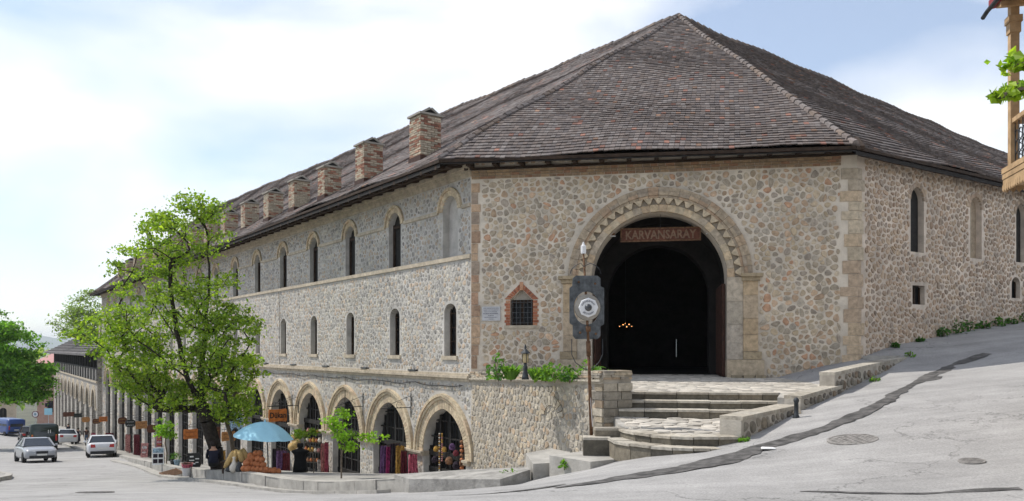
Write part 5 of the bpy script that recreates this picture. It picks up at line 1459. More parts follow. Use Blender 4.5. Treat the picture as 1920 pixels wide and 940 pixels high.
# chandelier inside the hall
cp_ = FF(4.35, 1.0, -11.0); chd = thing('chandelier', 'dim chandelier with warm bulbs deep inside the gateway', 'chandelier', cp_)
mb = MB(); mb.tube([(0, 0, 3.9), (0, 0, .1)], 0.01, 5); mb.lathe([(0.3, 0), (0.31, 0.02), (0.28, 0.03), (0.02, 0.05)], 14); mb.build('ring', M['iron'], chd)
for i, (x, z) in enumerate(((-.26, -.02), (-.1, .04), (.05, -.05), (.16, .06), (.27, -.02), (.0, .1))):
    mb = MB(); mb.lathe([(0.003, 0), (0.018, 0.012), (0.015, 0.03), (0.003, 0.045)], 8, (x, 0.05 * (i % 2), z)); mb.build('bulb', M['bulb'], chd)
# plaque beside the small window
p = FF(0.64, 1.08, 0.03); pq = thing('wall_plaque', 'grey inscribed plaque left of the small grilled window', 'plaque', p, zrot(dF))
mb = MB(); mb.obox((0, 0, 0), (.28, 0, 0), (0, .02, 0), (0, 0, .215)); mb.build('plate', M['plaque'], pq)
mb = MB(); rg = random.Random(2)
for r, w in enumerate((.22, .22, .2, .23, .08, .2, .06)):
    x = -w; z = .165 - r * .055
    while x < w: l = rg.uniform(.012, .03); mb.obox((x, -.0225, z), (l * .5, 0, 0), (0, .0025, 0), (0, 0, .009 if r not in (3,) else .012)); x += l + .012
o = mb.build('inscription', M['ink'], pq); o['kind'] = 'stuff'
# garden lantern in the planter
p = at(985, 690, 18.6); p.z = -0.72; ln = thing('garden_lantern', 'dark post lantern standing among the planter plants', 'lantern', p)
mb = MB(); mb.lathe([(.09, 0), (.075, .08), (.05, .2), (.055, .3), (.035, .34), (.035, .4)], 12); mb.build('post', M['iron'], ln, True)
mb = MB(); mb.lathe([(.05, .4), (.075, .42), (.075, .6), (.05, .62)], 8); mb.build('glass', M['glass_amber'], ln)
mb = MB(); mb.lathe([(.12, .62), (.11, .64), (.05, .7), (.02, .73), (.03, .76), (.006, .84)], 8); mb.build('hood', M['iron'], ln)
mb = MB()
for k in range(4): a_ = k * math.pi / 2 + .4; mb.tube([(math.cos(a_) * .08, math.sin(a_) * .08, .4), (math.cos(a_) * .08, math.sin(a_) * .08, .63)], .008, 4)
mb.build('cage', M['iron'], ln)
# iron sign on a leaning pole
pb = at(1110, 842, 16.1); pt = at(1094, 474, 16.0); ps = thing('pole_sign', 'rusty leaning pole carrying a notched iron plate with white octagonal medallion', 'sign', pb)
def pl_(u, v, dy=0): return at(u, v, 16.0 + dy) - pb
mb = MB(); mb.tube([(0, 0, -.1), pl_(1105, 700), pl_(1103, 640)], [.04, .035, .032], 8); mb.build('lower_pole', M['rust'], ps, True)
mb = MB(); mb.tube([pl_(1103, 640), pl_(1098, 540, .06), pl_(1094, 476)], [.028, .025, .02], 8); mb.tube([pl_(1104, 668), pl_(1103, 640)], [.05, .05], 8); mb.tube([pl_(1103, 622), pl_(1103, 612)], [.055, .055], 8); mb.build('upper_pole', M['rust'], ps, True)
out = [(1080, 517), (1120, 517), (1126, 522), (1126, 537), (1133, 540), (1133, 608), (1126, 612), (1126, 630), (1121, 636), (1079, 636), (1074, 630), (1074, 610), (1068, 606), (1068, 540), (1073, 536), (1074, 522)]
cxp, czp = 1100, 578
def ovl(a_, r): return (cxp + r * math.cos(a_) , czp + r * 1.3 * math.sin(a_))
# plate with an oval hole
N_ = 32; oo = []
def ray_out(a_):
    best = None
    dx, dy = math.cos(a_), math.sin(a_)
    for i in range(len(out)):
        x1, y1 = out[i][0] - cxp, out[i][1] - czp; x2, y2 = out[(i + 1) % len(out)][0] - cxp, out[(i + 1) % len(out)][1] - czp
        den = dx * (y2 - y1) - dy * (x2 - x1)
        if abs(den) < 1e-9: continue
        t = (x1 * (y2 - y1) - y1 * (x2 - x1)) / den; s = (x1 * dy - y1 * dx) / den
        if t > 0 and -1e-6 <= s <= 1 + 1e-6 and (best is None or t < best): best = t
    return (cxp + dx * best, czp + dy * best)
angs = sorted(set([2 * math.pi * k / 40 for k in range(40)] + [math.atan2(y - czp, x - cxp) % (2 * math.pi) for x, y in out])); n = len(angs)
po = [ray_out(a_) for a_ in angs]; pi_ = [ovl(a_, 24) for a_ in angs]
mb = MB()
V = [pl_(*p, .0) for p in po] + [pl_(*p, .0) for p in pi_] + [pl_(*p, .0) + Vector((0, .06, 0)) for p in po] + [pl_(*p, .0) + Vector((0, .06, 0)) for p in pi_]
Fs = []
for i in range(n):
    j = (i + 1) % n; Fs += [(i, j, n + j, n + i), (2 * n + i, 3 * n + i, 3 * n + j, 2 * n + j), (i, 2 * n + i, 2 * n + j, j), (n + i, n + j, 3 * n + j, 3 * n + i)]
mb.add(V, Fs); mb.build('iron_plate', M['wet_iron'], ps)
for (u, v) in ((1085, 529), (1116, 532), (1088, 624), (1117, 626)):
    mb = MB(); mb.lathe([(.026, 0), (.02, .02), (.004, .028)], 8, pl_(u, v), (0, -1, 0)); mb.build('bolt', M['rust'], ps)
mb = MB(); mb.lathe([(.25, 0), (.27, .02), (.26, .08), (.2, .1), (.02, .1)], 24, pl_(1101, 577, .03), (0, -1, 0)); mb.build('millstone', M['ashlar_grey'], ps)
for sx_ in (1,):
    pass
mb = MB(); mb.lathe([(.2, 0), (.2, .03), (.185, .04), (.01, .04)], 8, pl_(1103, 577, -.07), (0, -1, 0)); med = mb.build('medallion', M['white_paint'], ps)
mb = MB(); mb.lathe([(.07, 0), (.072, .02), (.05, .05), (.005, .06)], 16, pl_(1103, 577, -.112), (0, -1, 0)); mb.build('boss', M['wet_iron'], med, True)
cen = pl_(1103, 577, -.114)
for word, a0, step, flip in (('KARVANSARAY', 155, -13, 1), ('RESTORAN', 228, 12.5, -1)):
    for i, chh in enumerate(word):
        a_ = R(a0 + step * i); rr_ = 0.132
        rot = (R(90), (math.pi / 2 - a_) if flip > 0 else (-math.pi / 2 - a_), 0)
        e = Matrix.Rotation(rot[1], 3, 'Y') @ Matrix.Rotation(R(90), 3, 'X')
        text('letter', chh, 0.055, M['ink'], med, cen + Vector((rr_ * math.cos(a_), 0, rr_ * math.sin(a_))), e.to_euler(), 0.002)
for sg in (-1, 1):
    mb = MB(); mb.tube([pl_(1094, 500)] + [pl_(1098 + sg * 29 * math.sin(t), 515 - 22 * math.cos(t)) for t in np.linspace(0.3, 1.5, 6)], .008, 5)
    mb.build('hoop', M['iron'], ps); mb = MB(); mb.tube([pl_(1101 + sg * 29, 636), pl_(1101 + sg * 29, 665), pl_(1101 + sg * 22, 680), pl_(1103 + sg * 8, 692), pl_(1104, 694)], .009, 5)
    mb.build('hoop', M['iron'], ps)
mb = MB(); mb.lathe([(.05, 0), (.055, .02), (.055, .16), (.03, .18), (.012, .24)], 10, pl_(1094, 476)); mb.build('lamp_head', M['white_paint'], ps)
mb = MB(); mb.tube([pl_(1103, 640), pl_(1107, 668), pl_(1101, 690), pl_(1106, 712), pl_(1108, 760), pl_(1111, 800)], .006, 4); mb.build('cable', M['white_paint'], ps)

# ---------------------------------------------------------------- hanging shop signs and brackets
M['sign_orange'] = mat('sign_orange', (0.52, 0.17, 0.04), 0.25, 7, 0.6, 0.2, 40)
M['sign_tan'] = mat('sign_tan', (0.45, 0.22, 0.08), 0.3, 7, 0.6, 0.2, 40)
M['sign_brown'] = mat('sign_brown', (0.12, 0.045, 0.025), 0.3, 7, 0.6, 0.2, 40)
M['sign_black'] = mat('sign_black', (0.02, 0.025, 0.022), 0.1, 7, 0.5, 0.1, 40)
M['gold'] = mat('gold', (0.5, 0.33, 0.1), 0.1, 7, 0.5, 0.0)
def bracket(root, L_):
    mb = MB(); mb.tube([(0, 0, 0), (-L_, 0, 0)], .014, 5); mb.tube([(0, 0, -.35), (0, 0, .5)], .018, 5)
    mb.tube([(0, 0, .4)] + [(-L_ * t, 0, .4 - .38 * t) for t in (.3, .6, .9)], .01, 4)
    for cx_, r in ((-.4 * L_, .1), (-.72 * L_, .08)):
        mb.tube([(cx_ + r * math.cos(t), 0, .1 + r * math.sin(t)) for t in np.linspace(0, 5.5, 10)], .008, 4)
    return mb.build('bracket', M['iron'], root)
def shop_sign(s, z, w, h, bmat, lab, ov=False, txt=None, tmat=None, seed=0, dist=0.95):
    p = FL(s, z + h / 2 + .12, 0.05); root = thing('shop_sign', lab, 'sign', p, zrot(-nL), 'projecting shop signs along the arcade')
    # local +x runs from street to wall, local y along the street
    bracket(root, dist + w / 2)
    mb = MB(); cz = -(h / 2 + .12); c = Vector((-dist, 0, cz))
    if ov:
        poly = [c + Vector((w / 2 * math.copysign(abs(math.cos(t)) ** .6, math.cos(t)), -.02, h / 2 * math.copysign(abs(math.sin(t)) ** .7, math.sin(t)))) for t in np.linspace(0, 2 * math.pi, 19)[:-1]]
    else:
        poly = [c + Vector((x * w / 2, -.02, y * h / 2)) for x, y in ((-1, -.8), (-.9, -1), (.1, -.9), (.92, -1), (1, -.7), (.96, .1), (1, .8), (.9, 1), (-.2, .92), (-.94, 1), (-1, .6))]
    mb.prism(poly, (0, .04, 0)); mb.build('board', bmat, root)
    mb = MB()
    for x in (-.3, .3): mb.tube([c + Vector((x * w, 0, h / 2 - .02)), c + Vector((x * w, 0, h / 2 + .12))], .008, 4)
    mb.build('chain', M['iron'], root)
    # the board's street face towards the camera is local -y or +y, letters on both
    for sg in (-1, 1):
        if txt: text('lettering', txt, h * .62, tmat, root, c + Vector((0, sg * .024, 0)), (R(90), 0, 0 if sg < 0 else math.pi), .004, sx=.8, bold=.008)
        elif tmat:
            mb = MB(); rg = random.Random(seed)
            for r in ((.2, -.22) if h > .35 else (0,)):
                x = -.34 * w
                while x < .34 * w:
                    l = rg.uniform(.02, .05); zz = r * h + rg.uniform(-.015, .015); mb.tube([c + Vector((x, sg * .026, zz - .04)), c + Vector((x + l * .5, sg * .026, zz + .045)), c + Vector((x + l, sg * .026, zz - .03))], .008, 3); x += l + .025
            o = mb.build('lettering', tmat, root); o['kind'] = 'stuff'
def s_of(u, d=0.9):
    k = (u - CX) / F_PX
    # point A + dL*s + nL*d on the sight line
    ox, oy = A.x + nL.x * d, A.y + nL.y * d
    return (k * oy - ox) / (dL.x - k * dL.y)
def zrow(u, v, d=0.9):
    s = s_of(u, d); Y = A.y + dL.y * s + nL.y * d; return s, (HY - v) / F_PX * Y, Y
SG = [(525, 779, 34, 24, 'sign_orange', 'orange plank sign reading Dükan above the blue parasol', False, 'Dükan', 'black_paint'),
      (361, 814, 27, 19, 'sign_orange', 'orange-brown plank sign just left of the big tree trunk', False, None, 'sign_brown'),
      (402, 812, 30, 22, 'sign_brown', 'dark red sign half hidden behind the big tree trunk', False, None, 'gold'),
      (432, 818, 26, 18, 'sign_tan', 'reddish tan sign between the two tree trunks', False, None, 'sign_brown'),
      (268, 797, 22, 15, 'sign_tan', 'tan wooden sign right of the black oval sign', False, None, 'sign_brown'),
      (247, 794, 20, 14, 'sign_black', 'black oval sign with two lines of white lettering', True, None, 'white_paint'),
      (232, 789, 17, 13, 'sign_brown', 'dark oval sign with gold lettering', True, None, 'gold'),
      (287, 804, 18, 15, 'sign_brown', 'dark maroon sign left of the round-headed sapling', True, None, None),
      (196, 786, 16, 10, 'sign_orange', 'small bright orange sign along the far arcade', False, None, 'sign_brown'),
      (183, 790, 15, 10, 'sign_brown', 'small dark oval sign left of the bright orange one', True, None, 'gold'),
      (163, 787, 16, 10, 'sign_tan', 'rounded brown sign above the walking people', True, None, None),
      (148, 779, 15, 8, 'sign_black', 'dark board above the farthest shops', False, None, None),
      (131, 777, 22, 9, 'sign_brown', 'leftmost brown sign at the far end of the arcade', False, None, None)]
for i, (u, v, w, h, m_, lab, ov, tx, tm) in enumerate(SG):
    s, z, Y = zrow(u, v); sc = Y / F_PX
    # board stands square to the wall; foreshortening of its width
    fs = abs(nL.x - nL.y * (u - CX) / F_PX)
    shop_sign(s, z, w * sc / fs, h * sc, M[m_], lab, ov, tx, M[tm] if tm else None, 50 + i)
for (u, v, lab) in ((681, 762, 'bare iron scroll bracket left of the second arch'), (771, 764, 'bare iron scroll bracket right of the second arch'), (548, 760, 'bare iron scroll bracket between the fourth and fifth arches')):
    s, z, Y = zrow(u, v, 0.02); root = thing('sign_bracket', lab, 'bracket', FL(s, z, 0.03), zrot(-nL), 'empty scroll brackets'); bracket(root, 1.15)

# ---------------------------------------------------------------- goods set out along the pavement
def near_wall(u, v, d=0.28): return zrow(u, v, d)[2]
def pz(p):   # height of the pavement at a plan point
    s, d = FL.inv(p); 
    k = min(kp, key=lambda q: (q.x - p.x) ** 2 * 0 + abs(FL.inv(q)[0] - s)); D = FL.inv(k)[1]
    t = max(0, min(1, 1 - (d + .6) / (D + .6))); return (ktop(k) - .01) * (1 - t) + zb(max(s, 0)) * t
def spot(u, Y): 
    p = Vector(((u - CX) / F_PX * Y, Y, 0)); p.z = pz(p); return p
M['clay'] = mat('clay', (0.42, 0.15, 0.06), 0.2, 9, 0.75, 0.2, 30)
M['cream_clay'] = mat('cream_clay', (0.6, 0.55, 0.47), 0.15, 9, 0.6, 0.1, 30)
M['straw'] = mat('straw', (0.55, 0.38, 0.16), 0.25, 30, 0.9, 0.5, 80)
M['felt'] = mat('felt', (0.012, 0.012, 0.013), 0.2, 15, 1.0, 0.5, 60)
M['parasol'] = mat('parasol', (0.33, 0.6, 0.72), 0.06, 3, 0.8, 0.05, 20)
def cloth_mat(name, c): M[name] = mat(name, c, 0.55, 11, 0.95, 0.4, 50); return M[name]
for n_, c in (('cl_magenta', (.3, .03, .12)), ('cl_purple', (.15, .08, .18)), ('cl_wine', (.16, .03, .04)), ('cl_pink', (.5, .12, .17)), ('cl_rose', (.5, .24, .22)), ('cl_dark', (.035, .025, .035)), ('cl_gold', (.45, .26, .06)), ('cl_white', (.6, .58, .55)), ('cl_blue', (.3, .42, .52)), ('cl_green', (.08, .14, .08)), ('cl_brown', (.25, .13, .07))): cloth_mat(n_, c)
# parasol
p = spot(503, 25.8); zt = at(497, 792, 25.6).z; par = thing('parasol', 'open sky-blue parasol shading the pottery stall', 'parasol', p)
H = zt - p.z
mb = MB(); mb.tube([(0, 0, 0), (-.02, 0, H * .5), (-.09, -.05, H)], .02, 8); mb.build('pole', M['iron'], par)
mb = MB(); ng = 8; rings = 6; V = []; Fs = []; Rr_ = 1.0; cN = Vector((-.09, -.05, H)); tilt = Matrix.Rotation(R(5), 3, 'Y')
for i in range(rings + 1):
    r = Rr_ * i / rings
    for k in range(ng * 4):
        a_ = 2 * math.pi * k / (ng * 4); sc = 1 - .06 * (i / rings) * abs(math.sin(a_ * ng / 2)); dip = -.5 * (i / rings) ** 1.9 - .03 * abs(math.sin(a_ * ng / 2)) * (i / rings)
        V.append(cN + tilt @ Vector((r * sc * math.cos(a_), r * sc * math.sin(a_), dip)))
for i in range(rings):
    for k in range(ng * 4): Fs.append((i * 32 + k, i * 32 + (k + 1) % 32, (i + 1) * 32 + (k + 1) % 32, (i + 1) * 32 + k))
mb.add(V, Fs); mb.build('canopy', M['parasol'], par, True)
for k in range(8):
    mb = MB(); a_ = 2 * math.pi * k / 8; mb.tube([cN - Vector((0, 0, .04))] + [cN + tilt @ Vector((Rr_ * t * math.cos(a_), Rr_ * t * math.sin(a_), -.5 * t ** 1.9 - .02)) for t in (.33, .66, .97)], .006, 4); mb.build('rib', M['iron'], par)
mb = MB(); mb.lathe([(.03, 0), (.02, .05), (.004, .1)], 8, cN); mb.build('finial', M['parasol'], par)
# clay pots in a heap
potprof = [(.05, 0), (.09, .03), (.115, .09), (.1, .15), (.06, .18), (.065, .2), (.055, .2), (.05, .17)]
base_pot = MB(); base_pot.lathe(potprof, 14); pot_me = None
rows = [(0, 6, 458, 25.0), (1, 5, 462, 25.1), (2, 4, 466, 25.2), (3, 3, 470, 25.25)]
first = None; ORD = ['leftmost', 'second from left', 'third from left', 'fourth from left', 'fifth from left', 'sixth from left']
for lev, n_, u0, Y in rows:
    for k in range(n_):
        p = spot(u0 + k * 8.2 + rnd.uniform(-1, 1), Y + rnd.uniform(-.06, .06)); p.z += lev * .165
        if first is None: first = base_pot.build('clay_pot', M['clay'], None, True); o = first
        else: o = first.copy(); COL.objects.link(o)
        o.location = p; o.rotation_euler = (rnd.uniform(-.3, .3), rnd.uniform(-.3, .3), rnd.uniform(0, 6)); s = rnd.uniform(.85, 1.1); o.scale = (s, s, s)
        tag(o, '%s terracotta pot in the %s row of the heap under the parasol' % (ORD[k] if k < n_ - 1 else 'rightmost', ('bottom', 'second', 'third', 'top')[lev]), 'pot', 'terracotta pots in the %s row' % ('bottom', 'second', 'third', 'top')[lev])
for i, (u, Y, s_) in enumerate(((497, 25.0, .8), (505, 25.05, .9), (513, 25.0, 1.0), (521, 25.05, .85))):
    o = first.copy(); COL.objects.link(o); o.location = spot(u, Y); o.scale = (s_, s_, s_); tag(o, '%s terracotta pot in the low row right of the parasol pole' % (ORD[i] if i < 3 else 'rightmost'), 'pot', 'pots right of the parasol pole')
for i, (u, Y, m_, pr, lab) in enumerate(((439, 25.2, 'cream_clay', [(.08, 0), (.14, .08), (.15, .18), (.08, .3), (.04, .4), (.045, .46), (.06, .5)], 'pale slender-necked jug under the parasol'), (449, 25.1, 'iron', [(.07, 0), (.13, .1), (.12, .2), (.06, .32), (.07, .36)], 'dark metal jug next to the pale jug'), (431, 25.4, 'iron', [(.1, 0), (.13, .05), (.13, .12), (.1, .14)], 'low dark pan left of the pale jug'))):
    mb = MB(); mb.lathe(pr, 14); o = mb.build('jug', M[m_], None, True); o.location = spot(u, Y); tag(o, lab, 'jug')
for i, (u, v, Y, ln_, r, tlt, lab) in enumerate(((430, 862, 25.5, .62, .09, .5, 'long woven straw basket leaning left of the jugs'), (441, 858, 25.5, .5, .1, .2, 'middle straw basket behind the pale jug'), (452, 856, 25.4, .42, .1, -.25, 'upright straw basket right of the jugs'), (459, 852, 25.5, .4, .1, -.45, 'straw broom head at the right of the baskets'))):
    mb = MB(); mb.lathe([(r * .7, -ln_ / 2), (r, -ln_ / 4), (r * .95, ln_ / 4), (r * .6, ln_ / 2), (r * .5, ln_ / 2 - .03)], 12); o = mb.build('straw_basket', M['straw'], None, True); o.location = at(u, v, Y); o.rotation_euler = (.1, tlt, 0); tag(o, lab, 'basket')
# wooden rack for the baskets
rk = thing('display_bench', 'low dark bench behind the baskets and jugs', 'bench', spot(445, 25.9)); mb = MB(); mb.obox((0, 0, .38), (.5, 0, 0), (0, .2, 0), (0, 0, .025)); mb.build('seat', M['timber_dark'], rk)
for x in (-.42, .42):
    for y in (-.15, .15): mb = MB(); mb.obox((x, y, .18), (.025, 0, 0), (0, .025, 0), (0, 0, .178)); mb.build('leg', M['timber_dark'], rk)
# black felt cloak on a stand, straw hats over it
p = spot(563, 27.6); ck = thing('felt_cloak', 'black felt cloak with broad shoulders displayed in front of a pier', 'cloak', p)
mb = MB(); mb.lathe([(.27, .02), (.25, .2), (.21, .45), (.22, .62), (.32, .74), (.29, .78), (.11, .83), (.06, .88)], 20, sx=1.0, sy=.6); mb.build('cloak', M['felt'], ck, True)
mb = MB(); mb.lathe([(.065, .87), (.11, .89), (.115, .98), (.09, 1.03), (.02, 1.04)], 14); mb.build('hat', M['felt'], ck, True)
for i, (u, v, lab) in enumerate(((553, 822, 'upper round straw hat hung on the pier'), (548, 838, 'middle straw hat hung on the pier'), (556, 832, 'right straw hat hung on the pier'))):
    o = thing('straw_hat', lab, 'hat', at(u, v, near_wall(u, v, 0.2))); o.scale = (1.3, 1.3, 1.3); mb = MB(); mb.lathe([(.16, 0), (.15, .02), (.09, .03), (.08, .12), (.02, .14)], 16, axis=(0, -1, .1)); mb.build('crown', M['straw'], o, True)
    mb = MB(); mb.tube([(0, 0, .09), (0, .1, .2)], .006, 4); mb.build('loop', M['iron'], o)
# textiles: hanging cloths with folds
def cloth(name, lab, u, v0, v1, Y, w, m_, seed, group=None, flare=.25, cat='textile'):
    rg = random.Random(seed); top = at(u, v0, Y); bot = at(u, v1, Y).z
    root = thing(name, lab, cat, (top.x, top.y, bot), group=group); H_ = top.z - bot
    for k in range(1):
        V = []; Fs = []; nx, nz2 = 12, 8; ph = rg.uniform(0, 6)
        for j in range(nz2 + 1):
            t = j / nz2
            for i in range(nx + 1):
                x = (i / nx - .5) * w * (1 - flare * t); V.append((x, .08 * math.sin(i * 1.7 + ph + .4 * math.sin(t * 3)) * (1.2 - .5 * t) + .05 * math.sin(i * .8 + 5 * t) - .02, H_ * t - (.02 + .1 * (1 - t)) * math.sin(i * 1.3 + ph)))
        for j in range(nz2):
            for i in range(nx): Fs.append((j * 13 + i, j * 13 + i + 1, (j + 1) * 13 + i + 1, (j + 1) * 13 + i))
        n = len(V); V2 = [(x, y + .02, z) for x, y, z in V]
        mb = MB(); mb.add(V + V2, Fs + [tuple(i + n for i in f) for f in Fs]); mb.build('cloth', M[m_], root, True)
    mb = MB(); mb.tube([(-w * .4, .03, H_), (w * .4, .03, H_)], .015, 5); mb.build('rail', M['timber_dark'], root)
    return root
TX = [(724, 836, 893, 27.2, .45, 'cl_purple', 'purple patterned shawl at the left of the rack'), (733, 838, 894, 26.9, .4, 'cl_magenta', 'magenta shawl hanging low on the rack'), (741, 832, 893, 27.0, .4, 'cl_dark', 'dark shawl in the middle of the rack'), (750, 836, 894, 27.0, .36, 'cl_gold', 'gold-brown patterned shawl at the right of the rack'), (757, 846, 894, 27.1, .26, 'cl_wine', 'wine red shawl next to the pink cloth'), (774, 852, 892, 26.3, .36, 'cl_pink', 'bright pink cloth hung before the pier of the first arch'),
      (606, 832, 890, 29.0, .2, 'cl_rose', 'rose striped rug hung on the pier left of the sapling'), (613, 830, 890, 28.9, .16, 'cl_pink', 'narrow pink rug beside the rose striped rug'), (599, 862, 889, 28.8, .2, 'cl_white', 'white cloth at the foot of the pottery shelf'),
      (528, 845, 887, 30.5, .5, 'cl_purple', 'purple grey scarves hanging in the fifth arch'), (519, 842, 887, 31.0, .4, 'cl_dark', 'dark scarves hanging left in the fifth arch'), (537, 850, 887, 30.4, .3, 'cl_wine', 'dark red scarf at the right of the fifth arch'),
      (404, 850, 884, 33.5, .3, 'cl_blue', 'pale blue cloth hung right of the big tree trunk'), (417, 845, 884, 33.8, .36, 'cl_gold', 'ochre rug hung between the two tree trunks'), (411, 842, 882, 34.2, .25, 'cl_white', 'white cloth beside the ochre rug'),
      (440, 775, 805, 36.0, .9, 'cl_blue', 'pale blue printed banner above the stall'), (256, 815, 858, 57, .5, 'cl_wine', 'dark red carpet hung in the shaded far arcade'), (240, 815, 848, 62, .5, 'cl_rose', 'rose carpet hung in the far arcade'), (176, 812, 836, 75, .5, 'cl_pink', 'red cloth hung near the walking people'), (205, 812, 838, 70, .9, 'cl_wine', 'red patterned textiles beside the far shop doors')]
for i, (u, v0, v1, Y, w, m_, lab) in enumerate(TX):
    Yn = near_wall(u, v1, 0.7 if v1 < 810 else 0.3); w = w * Yn / Y; Y = Yn
    cloth('hanging_cloth', lab, u, v0, v1, Y, w, m_, 300 + i, 'textiles hung out for sale')
# shelf of ceramics in the fourth arch
SC = 1.16; p = spot(584, 33.6); sh = thing('pottery_shelf', 'stepped wooden shelf of ceramics in the fourth arch', 'shelf', p, zrot(Vector((1, -.3, 0))))
sh.scale = (SC, SC, SC)
levels = [(.35, .0), (.7, .08), (1.05, .16), (1.38, .24)]
for z, y in levels: mb = MB(); mb.obox((0, y, z), (.34, 0, 0), (0, .1, 0), (0, 0, .012)); mb.build('shelf_board', M['timber_grey'], sh)
for x in (-.33, .33): mb = MB(); mb.bar((x, -.06, 0), (x, .3, 1.5), .03, .03); mb.build('leg', M['timber_dark'], sh)
pots2 = {}
Rz = Matrix.Rotation(zrot(Vector((1, -.3, 0))), 3, 'Z')
for li, (z, y) in enumerate(levels):
    for k in range(5):
        cm = rnd.choice(['clay', 'cream_clay', 'cl_gold', 'cl_rose', 'cl_brown'])
        if cm not in pots2:
            mb = MB(); mb.lathe([(.03, 0), (.06, .03), (.072, .08), (.05, .13), (.035, .15), (.042, .17)], 10); o = mb.build('ceramic_jar', M[cm], None, True); pots2[cm] = o
        else: o = pots2[cm].copy(); COL.objects.link(o)
        o.location = Vector(sh.location) + Rz @ (Vector((-.26 + k * .13, y - .02, z + .013)) * SC); s = rnd.uniform(.8, 1.15) * SC; o.scale = (s, s, s)
        tag(o, '%s little jar on the %s shelf of the pottery stand' % (ORD[k] if k < 4 else 'rightmost', ('lowest', 'second lowest', 'second highest', 'top')[li]), 'jar', 'ceramic jars on the %s shelf' % ('lowest', 'second lowest', 'second highest', 'top')[li])
# strings of trinkets in the first arch
for i, (u, v0, v1, Y, lab, cols, n_) in enumerate(((824, 812, 884, 26.2, 'long string of wooden beads in the first arch', ['cl_brown', 'cl_gold', 'cream_clay'], 20), (829, 812, 866, 26.3, 'shorter bead string in the first arch', ['cl_rose', 'cl_gold'], 14), (866, 825, 882, 25.2, 'string of brown gourds at the right of the first arch', ['clay', 'cl_brown'], 7))):
    Y = near_wall(u, v0, -0.08); top = at(u, v0, Y); L_ = (at(u, v0, Y) - at(u, v1, Y)).z; root = thing('bead_string', lab, 'beads', (top.x, top.y, top.z - L_)); mb = MB(); mb.tube([(0, 0, 0), (0, 0, L_)], .006, 4); mb.build('cord', M['iron'], root)
    for k in range(n_):
        r = L_ / n_ * .5; mb = MB(); mb.lathe([(.2 * r, -r * .9), (r * .95, -r * .3), (r * .95, r * .3), (.2 * r, r * .9)], 8, (0, 0, (k + .5) * L_ / n_)); mb.build('bead', M[rnd.choice(cols)], root)
for i, (u, v, Y, r, m_, lab) in enumerate(((818, 842, 26.4, .1, 'cl_gold', 'yellow felt bag left of the bead strings'), (833, 843, 26.4, .09, 'cl_gold', 'yellow felt hat right of the bead strings'), (848, 838, 26.2, .11, 'cl_purple', 'purple woollen hat in the first arch'), (855, 850, 26.0, .1, 'cl_wine', 'dark red bag in the first arch'), (842, 864, 26.3, .13, 'cl_brown', 'brown leather bag low in the first arch'), (856, 873, 26.0, .13, 'cl_dark', 'black patterned bag low in the first arch'), (868, 868, 25.3, .12, 'cl_brown', 'brown woven bag at the right jamb of the first arch'), (816, 862, 26.5, .12, 'cl_dark', 'black bag low at the left of the first arch'))):
    Y = near_wall(u, v, -0.1); c = at(u, v, Y); root = thing('hanging_bag', lab, 'bag', c - Vector((0, 0, r))); mb = MB(); mb.lathe([(.2 * r, 0), (r * .9, .25 * r), (r, r), (r * .7, 1.7 * r), (.25 * r, 2 * r)], 10, sy=.5); mb.build('pouch', M[m_], root, True)
    mb = MB(); mb.tube([(-.4 * r, 0, 1.7 * r), (0, 0, 4.2 * r), (.4 * r, 0, 1.7 * r)], .007, 4); mb.build('strap', M['iron'], root)
# boards, poster stand, flower pots, bucket
def board(lab, u, v0, v1, Y, w, base, marks, lean=.12, seed=1):
    for Yt in np.arange(31, 60, .2):
        b_ = at(u, v1, Yt)
        if b_.z < pz(b_): break
    w = w * Yt / Y; Y = Yt; h = (v1 - v0) / F_PX * Y; root = thing('sign_board', lab, 'board', b_, R(14)); mb = MB(); ln = h * lean
    mb.hexa([(-w / 2, 0, 0), (w / 2, 0, 0), (w / 2, .03, 0), (-w / 2, .03, 0), (-w / 2, ln, h), (w / 2, ln, h), (w / 2, ln + .03, h), (-w / 2, ln + .03, h)]); mb.build('panel', base, root)
    rg = random.Random(seed)
    for k, (x0, x1, z0, z1, m_) in enumerate(marks):
        mb = MB(); y0, y1 = z0 * ln, z1 * ln; mb.hexa([(x0 * w, y0 - .006, z0 * h), (x1 * w, y0 - .006, z0 * h), (x1 * w, y0 - .001, z0 * h), (x0 * w, y0 - .001, z0 * h), (x0 * w, y1 - .006, z1 * h), (x1 * w, y1 - .006, z1 * h), (x1 * w, y1 - .001, z1 * h), (x0 * w, y1 - .001, z1 * h)]); mb.build('print', M[m_], root)
    for x in (-w * .45, w * .45): mb = MB(); mb.bar((x, .04 + ln, h * .95), (x, .35, 0), .02, .02); mb.build('prop', M['timber_dark'], root)
board('white poster stand with four dark photographs', 296, 840, 872, 36, .5, M['white_paint'], [(-.42, -.04, .42, .64, 'cl_dark'), (.04, .42, .42, .64, 'cl_dark'), (-.42, -.04, .1, .34, 'cl_dark'), (.04, .42, .1, .34, 'cl_dark'), (-.45, .45, .7, .96, 'cl_blue')])
board('striped red and yellow menu board above the poster stand', 304, 818, 842, 37.5, .5, M['cl_pink'], [(-.45, .45, .1 + .2 * i, .18 + .2 * i, 'cl_gold' if i % 2 else 'cl_white') for i in range(4)], .02)
board('leaning red and white board between the piers', 270, 832, 858, 42, .36, M['cl_rose'], [(-.3, .3, .6, .8, 'cl_white'), (-.3, .2, .3, .4, 'cl_white')], .25)
board('dark notice board with white sketches by the big tree', 364, 850, 876, 34, .5, M['black_paint'], [(-.35, -.05, .7, .8, 'white_paint'), (-.4, .0, .45, .52, 'white_paint'), (.1, .4, .55, .62, 'white_paint'), (-.3, .1, .2, .28, 'white_paint'), (.1, .35, .3, .36, 'white_paint')], .05)
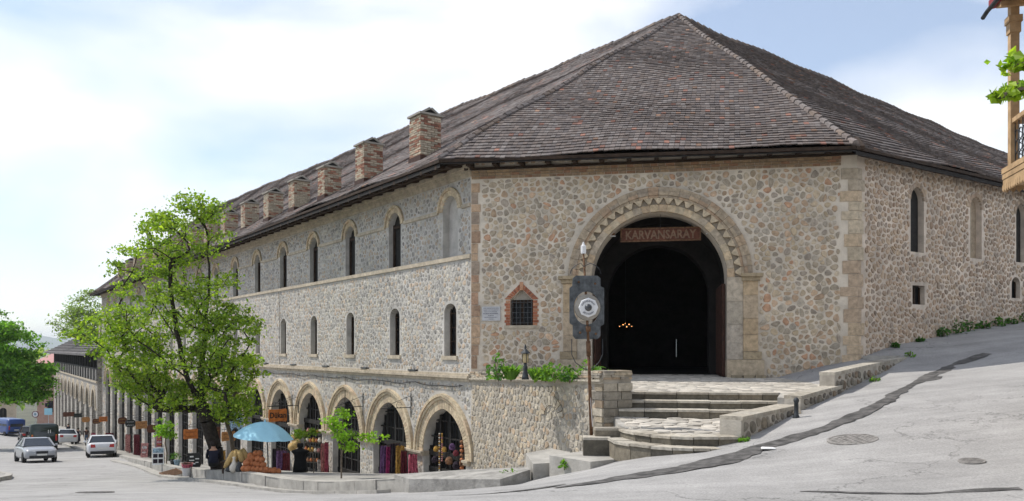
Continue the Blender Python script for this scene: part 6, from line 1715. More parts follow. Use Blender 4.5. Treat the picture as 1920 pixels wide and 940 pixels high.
for i, (u, Y, lab) in enumerate(((325, 33.0, 'small dark potted plant left of the larger pot'), (332, 32.8, 'blue-green flower pot with a leafy plant on the pavement'))):
    p = spot(u, Y); root = thing('flower_pot', lab, 'plant pot', p); mb = MB(); mb.lathe([(.09, 0), (.13, .22), (.14, .24), (.12, .24)], 12); mb.build('pot', M['cl_blue' if i else 'iron'], root)
    mb = MB(); rg = random.Random(i)
    for k in range(50): leaf(mb, Vector((rg.gauss(0, .08), rg.gauss(0, .08), .3 + rg.random() * .22)), .09, rg, DEEP + BR)
    mb.build('foliage', M['leaf'], root)
p = ray_ground(350, 895); p.z = G(p.x, p.y) + .05; bk_ = thing('bucket', 'grey bucket standing below the kerb', 'bucket', p); mb = MB(); mb.lathe([(.13, 0), (.17, .3), (.18, .31), (.16, .3), (.12, .03)], 16); mb.build('pail', M['plaque'], bk_)
mb = MB(); mb.tube([(.17 * math.cos(t), 0, .3 + .12 * math.sin(t)) for t in np.linspace(0, math.pi, 8)], .006, 4); mb.build('handle', M['iron'], bk_)
p = spot(351, 29.2); rb = thing('plastic_tub', 'red plastic tub on the kerb above the bucket', 'tub', p); mb = MB(); mb.lathe([(.16, 0), (.2, .2), (.22, .21), (.19, .2), (.15, .03)], 16); mb.build('tub', M['cl_pink'], rb)
mb = MB(); mb.lathe([(.22, .205), (.225, .22), (.21, .22), (.2, .205)], 16); mb.build('rim', M['cl_rose'], rb)
# iron grating lying over the gutter
p = ray_ground(322, 893); gt = thing('gutter_grating', 'rusty grating tilted over the gutter below the kerb', 'grating', (p.x, p.y, G(p.x, p.y) + .1), zrot(-dL)); mb = MB()
for k in range(9): mb.obox((-.6 + k * .15, 0, .03), (.03, 0, 0), (0, .3, .06), (0, 0, .015)); 
for y in (-.3, .3): mb.obox((0, y, .03 + y * .2), (.65, 0, 0), (0, .025, 0), (0, 0, .02))
mb.build('bars', M['rust'], gt)
# ---------------------------------------------------------------- people
SKIN = mat('skin', (0.42, 0.24, 0.16), 0.08, 20, 0.6, 0.05)
HAIR = mat('hair', (0.02, 0.014, 0.01), 0.2, 40, 0.7, 0.3, 120)
def person(label, loc, heading, pose, shirt, trousers, hair_mat=HAIR, h=1.68, long=False, bag=None):
    root = thing('person', label, 'person', loc, heading); k = h / 1.7
    J = {}; E = []
    def j(n, p, r, par=None):
        J[n] = (Vector(p) * k, r * k); 
        if par: E.append((par, n))
    if pose == 'sit':
        zp = .12
        j('pelvis', (0, 0, zp + .06), .15); j('waist', (0, -.02, zp + .24), .135, 'pelvis'); j('chest', (0, .05, zp + .44), .15, 'waist'); j('neck', (0, .09, zp + .58), .055, 'chest'); j('head', (0, .13, zp + .68), .085, 'neck'); j('crown', (0, .14, zp + .8), .075, 'head')
        for s, sd_ in ((1, 'l'), (-1, 'r')):
            j('sh' + sd_, (s * .17, .06, zp + .5), .06, 'chest'); j('el' + sd_, (s * .22, .2, zp + .26), .045, 'sh' + sd_); j('wr' + sd_, (s * .1, .4, zp + .2), .034, 'el' + sd_); j('ha' + sd_, (s * .06, .46, zp + .19), .03, 'wr' + sd_)
            j('hip' + sd_, (s * .09, .08, zp + .04), .1, 'pelvis'); j('kn' + sd_, (s * .14, .46, zp + .26), .07, 'hip' + sd_); j('an' + sd_, (s * .12, .62, zp - .06), .045, 'kn' + sd_); j('to' + sd_, (s * .12, .76, zp - .09), .035, 'an' + sd_)
    else:
        st = .2
        j('pelvis', (0, 0, .93), .13); j('waist', (0, 0, 1.08), .12, 'pelvis'); j('chest', (0, .01, 1.28), .14, 'waist'); j('neck', (0, .01, 1.45), .052, 'chest'); j('head', (0, .03, 1.55), .082, 'neck'); j('crown', (0, .03, 1.66), .072, 'head')
        for s, sd_ in ((1, 'l'), (-1, 'r')):
            f = s * st
            j('sh' + sd_, (s * .17, 0, 1.38), .058, 'chest'); j('el' + sd_, (s * .22, -f * .5, 1.12), .044, 'sh' + sd_); j('wr' + sd_, (s * .2, -f * .5 + .1, .89), .032, 'el' + sd_); j('ha' + sd_, (s * .2, -f * .5 + .13, .8), .03, 'wr' + sd_)
            j('hip' + sd_, (s * .09, 0, .88), .095, 'pelvis'); j('kn' + sd_, (s * .1, f * .6 + .04, .49), .066, 'hip' + sd_); j('an' + sd_, (s * .1, f * 1.2 - .05, .09), .043, 'kn' + sd_); j('to' + sd_, (s * .1, f * 1.2 + .1, .035), .035, 'an' + sd_)
    names = list(J); idx = {n: i for i, n in enumerate(names)}
    me = bpy.data.meshes.new('body_skeleton'); me.from_pydata([J[n][0] for n in names], [(idx[a], idx[b]) for a, b in E], [])
    o = bpy.data.objects.new('body_tmp', me); COL.objects.link(o)
    o.modifiers.new('skin', 'SKIN'); 
    if not me.skin_vertices:
        bm = bmesh.new(); bm.from_mesh(me); bm.verts.layers.skin.verify(); bm.to_mesh(me); bm.free()
    sv = me.skin_vertices[0].data
    for n in names:
        r = J[n][1]; sv[idx[n]].radius = (r, r * (.75 if n in ('chest', 'waist', 'pelvis') else 1)); sv[idx[n]].use_root = (n == 'pelvis')
    ss = o.modifiers.new('sub', 'SUBSURF'); ss.levels = 1; ss.render_levels = 1
    dg = bpy.context.evaluated_depsgraph_get(); m2 = bpy.data.meshes.new_from_object(o.evaluated_get(dg)); bpy.data.objects.remove(o)
    m2.name = 'body'; m2.materials.clear()
    for m_ in (shirt, trousers, SKIN, M['black_paint']): m2.materials.append(m_)
    pos = [J[n][0] for n in names]
    cls = {}
    for n in names:
        cls[n] = 2 if n in ('head', 'crown', 'neck') or n.startswith(('ha', 'wr')) and n not in ('hair',) else 3 if n.startswith(('to', 'an')) and not n.startswith('ank') else 1 if n.startswith(('hip', 'kn', 'pelvis')) else 0
    if long:
        for n in names:
            if n.startswith(('hip', 'pelvis')): cls[n] = 0
    P_ = np.array([p[:] for p in pos])
    for poly in m2.polygons:
        c = np.array(poly.center[:]); i = int(((P_ - c) ** 2).sum(1).argmin()); poly.material_index = cls[names[i]]; poly.use_smooth = True
    link('body', m2, root)
    hd = J['head'][0]; cr = J['crown'][0]; c = (hd + cr) / 2 + Vector((0, -.012, .012)) * k
    mb = MB(); r = .098 * k
    mb.lathe([(r * .75, -.1 * k), (r * .98, -.03 * k), (r, .02 * k), (r * .8, .075 * k), (r * .35, .1 * k), (.005, .105 * k)], 14, c + Vector((0, -.015 * k, 0))); mb.build('hair', hair_mat, root, True)
    mb = MB(); mb.lathe([(.016 * k, 0), (.012 * k, .02 * k), (.003, .03 * k)], 6, hd + Vector((0, .085 * k, .02 * k)), (0, 1, 0)); mb.build('nose', SKIN, root, True)
    for n in ('hal', 'har'):
        mb = MB(); p = J[n][0]
        for f in range(5):
            a_ = (f - 2) * .014 * k; mb.tube([p + Vector((a_ * .4, 0 + (.02 if f == 0 else 0), -.01)), p + Vector((a_ * .4, a_ + .01, -.05 * k)), p + Vector((a_ * .4, a_ + .02, -.085 * k + .01 * abs(f - 2)))], [.011 * k, .01 * k, .007 * k], 5)
        mb.build('fingers', SKIN, root, True)
    if long:
        mb = MB(); mb.lathe([(.21 * k, .28 * k), (.19 * k, .6 * k), (.165 * k, .95 * k), (.14 * k, 1.06 * k)], 14, sy=.75); mb.build('skirt', shirt, root, True)
    if bag:
        mb = MB(); p = J['har'][0]; mb.lathe([(.1, -.4), (.14, -.3), (.12, -.12), (.03, -.04)], 10, p, sy=.5); mb.build('carrier_bag', bag, root)
    return root
CLN = lambda n: M[n]
denim = mat('denim', (0.09, 0.13, 0.2), 0.15, 20, 0.9, 0.2)
navy = mat('navy', (0.015, 0.016, 0.03), 0.2, 20, 0.9, 0.3)
brown_j = mat('brown_jacket', (0.06, 0.025, 0.02), 0.2, 20, 0.8, 0.3)
def ground_spot(u, Y): p = Vector(((u - CX) / F_PX * Y, Y, 0)); p.z = pz(p); return p
hd_st = math.atan2(dL.y, dL.x) - math.pi / 2
p = ground_spot(162, 74); person('person in dark jacket and jeans walking away along the arcade', p, hd_st, 'walk', brown_j, denim, h=1.74)
p = ground_spot(147, 80); person('person in long black coat carrying a pale bag on the pavement', p, hd_st + .2, 'walk', navy, M['black_paint'], h=1.66, long=True, bag=M['cl_white'])
p = ground_spot(128, 88); person('person in dark blue standing farthest along the shops', p, hd_st + 2.6, 'walk', navy, denim, h=1.7)
p = ground_spot(400, 27.0); p.z += 0.02; person('person in dark clothes sitting at the foot of the big tree', p, R(20), 'sit', navy, M['black_paint'], h=1.72)

# ---------------------------------------------------------------- vehicles
def paint(name, c, rough=.3): return mat(name, c, 0.02, 2, rough, 0.0, coat=0.35, spec=.4)
TYRE = mat('tyre', (0.02, 0.02, 0.02), 0.1, 10, 0.9, 0.1); RIM = mat('rim', (0.4, 0.4, 0.41), 0.1, 10, 0.35, 0.0, metal=.8)
GLASS = mat('car_glass', (0.03, 0.035, 0.04), 0.05, 2, 0.08, 0.0, spec=.6)
RED = mat('tail_red', (0.4, 0.02, 0.02), 0.1, 10, 0.25, 0.0, spec=.5); LAMPG = mat('headlamp', (0.55, 0.55, 0.56), 0.1, 10, 0.15, 0.0, spec=.6); AMB = mat('amber', (0.6, 0.2, 0.03), .1, 10, .3, 0)
PLATE = mat('plate', (0.65, 0.65, 0.62), 0.05, 10, 0.5, 0.0); TRIM = mat('trim', (0.025, 0.025, 0.027), 0.1, 10, 0.6, 0.1)
def section_loft(secs, n=14):
    """secs: (x, half width, z bottom, z top, roundness) -> closed loft"""
    mb = MB(); V = []; Fs = []
    for x, w, z0, z1, e in secs:
        cz = (z0 + z1) / 2; hz_ = (z1 - z0) / 2
        for k in range(n):
            t = 2 * math.pi * (k + .5) / n; c, s = math.cos(t), math.sin(t)
            V.append((x, w * math.copysign(abs(c) ** e, c), cz + hz_ * math.copysign(abs(s) ** e, s)))
    for i in range(len(secs) - 1):
        for k in range(n): Fs.append((i * n + k, i * n + (k + 1) % n, (i + 1) * n + (k + 1) % n, (i + 1) * n + k))
    Fs.append(tuple(range(n))[::-1]); Fs.append(tuple((len(secs) - 1) * n + k for k in range(n)))
    mb.add(V, Fs); return mb
def wheel(root, x, y, r, w=.2):
    e = bpy.data.objects.new('wheel', None); COL.objects.link(e); e.parent = root
    s = 1 if y > 0 else -1
    mb = MB(); mb.lathe([(r * .62, -w / 2), (r * .95, -w / 2), (r, -w * .3), (r, w * .3), (r * .95, w / 2), (r * .62, w / 2)], 20, (x, y, r), (0, 1, 0)); mb.build('tyre', TYRE, e, True)
    mb = MB(); mb.lathe([(r * .63, -.02), (r * .6, w / 2 - .02), (r * .2, w / 2 - .05), (.01, w / 2 - .04)], 12, (x, y, r), (0, s, 0)); mb.build('rim', RIM, e)
def sit_on_road(root):
    """lay the vehicle on the slope of the road under it"""
    p = root.location; h_ = root.rotation_euler.z; f = Vector((math.cos(h_), math.sin(h_), 0)); s = Vector((-math.sin(h_), math.cos(h_), 0))
    zf, zr = G(*(p + f * 1.3).xy), G(*(p - f * 1.3).xy); zl, zr2 = G(*(p + s * .7).xy), G(*(p - s * .7).xy)
    pitch = math.atan2(zf - zr, 2.6); roll = math.atan2(zl - zr2, 1.4)
    root.rotation_euler = (roll, -pitch, h_); p.z = (zf + zr) / 2 + .01
def sedan(label, loc, heading, pm, L_=4.3, W=.85, Hh=1.42, old=False, plate_txt=None):
    root = thing('parked_car', label, 'car', loc, heading, 'cars on the street'); hl = L_ / 2; e = .35 if not old else .22
    b = section_loft([(-hl, W * .82, .32, .78, e), (-hl + .06, W * .94, .24, .92, e), (-hl + .5, W, .2, .96, e), (-.9, W, .18, .96, e), (.6, W, .18, .95, e), (hl - .9, W * .99, .2, .88, e), (hl - .35, W * .95, .22, .8, e), (hl - .07, W * .88, .26, .7, e), (hl, W * .74, .34, .6, e)], 18)
    b.build('body', pm, root, True)
    def gh(z, x0, x1, w): return [(x0, -w, z), (x1, -w, z), (x1, w, z), (x0, w, z)]
    z0 = .93; lo = gh(z0, -hl + .62, hl - 1.18, W * .93); hi = gh(Hh - .05, -hl + 1.2, hl - 1.95, W * .7)
    mb = MB(); mb.hexa(lo + hi); mb.build('windows', GLASS, root)
    mb = MB(); r0 = gh(Hh - .06, -hl + 1.14, hl - 1.9, W * .73); r1 = gh(Hh, -hl + 1.35, hl - 2.1, W * .62); mb.hexa(r0 + r1); mb.build('roof', pm, root)
    for s in (-1, 1):
        for (xa, xb) in ((-hl + .6, -hl + 1.17), (hl - 1.16, hl - 1.92), (-.12, -.12)):
            mb = MB(); mb.bar((xa, s * W * .935, z0 - .02), (xb, s * W * .715, Hh - .04), .075, .05); mb.build('pillar', pm, root)
    for x in (-hl + .82, hl - .85):
        for s in (-1, 1): wheel(root, x, s * (W - .1), .31)
        
    for s in (-1, 1):
        mb = MB(); mb.hexa([(-hl - .012, s * W * .45, .66), (-hl - .012, s * W * .78, .64), (-hl + .16, s * W * .9, .64), (-hl + .1, s * W * .45, .66), (-hl - .0, s * W * .5, .84), (-hl + .01, s * W * .78, .86), (-hl + .2, s * W * .9, .9), (-hl + .1, s * W * .45, .88)]); mb.build('tail_light', RED, root)
        mb = MB(); mb.hexa([(hl + .01, s * W * .4, .52), (hl - .03, s * W * .76, .52), (hl - .2, s * W * .89, .54), (hl - .1, s * W * .4, .54), (hl - .02, s * W * .42, .66), (hl - .07, s * W * .76, .68), (hl - .25, s * W * .88, .72), (hl - .12, s * W * .4, .7)]); mb.build('headlight', LAMPG, root)
        mb = MB(); mb.lathe([(.02, -.08), (.06, -.05), (.06, .05), (.02, .08)], 8, (hl - 1.45, s * (W + .09), .98), (0, 1, 0)); mb.build('mirror', pm, root)
        mb = MB(); mb.obox((-.35, s * (W + .003), .78), (.07, 0, 0), (0, .012, 0), (0, 0, .014)); mb.build('door_handle', TRIM, root)
    mb = MB(); mb.obox((hl - .005, 0, .58), (.02, 0, 0), (0, W * .34, 0), (0, 0, .07)); mb.build('grille', TRIM, root)
    mb = MB(); mb.obox((hl - .02, 0, .33), (.05, 0, 0), (0, W * .72, 0), (0, 0, .07)); mb.build('front_bumper', TRIM, root)
    mb = MB(); mb.obox((-hl + .02, 0, .33), (.07, 0, 0), (0, W * .8, 0), (0, 0, .09)); mb.build('rear_bumper', TRIM if not old else pm, root)
    for x, sx_ in ((hl + .025, 1), (-hl - .02, -1)): mb = MB(); mb.obox((x, 0, .45 if sx_ > 0 else .6), (.012, 0, 0), (0, .24, 0), (0, 0, .05)); mb.build('number_plate', PLATE, root)
    sit_on_road(root); return root
def van(label, loc, heading, pm, L_=4.7, W=.93, Hh=2.0, num=None):
    root = thing('van', label, 'van', loc, heading, 'vans on the street'); hl = L_ / 2; e = .24
    section_loft([(-hl, W * .93, .36, Hh - .12, e), (-hl + .08, W, .26, Hh - .03, e), (-hl + .6, W, .24, Hh, e), (.9, W, .24, Hh, e), (hl - 1.15, W * .99, .24, Hh - .1, e), (hl - .62, W * .98, .24, 1.32, e), (hl - .2, W * .95, .26, 1.08, e), (hl, W * .85, .34, .92, e)], 22).build('body', pm, root, True)
    mb = MB(); mb.hexa([(-hl - .012, -W * .74, 1.1), (-hl - .012, W * .74, 1.1), (-hl + .05, W * .74, 1.1), (-hl + .05, -W * .74, 1.1), (-hl + .01, -W * .68, Hh - .28), (-hl + .01, W * .68, Hh - .28), (-hl + .06, W * .68, Hh - .28), (-hl + .06, -W * .68, Hh - .28)]); rw = mb.build('rear_window', GLASS, root)
    for s in (-1, 1):
        for xa, xb in ((-hl + .35, -.75), (-.65, .45), (.55, hl - 1.35)):
            mb = MB(); mb.hexa([(xa, s * (W - .05), 1.12), (xb, s * (W - .05), 1.12), (xb, s * (W + .006), 1.12), (xa, s * (W + .006), 1.12), (xa + .05, s * (W - .09), Hh - .32), (xb - .05, s * (W - .09), Hh - .32), (xb - .05, s * (W - .012), Hh - .32), (xa + .05, s * (W - .012), Hh - .32)]); mb.build('side_window', GLASS, root)
        mb = MB(); mb.obox((-hl + .0, s * W * .84, .92), (.025, 0, 0), (0, .06, 0), (0, 0, .18)); mb.build('tail_light', RED, root)
        mb = MB(); mb.obox((-hl + .0, s * W * .84, 1.16), (.026, 0, 0), (0, .055, 0), (0, 0, .05)); mb.build('indicator', AMB, root)
        mb = MB(); mb.obox((hl - .1, s * W * .68, .78), (.08, 0, 0), (0, .15, 0), (0, 0, .09)); mb.build('headlight', LAMPG, root)
        mb = MB(); mb.obox((hl - 1.1, s * (W + .12), 1.25), (.05, 0, 0), (0, .09, 0), (0, 0, .11)); mb.build('mirror', TRIM, root)
        for x in (-hl + .85, hl - .85): wheel(root, x, s * (W - .11), .34)
    mb = MB(); mb.hexa([(hl - .6, -W * .85, 1.3), (hl - .6, W * .85, 1.3), (hl - .66, W * .85, 1.3), (hl - .66, -W * .85, 1.3), (hl - 1.08, -W * .78, Hh - .2), (hl - 1.08, W * .78, Hh - .2), (hl - 1.14, W * .78, Hh - .2), (hl - 1.14, -W * .78, Hh - .2)]); mb.build('windscreen', GLASS, root)
    mb = MB(); mb.obox((-hl, 0, .42), (.09, 0, 0), (0, W * .95, 0), (0, 0, .1)); mb.build('rear_bumper', TRIM, root)
    mb = MB(); mb.obox((-hl - .02, -.0, .72), (.012, 0, 0), (0, .24, 0), (0, 0, .05)); mb.build('number_plate', PLATE, root)
    if num: text('number', num, .34, M['gold'] if False else PLATE, rw, (-hl - .02, -.32, 1.42), (R(90), 0, R(-90)), .003, sx=.8, bold=.01)
    sit_on_road(root); return root
h_up = math.atan2(dL.y, dL.x); h_dn = h_up + math.pi
def rp3(u, Y): x = (u - CX) / F_PX * Y; return Vector((x, Y, G(x, Y)))
SILVER = paint('silver_paint', (0.3, 0.31, 0.33)); WHITE = paint('white_car_paint', (0.6, 0.61, 0.63)); GREEN_P = paint('green_van_paint', (0.008, 0.022, 0.016), .4); BLUE_P = paint('blue_van_paint', (0.02, 0.06, 0.22), .4); BLACK_P = paint('black_car_paint', (0.015, 0.012, 0.013))
sedan('silver saloon driving up the street towards the camera', rp3(66, 46), h_dn + R(4), SILVER)
sedan('white saloon parked against the kerb, seen from behind', rp3(189, 52), h_up - R(6), WHITE)
sedan('older white car just ahead of the green van, beside the kerb', rp3(122, 74), h_up, WHITE, old=True)
van('dark green van with the number 11 in its rear window', rp3(80, 61), h_up - R(3), GREEN_P, num='11')
van('bright blue van at the far left of the street', rp3(14, 93), h_up + R(18), BLUE_P)
c5 = sedan('black estate car beyond the green van', rp3(52, 86), h_up, BLACK_P, Hh=1.6)

# ---------------------------------------------------------------- lower arcaded house down the street
o2 = Vector((-42.6, 80.6, 0)); d2 = Vector((-0.673, 1, 0)).normalized(); n2 = Vector((-d2.y, d2.x, 0)); L2 = 60.0
h2 = thing('arcaded_house', 'lower arcaded stone house with dark timber top storey down the street', 'building', (o2.x, o2.y, -10.2))
f2 = LFrame(Frame(o2, d2, n2), h2)
def zb2(s): return G(*(o2 + d2 * s + n2 * 1.0).xy) - 0.3
NB2 = 10; bw = 5.7; holes = []; cs = [3.2 + bw * k for k in range(NB2)]
for c in cs: holes.append(arch_pts(c, 1.75, min(zb2(c), -9.9) - .2, -6.2, 1.95, 8))
top2 = -3.4
holed_wall(f2, [(0, -13), (L2, -15), (L2, top2), (0, top2)], holes, 0.9).build('wall', M['far_rubble'], h2)
mb = MB(); mb.add([f2(0, -13, 0), f2(0, -13, -12), f2(0, -.4, -12), f2(0, -.4, 0)], [(0, 1, 2, 3)]); mb.add([f2(L2, -15, 0), f2(L2, -15, -12), f2(L2, -.4, -12), f2(L2, -.4, 0)], [(0, 1, 2, 3)]); mb.build('end_wall', M['far_rubble'], h2)
for c in cs:
    mb = MB()
    for p in ring_blocks(f2, c, -6.2, arch_pts(c, 1.75, -6.2, -6.2, 1.95, 8), arch_pts(c, 2.2, -6.2, -6.2, 2.4, 8), -.05, .1, .01): mb.hexa(p)
    mb.build('arch', M['brick_tan'], h2)
    g = zb2(c); mb = MB(); ap = arch_pts(c, 1.8, g - .3, -6.2, 1.98, 8); mb.add([f2(s, z, -.85) for s, z in ap], [tuple(range(len(ap)))]); w_ = mb.build('window', M['dark_glass'], h2)
    mb = MB()
    for s in (c - 1.0, c, c + 1.0): mb.fbox(f2, s - .08, s + .08, g, -4.6, -.83, -.75)
    for z in (g + .4, g + 2.2, -6.2): mb.fbox(f2, c - 1.75, c + 1.75, z - .1, z + .1, -.84, -.72)
    mb.build('frame', M['timber_grey'], w_)
for z0, z1, d in ((-3.5, -3.3, .12), (-6.35, -6.15, .1)): mb = MB(); mb.fbox(f2, 0, L2, z0, z1, -.02, d) if z0 > -5 else [mb.fbox(f2, max(0, c - 2.85), c - 1.78, z0, z1, -.02, d) for c in cs]; mb.build('cornice' if z0 > -5 else 'imposts', M['brick_tan'], h2)
# timber-framed top floor: lower rubble panels, upper boarded openings
mb = MB(); mb.fbox(f2, 0, L2, top2, -2.0, -.4, -.06); mb.build('infill', M['far_rubble'], h2)
mb = MB(); mb.fbox(f2, 0, L2, -2.0, -.35, -.6, -.3); mb.build('loggia_back', M['timber_grey'], h2)
for k in range(22):
    s = .3 + k * (L2 - .6) / 21
    mb = MB(); mb.fbox(f2, s - .12, s + .12, top2, -.4, -.3, .04); mb.build('post', M['timber_black'], h2)
    if k < 21:
        for t in (.25, .75):
            mb = MB(); s3 = s + (L2 - .6) / 21 * t; mb.fbox(f2, s3 - .45, s3 + .45, -1.85, -.55, -.32, -.26); mb.build('shutter', M['timber_dark' if (k + int(t * 4)) % 3 else 'timber_black'], h2)
mb = MB(); mb.fbox(f2, 0, L2, -2.1, -1.95, -.3, .06); mb.fbox(f2, 0, L2, -.5, -.32, -.3, .06); mb.build('beam', M['timber_black'], h2)
M['slate'] = mat('slate', (0.12, 0.112, 0.112), 0.3, 1.2, 0.9, 0.6, 6, dist=.05)
mb = MB(); ov = 1.2
e0, e1_ = f2(-1.0, -.45, ov), f2(L2 + 1.2, -.45, ov); e2, e3 = f2(L2 + 1.2, -.45, -13.2), f2(-1.0, -.45, -13.2); r0_, r1_ = f2(-1.0, 3.6, -6), f2(L2 - 6.5, 3.6, -6)
dn = Vector((0, 0, -.22))
mb.add([e0, e1_, e2, e3, r0_, r1_, e0 + dn, e1_ + dn, e2 + dn, e3 + dn], [(0, 1, 5, 4), (1, 2, 5), (2, 3, 4, 5), (3, 0, 4), (0, 6, 7, 1), (1, 7, 8, 2), (6, 9, 8, 7)]); rf2 = mb.build('roof', M['slate'], h2)
for s in (14, 30, 45): mb = MB(); mb.fbox(f2, s - .5, s + .5, .2, 3.0, -2.6, -1.7); mb.fbox(f2, s - .6, s + .6, 3.0, 3.2, -2.7, -1.6); mb.build('chimney', M['brick_tan'], rf2)
# rows of slate courses
mb = MB()
for k in range(1, 16):
    t = k / 16; a_ = e0.lerp(r0_, t); b_ = e1_.lerp(r1_, t); mb.bar(a_ + Vector((0, 0, .03)), b_ + Vector((0, 0, .03)), .3, .05)
mb.build('slate_courses', M['slate'], rf2)

# red-roofed house and long cream arcade wall beyond
M['pink_plaster'] = mat('pink_plaster', (0.42, 0.27, 0.22), 0.15, .6, .9, .2, 5, stain=.2); M['cream_plaster'] = mat('cream_plaster', (0.55, 0.47, 0.36), 0.12, .5, .9, .2, 5, stain=.2); M['red_tin'] = mat('red_tin', (0.25, 0.03, 0.035), 0.15, .6, .5, .2, 5); M['tan_roof'] = mat('tan_roof', (.3, .25, .19), .15, .6, .9, .2, 5)
def simple_house(name, label, c, ex, L_, Dp, z0, z1, zr, wm, rm, wins, over=.8):
    root = thing(name, label, 'building', (c[0], c[1], z0)); ex = Vector(ex).normalized(); fr = LFrame(Frame((c[0], c[1]), ex, (ex.y, -ex.x)), root)
    hol = [[(a_, b0), (a_ + w, b0), (a_ + w, b0 + hh), (a_, b0 + hh)] if not ar else arch_pts(a_ + w / 2, w / 2, b0, b0 + hh - w / 2, w / 2, 5) for a_, w, b0, hh, ar in wins]
    mb = holed_wall(fr, [(0, z0 - 1), (L_, z0 - 1), (L_, z1), (0, z1)], hol, .35)
    mb.add([fr(0, z0 - 1, 0), fr(0, z0 - 1, -Dp), fr(0, z1, -Dp), fr(0, z1, 0), fr(L_, z0 - 1, 0), fr(L_, z0 - 1, -Dp), fr(L_, z1, -Dp), fr(L_, z1, 0)], [(0, 1, 2, 3), (4, 5, 6, 7), (1, 5, 6, 2)]); mb.build('wall', wm, root)
    for h_ in hol:
        mb = MB(); mb.add([fr(s, z, -.32) for s, z in h_], [tuple(range(len(h_)))]); w_ = mb.build('window', M['dark_glass'], root)
        ss_ = [s for s, z in h_]; zz = [z for s, z in h_]; mb = MB(); m_ = (min(ss_) + max(ss_)) / 2; mb.fbox(fr, m_ - .05, m_ + .05, min(zz), max(zz) - .1, -.31, -.25); mb.build('frame', M['timber_grey'], w_)
    e = [fr(-over, z1 - .1, over), fr(L_ + over, z1 - .1, over), fr(L_ + over, z1 - .1, -Dp - over), fr(-over, z1 - .1, -Dp - over), fr(Dp * .3, zr, -Dp / 2), fr(L_ - Dp * .3, zr, -Dp / 2)]
    lo = [p - Vector((0, 0, .2)) for p in e[:4]]
    mb = MB(); mb.add(e + lo, [(0, 1, 5, 4), (1, 2, 5), (2, 3, 4, 5), (3, 0, 4), (0, 6, 7, 1), (1, 7, 8, 2), (3, 9, 6, 0), (6, 9, 8, 7)]); mb.build('roof', rm, root); return root
a_ = at(112, 690, 146); simple_house('red_roofed_house', 'pinkish house with dark red tin roof at the end of the arcade', (-92, 152), (1, -.08, 0), 12, 10, -13.5, -2.6, .6, M['pink_plaster'], M['red_tin'], [(2 + i * 3.2, 1.3, -7.5, 2.0, False) for i in range(3)] + [(2 + i * 3.2, 1.3, -12.2, 2.2, False) for i in range(3)])
simple_house('far_house', 'tan-roofed house partly hidden behind the red-roofed one', (-112, 190), (1, -.1, 0), 26, 12, -14, -.5, 2.5, M['cream_plaster'], M['tan_roof'], [(2 + i * 4, 1.4, -5, 2.2, False) for i in range(6)])
simple_house('cream_arcade', 'long low cream wall with a row of round arches beyond the cars', (-103, 118), (1, .62, 0), 24, 8, -12.9, -8.3, -7.2, M['cream_plaster'], M['tan_roof'], [(.8 + i * 1.9, 1.0, -12.7, 3.0, True) for i in range(12)], .4)
# street signs on poles
def pole_plate(label, u, v, Y, kind, vbase):
    t_ = at(u, v, Y); gz = G(t_.x, t_.y); root = thing('street_sign', label, 'road sign', (t_.x, t_.y, gz)); H_ = t_.z - gz
    mb = MB(); mb.tube([(0, 0, 0), (0, 0, H_ + .3)], .04, 6); mb.build('post', M['plaque'], root)
    if kind == 'round':
        mb = MB(); mb.lathe([(.42, 0), (.42, .03), (.01, .03)], 20, (0, -.05, H_), (0, -1, 0)); mb.build('rim', M['cl_wine'], root); mb = MB(); mb.lathe([(.33, 0), (.33, .02), (.01, .02)], 20, (0, -.075, H_), (0, -1, 0)); mb.build('face', M['white_paint'], root); mb = MB(); mb.lathe([(.15, 0), (.15, .02), (.01, .02)], 12, (0, -.09, H_), (0, -1, 0)); mb.build('symbol', M['cl_blue'], root)
    else:
        mb = MB(); mb.obox((0, -.05, H_), (.5, 0, 0), (0, .02, 0), (0, 0, .42)); mb.build('plate', M['parasol'], root); mb = MB(); mb.obox((0, -.05, H_ + .85), (.4, 0, 0), (0, .02, 0), (0, 0, .25)); mb.build('upper_plate', navy, root)
pole_plate('round prohibition sign on a pole beyond the cars', 67, 777, 96, 'round', 0)
pole_plate('blue square sign on a pole at the far end of the arcade', 91, 772, 100, 'square', 0)
# hazy hills and far woods
hillm = mat('hill', (0.07, 0.10, 0.06), 0.25, .002, 1, 0, 1)
def hill(X, Y): return -60 + 0 * X
V = []; Fs = []; nx = 60
for i in range(nx + 1):
    x = -6500 + i * 8500 / nx; h_ = 25 + 45 * math.sin(i * .37 + 1) + 25 * math.sin(i * .9) + 18 * math.sin(i * 1.9)
    for (y, z) in ((4600, -70), (5200, h_ * .6 + 10), (5800, h_ + 40), (7000, -70)): V.append((x, y, z))
for i in range(nx):
    for k in range(3): Fs.append((i * 4 + k, i * 4 + k + 1, i * 4 + 5 + k, i * 4 + 4 + k))
mb = MB(); mb.add(V, Fs); o = mb.build('hills', hillm, None, True); o['kind'] = 'structure'
mb = MB(); rg = random.Random(4)
for i in range(5200):
    x = rg.uniform(-230, -60); y = rg.uniform(215, 330); c = Vector((x, y, -16 + rg.random() * 16 * (1 - ((x + 140) / 120) ** 2 * .4))); leaf(mb, c, 2.2, rg, PALE + GREEN)
o = mb.build('far_wood', M['leaf'], None); tag(o, 'distant pale green woods above the far roofs', 'woods', kind='stuff')

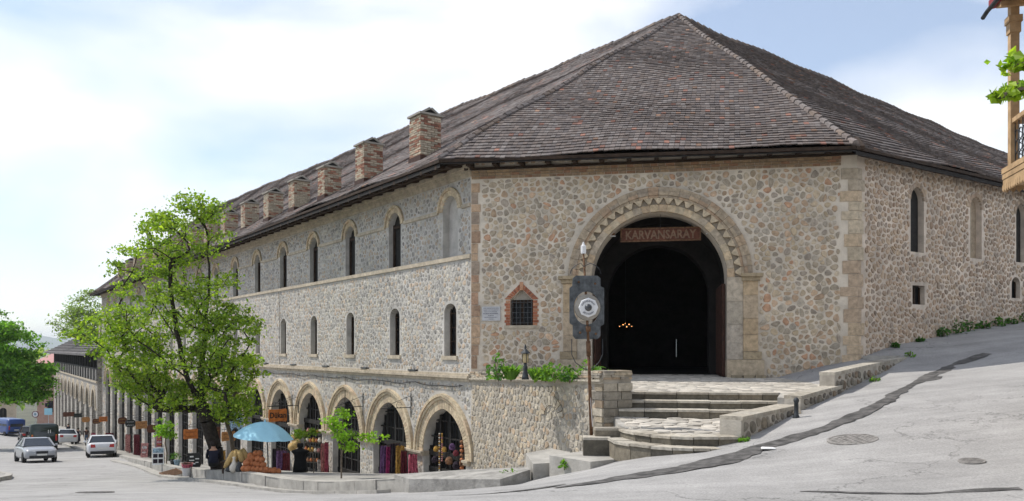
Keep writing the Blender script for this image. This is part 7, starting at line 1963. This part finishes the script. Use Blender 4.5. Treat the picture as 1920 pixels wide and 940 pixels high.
# ---------------------------------------------------------------- wooden balcony at the right edge
bp_ = Vector((8.82, 14.0, 0)); bx = Vector((-.24, -1, 0)).normalized(); by = Vector((1, -.24, 0)).normalized()
bh = thing('balcony_house', 'varnished wooden balcony with carved trim at the right edge', 'building', (bp_.x, bp_.y, G(bp_.x, bp_.y)))
bo_ = Vector(bh.location)
def bq(a_, c, z): return bp_ + bx * a_ + by * c + Vector((0, 0, z)) - bo_    # a along the balcony towards the camera, c into the house
def bbox(mb, a0, a1, c0, c1, z0, z1): mb.hexa([bq(a0, c0, z0), bq(a1, c0, z0), bq(a1, c1, z0), bq(a0, c1, z0), bq(a0, c0, z1), bq(a1, c0, z1), bq(a1, c1, z1), bq(a0, c1, z1)])
ZB = 2.92
mb = MB(); bbox(mb, -.05, 6, 0.03, 1.6, ZB, ZB + .12); mb.build('deck', M['pine'], bh)
for i in range(3):
    mb = MB(); bbox(mb, -.1, 6, -.02 - .012 * i, .03, ZB + .02 + i * .1, ZB + .113 + i * .1); mb.build('fascia_board', M['pine'], bh)
    mb = MB(); bbox(mb, -.12, -.05 - .01 * i, .03, 1.6, ZB + .02 + i * .1, ZB + .113 + i * .1); mb.build('fascia_board', M['pine'], bh)
mb = MB()
for i in range(60):
    a_ = -.1 + i * .1; mb.prism([bq(a_, -.03, ZB + .02), bq(a_ + .09, -.03, ZB + .02), bq(a_ + .09, -.03, ZB - .06), bq(a_ + .045, -.03, ZB - .11), bq(a_, -.03, ZB - .06)], by * .025)
for i in range(15):
    c = .0 + i * .1; mb.prism([bq(-.11, c, ZB + .02), bq(-.11, c + .09, ZB + .02), bq(-.11, c + .09, ZB - .06), bq(-.11, c + .045, ZB - .11), bq(-.11, c, ZB - .06)], bx * .025)
o = mb.build('carved_trim', M['pine'], bh); o['kind'] = 'stuff'
for a_ in (.05, 3.0, 5.9):
    mb = MB(); bbox(mb, a_ - .07, a_ + .07, .03, .17, ZB + .32, 6.15); mb.build('post', M['pine'], bh)
    mb = MB(); bbox(mb, a_ - .11, a_ + .11, -.01, .21, 5.78, 5.9); bbox(mb, a_ - .09, a_ + .09, .01, .19, 5.6, 5.78); mb.build('post_capital', M['pine'], bh)
mb = MB(); bbox(mb, 0, 6, .05, .15, 4.0, 4.08); bbox(mb, .0, .1, .15, 1.6, 4.0, 4.08); mb.build('handrail', M['pine'], bh)
mb = MB(); rg = random.Random(6)
for i in range(34):
    a_ = .2 + i * .17
    for zc in (3.36, 3.56, 3.76): mb.tube([bq(a_ + .075 * math.cos(t), .1, zc + .1 * math.sin(t)) for t in np.linspace(0, 6.28, 9)], .009, 4)
    mb.tube([bq(a_ - .08, .1, ZB + .3), bq(a_ - .08, .1, 4.0)], .009, 4)
for i in range(9):
    c = .2 + i * .16
    for zc in (3.36, 3.56, 3.76): mb.tube([bq(.05, c + .075 * math.cos(t), zc + .1 * math.sin(t)) for t in np.linspace(0, 6.28, 9)], .009, 4)
mb.build('iron_railing', M['iron'], bh)
mb = MB(); bbox(mb, -.12, 6.2, -.12, 1.7, 6.14, 6.2); mb.build('soffit', M['pine'], bh)
mb = MB(); mb.hexa([bq(-.2, -.22, 6.16), bq(6.3, -.22, 6.16), bq(6.3, 4, 6.9), bq(-.2, 4, 6.9), bq(-.2, -.22, 6.32), bq(6.3, -.22, 6.32), bq(6.3, 4, 7.1), bq(-.2, 4, 7.1)]); mb.V = [tuple(v) for v in mb.V]; mb.build('roof', M['red_tin'], bh)
mb = MB(); mb.tube([bq(-.3, -.28, 6.06), bq(-.1, -.27, 6.1), bq(6.3, -.26, 6.16)], .04, 8); mb.build('gutter', M['iron'], bh)
for i in range(14): mb = MB(); a_ = .2 + i * .42; bbox(mb, a_ - .035, a_ + .035, -.16, 1.6, 6.04, 6.13); mb.build('rafter', M['pine'], bh)
mb = MB(); bbox(mb, -.3, 6, 1.6, 6, -2.2 , 6.6); mb.build('wall', M['cream_plaster'], bh)

# ---------------------------------------------------------------- summer haze over the valley
hz_m = bpy.data.materials.new('haze'); hz_m.use_nodes = True
hn = hz_m.node_tree; hn.nodes.clear(); ho = hn.nodes.new('ShaderNodeOutputMaterial'); hv = hn.nodes.new('ShaderNodeVolumePrincipled')
hv.inputs['Color'].default_value = (0.86, 0.92, 1.0, 1); hv.inputs['Density'].default_value = 0.00016; hv.inputs['Anisotropy'].default_value = 0.2
hn.links.new(hv.outputs['Volume'], ho.inputs['Volume'])
mb = MB(); mb.hexa([(-9500, -3500, -120), (9500, -3500, -120), (9500, 9500, -120), (-9500, 9500, -120), (-9500, -3500, 170), (9500, -3500, 170), (9500, 9500, 170), (-9500, 9500, 170)])
hzo = mb.build('haze', hz_m); hzo['kind'] = 'stuff'
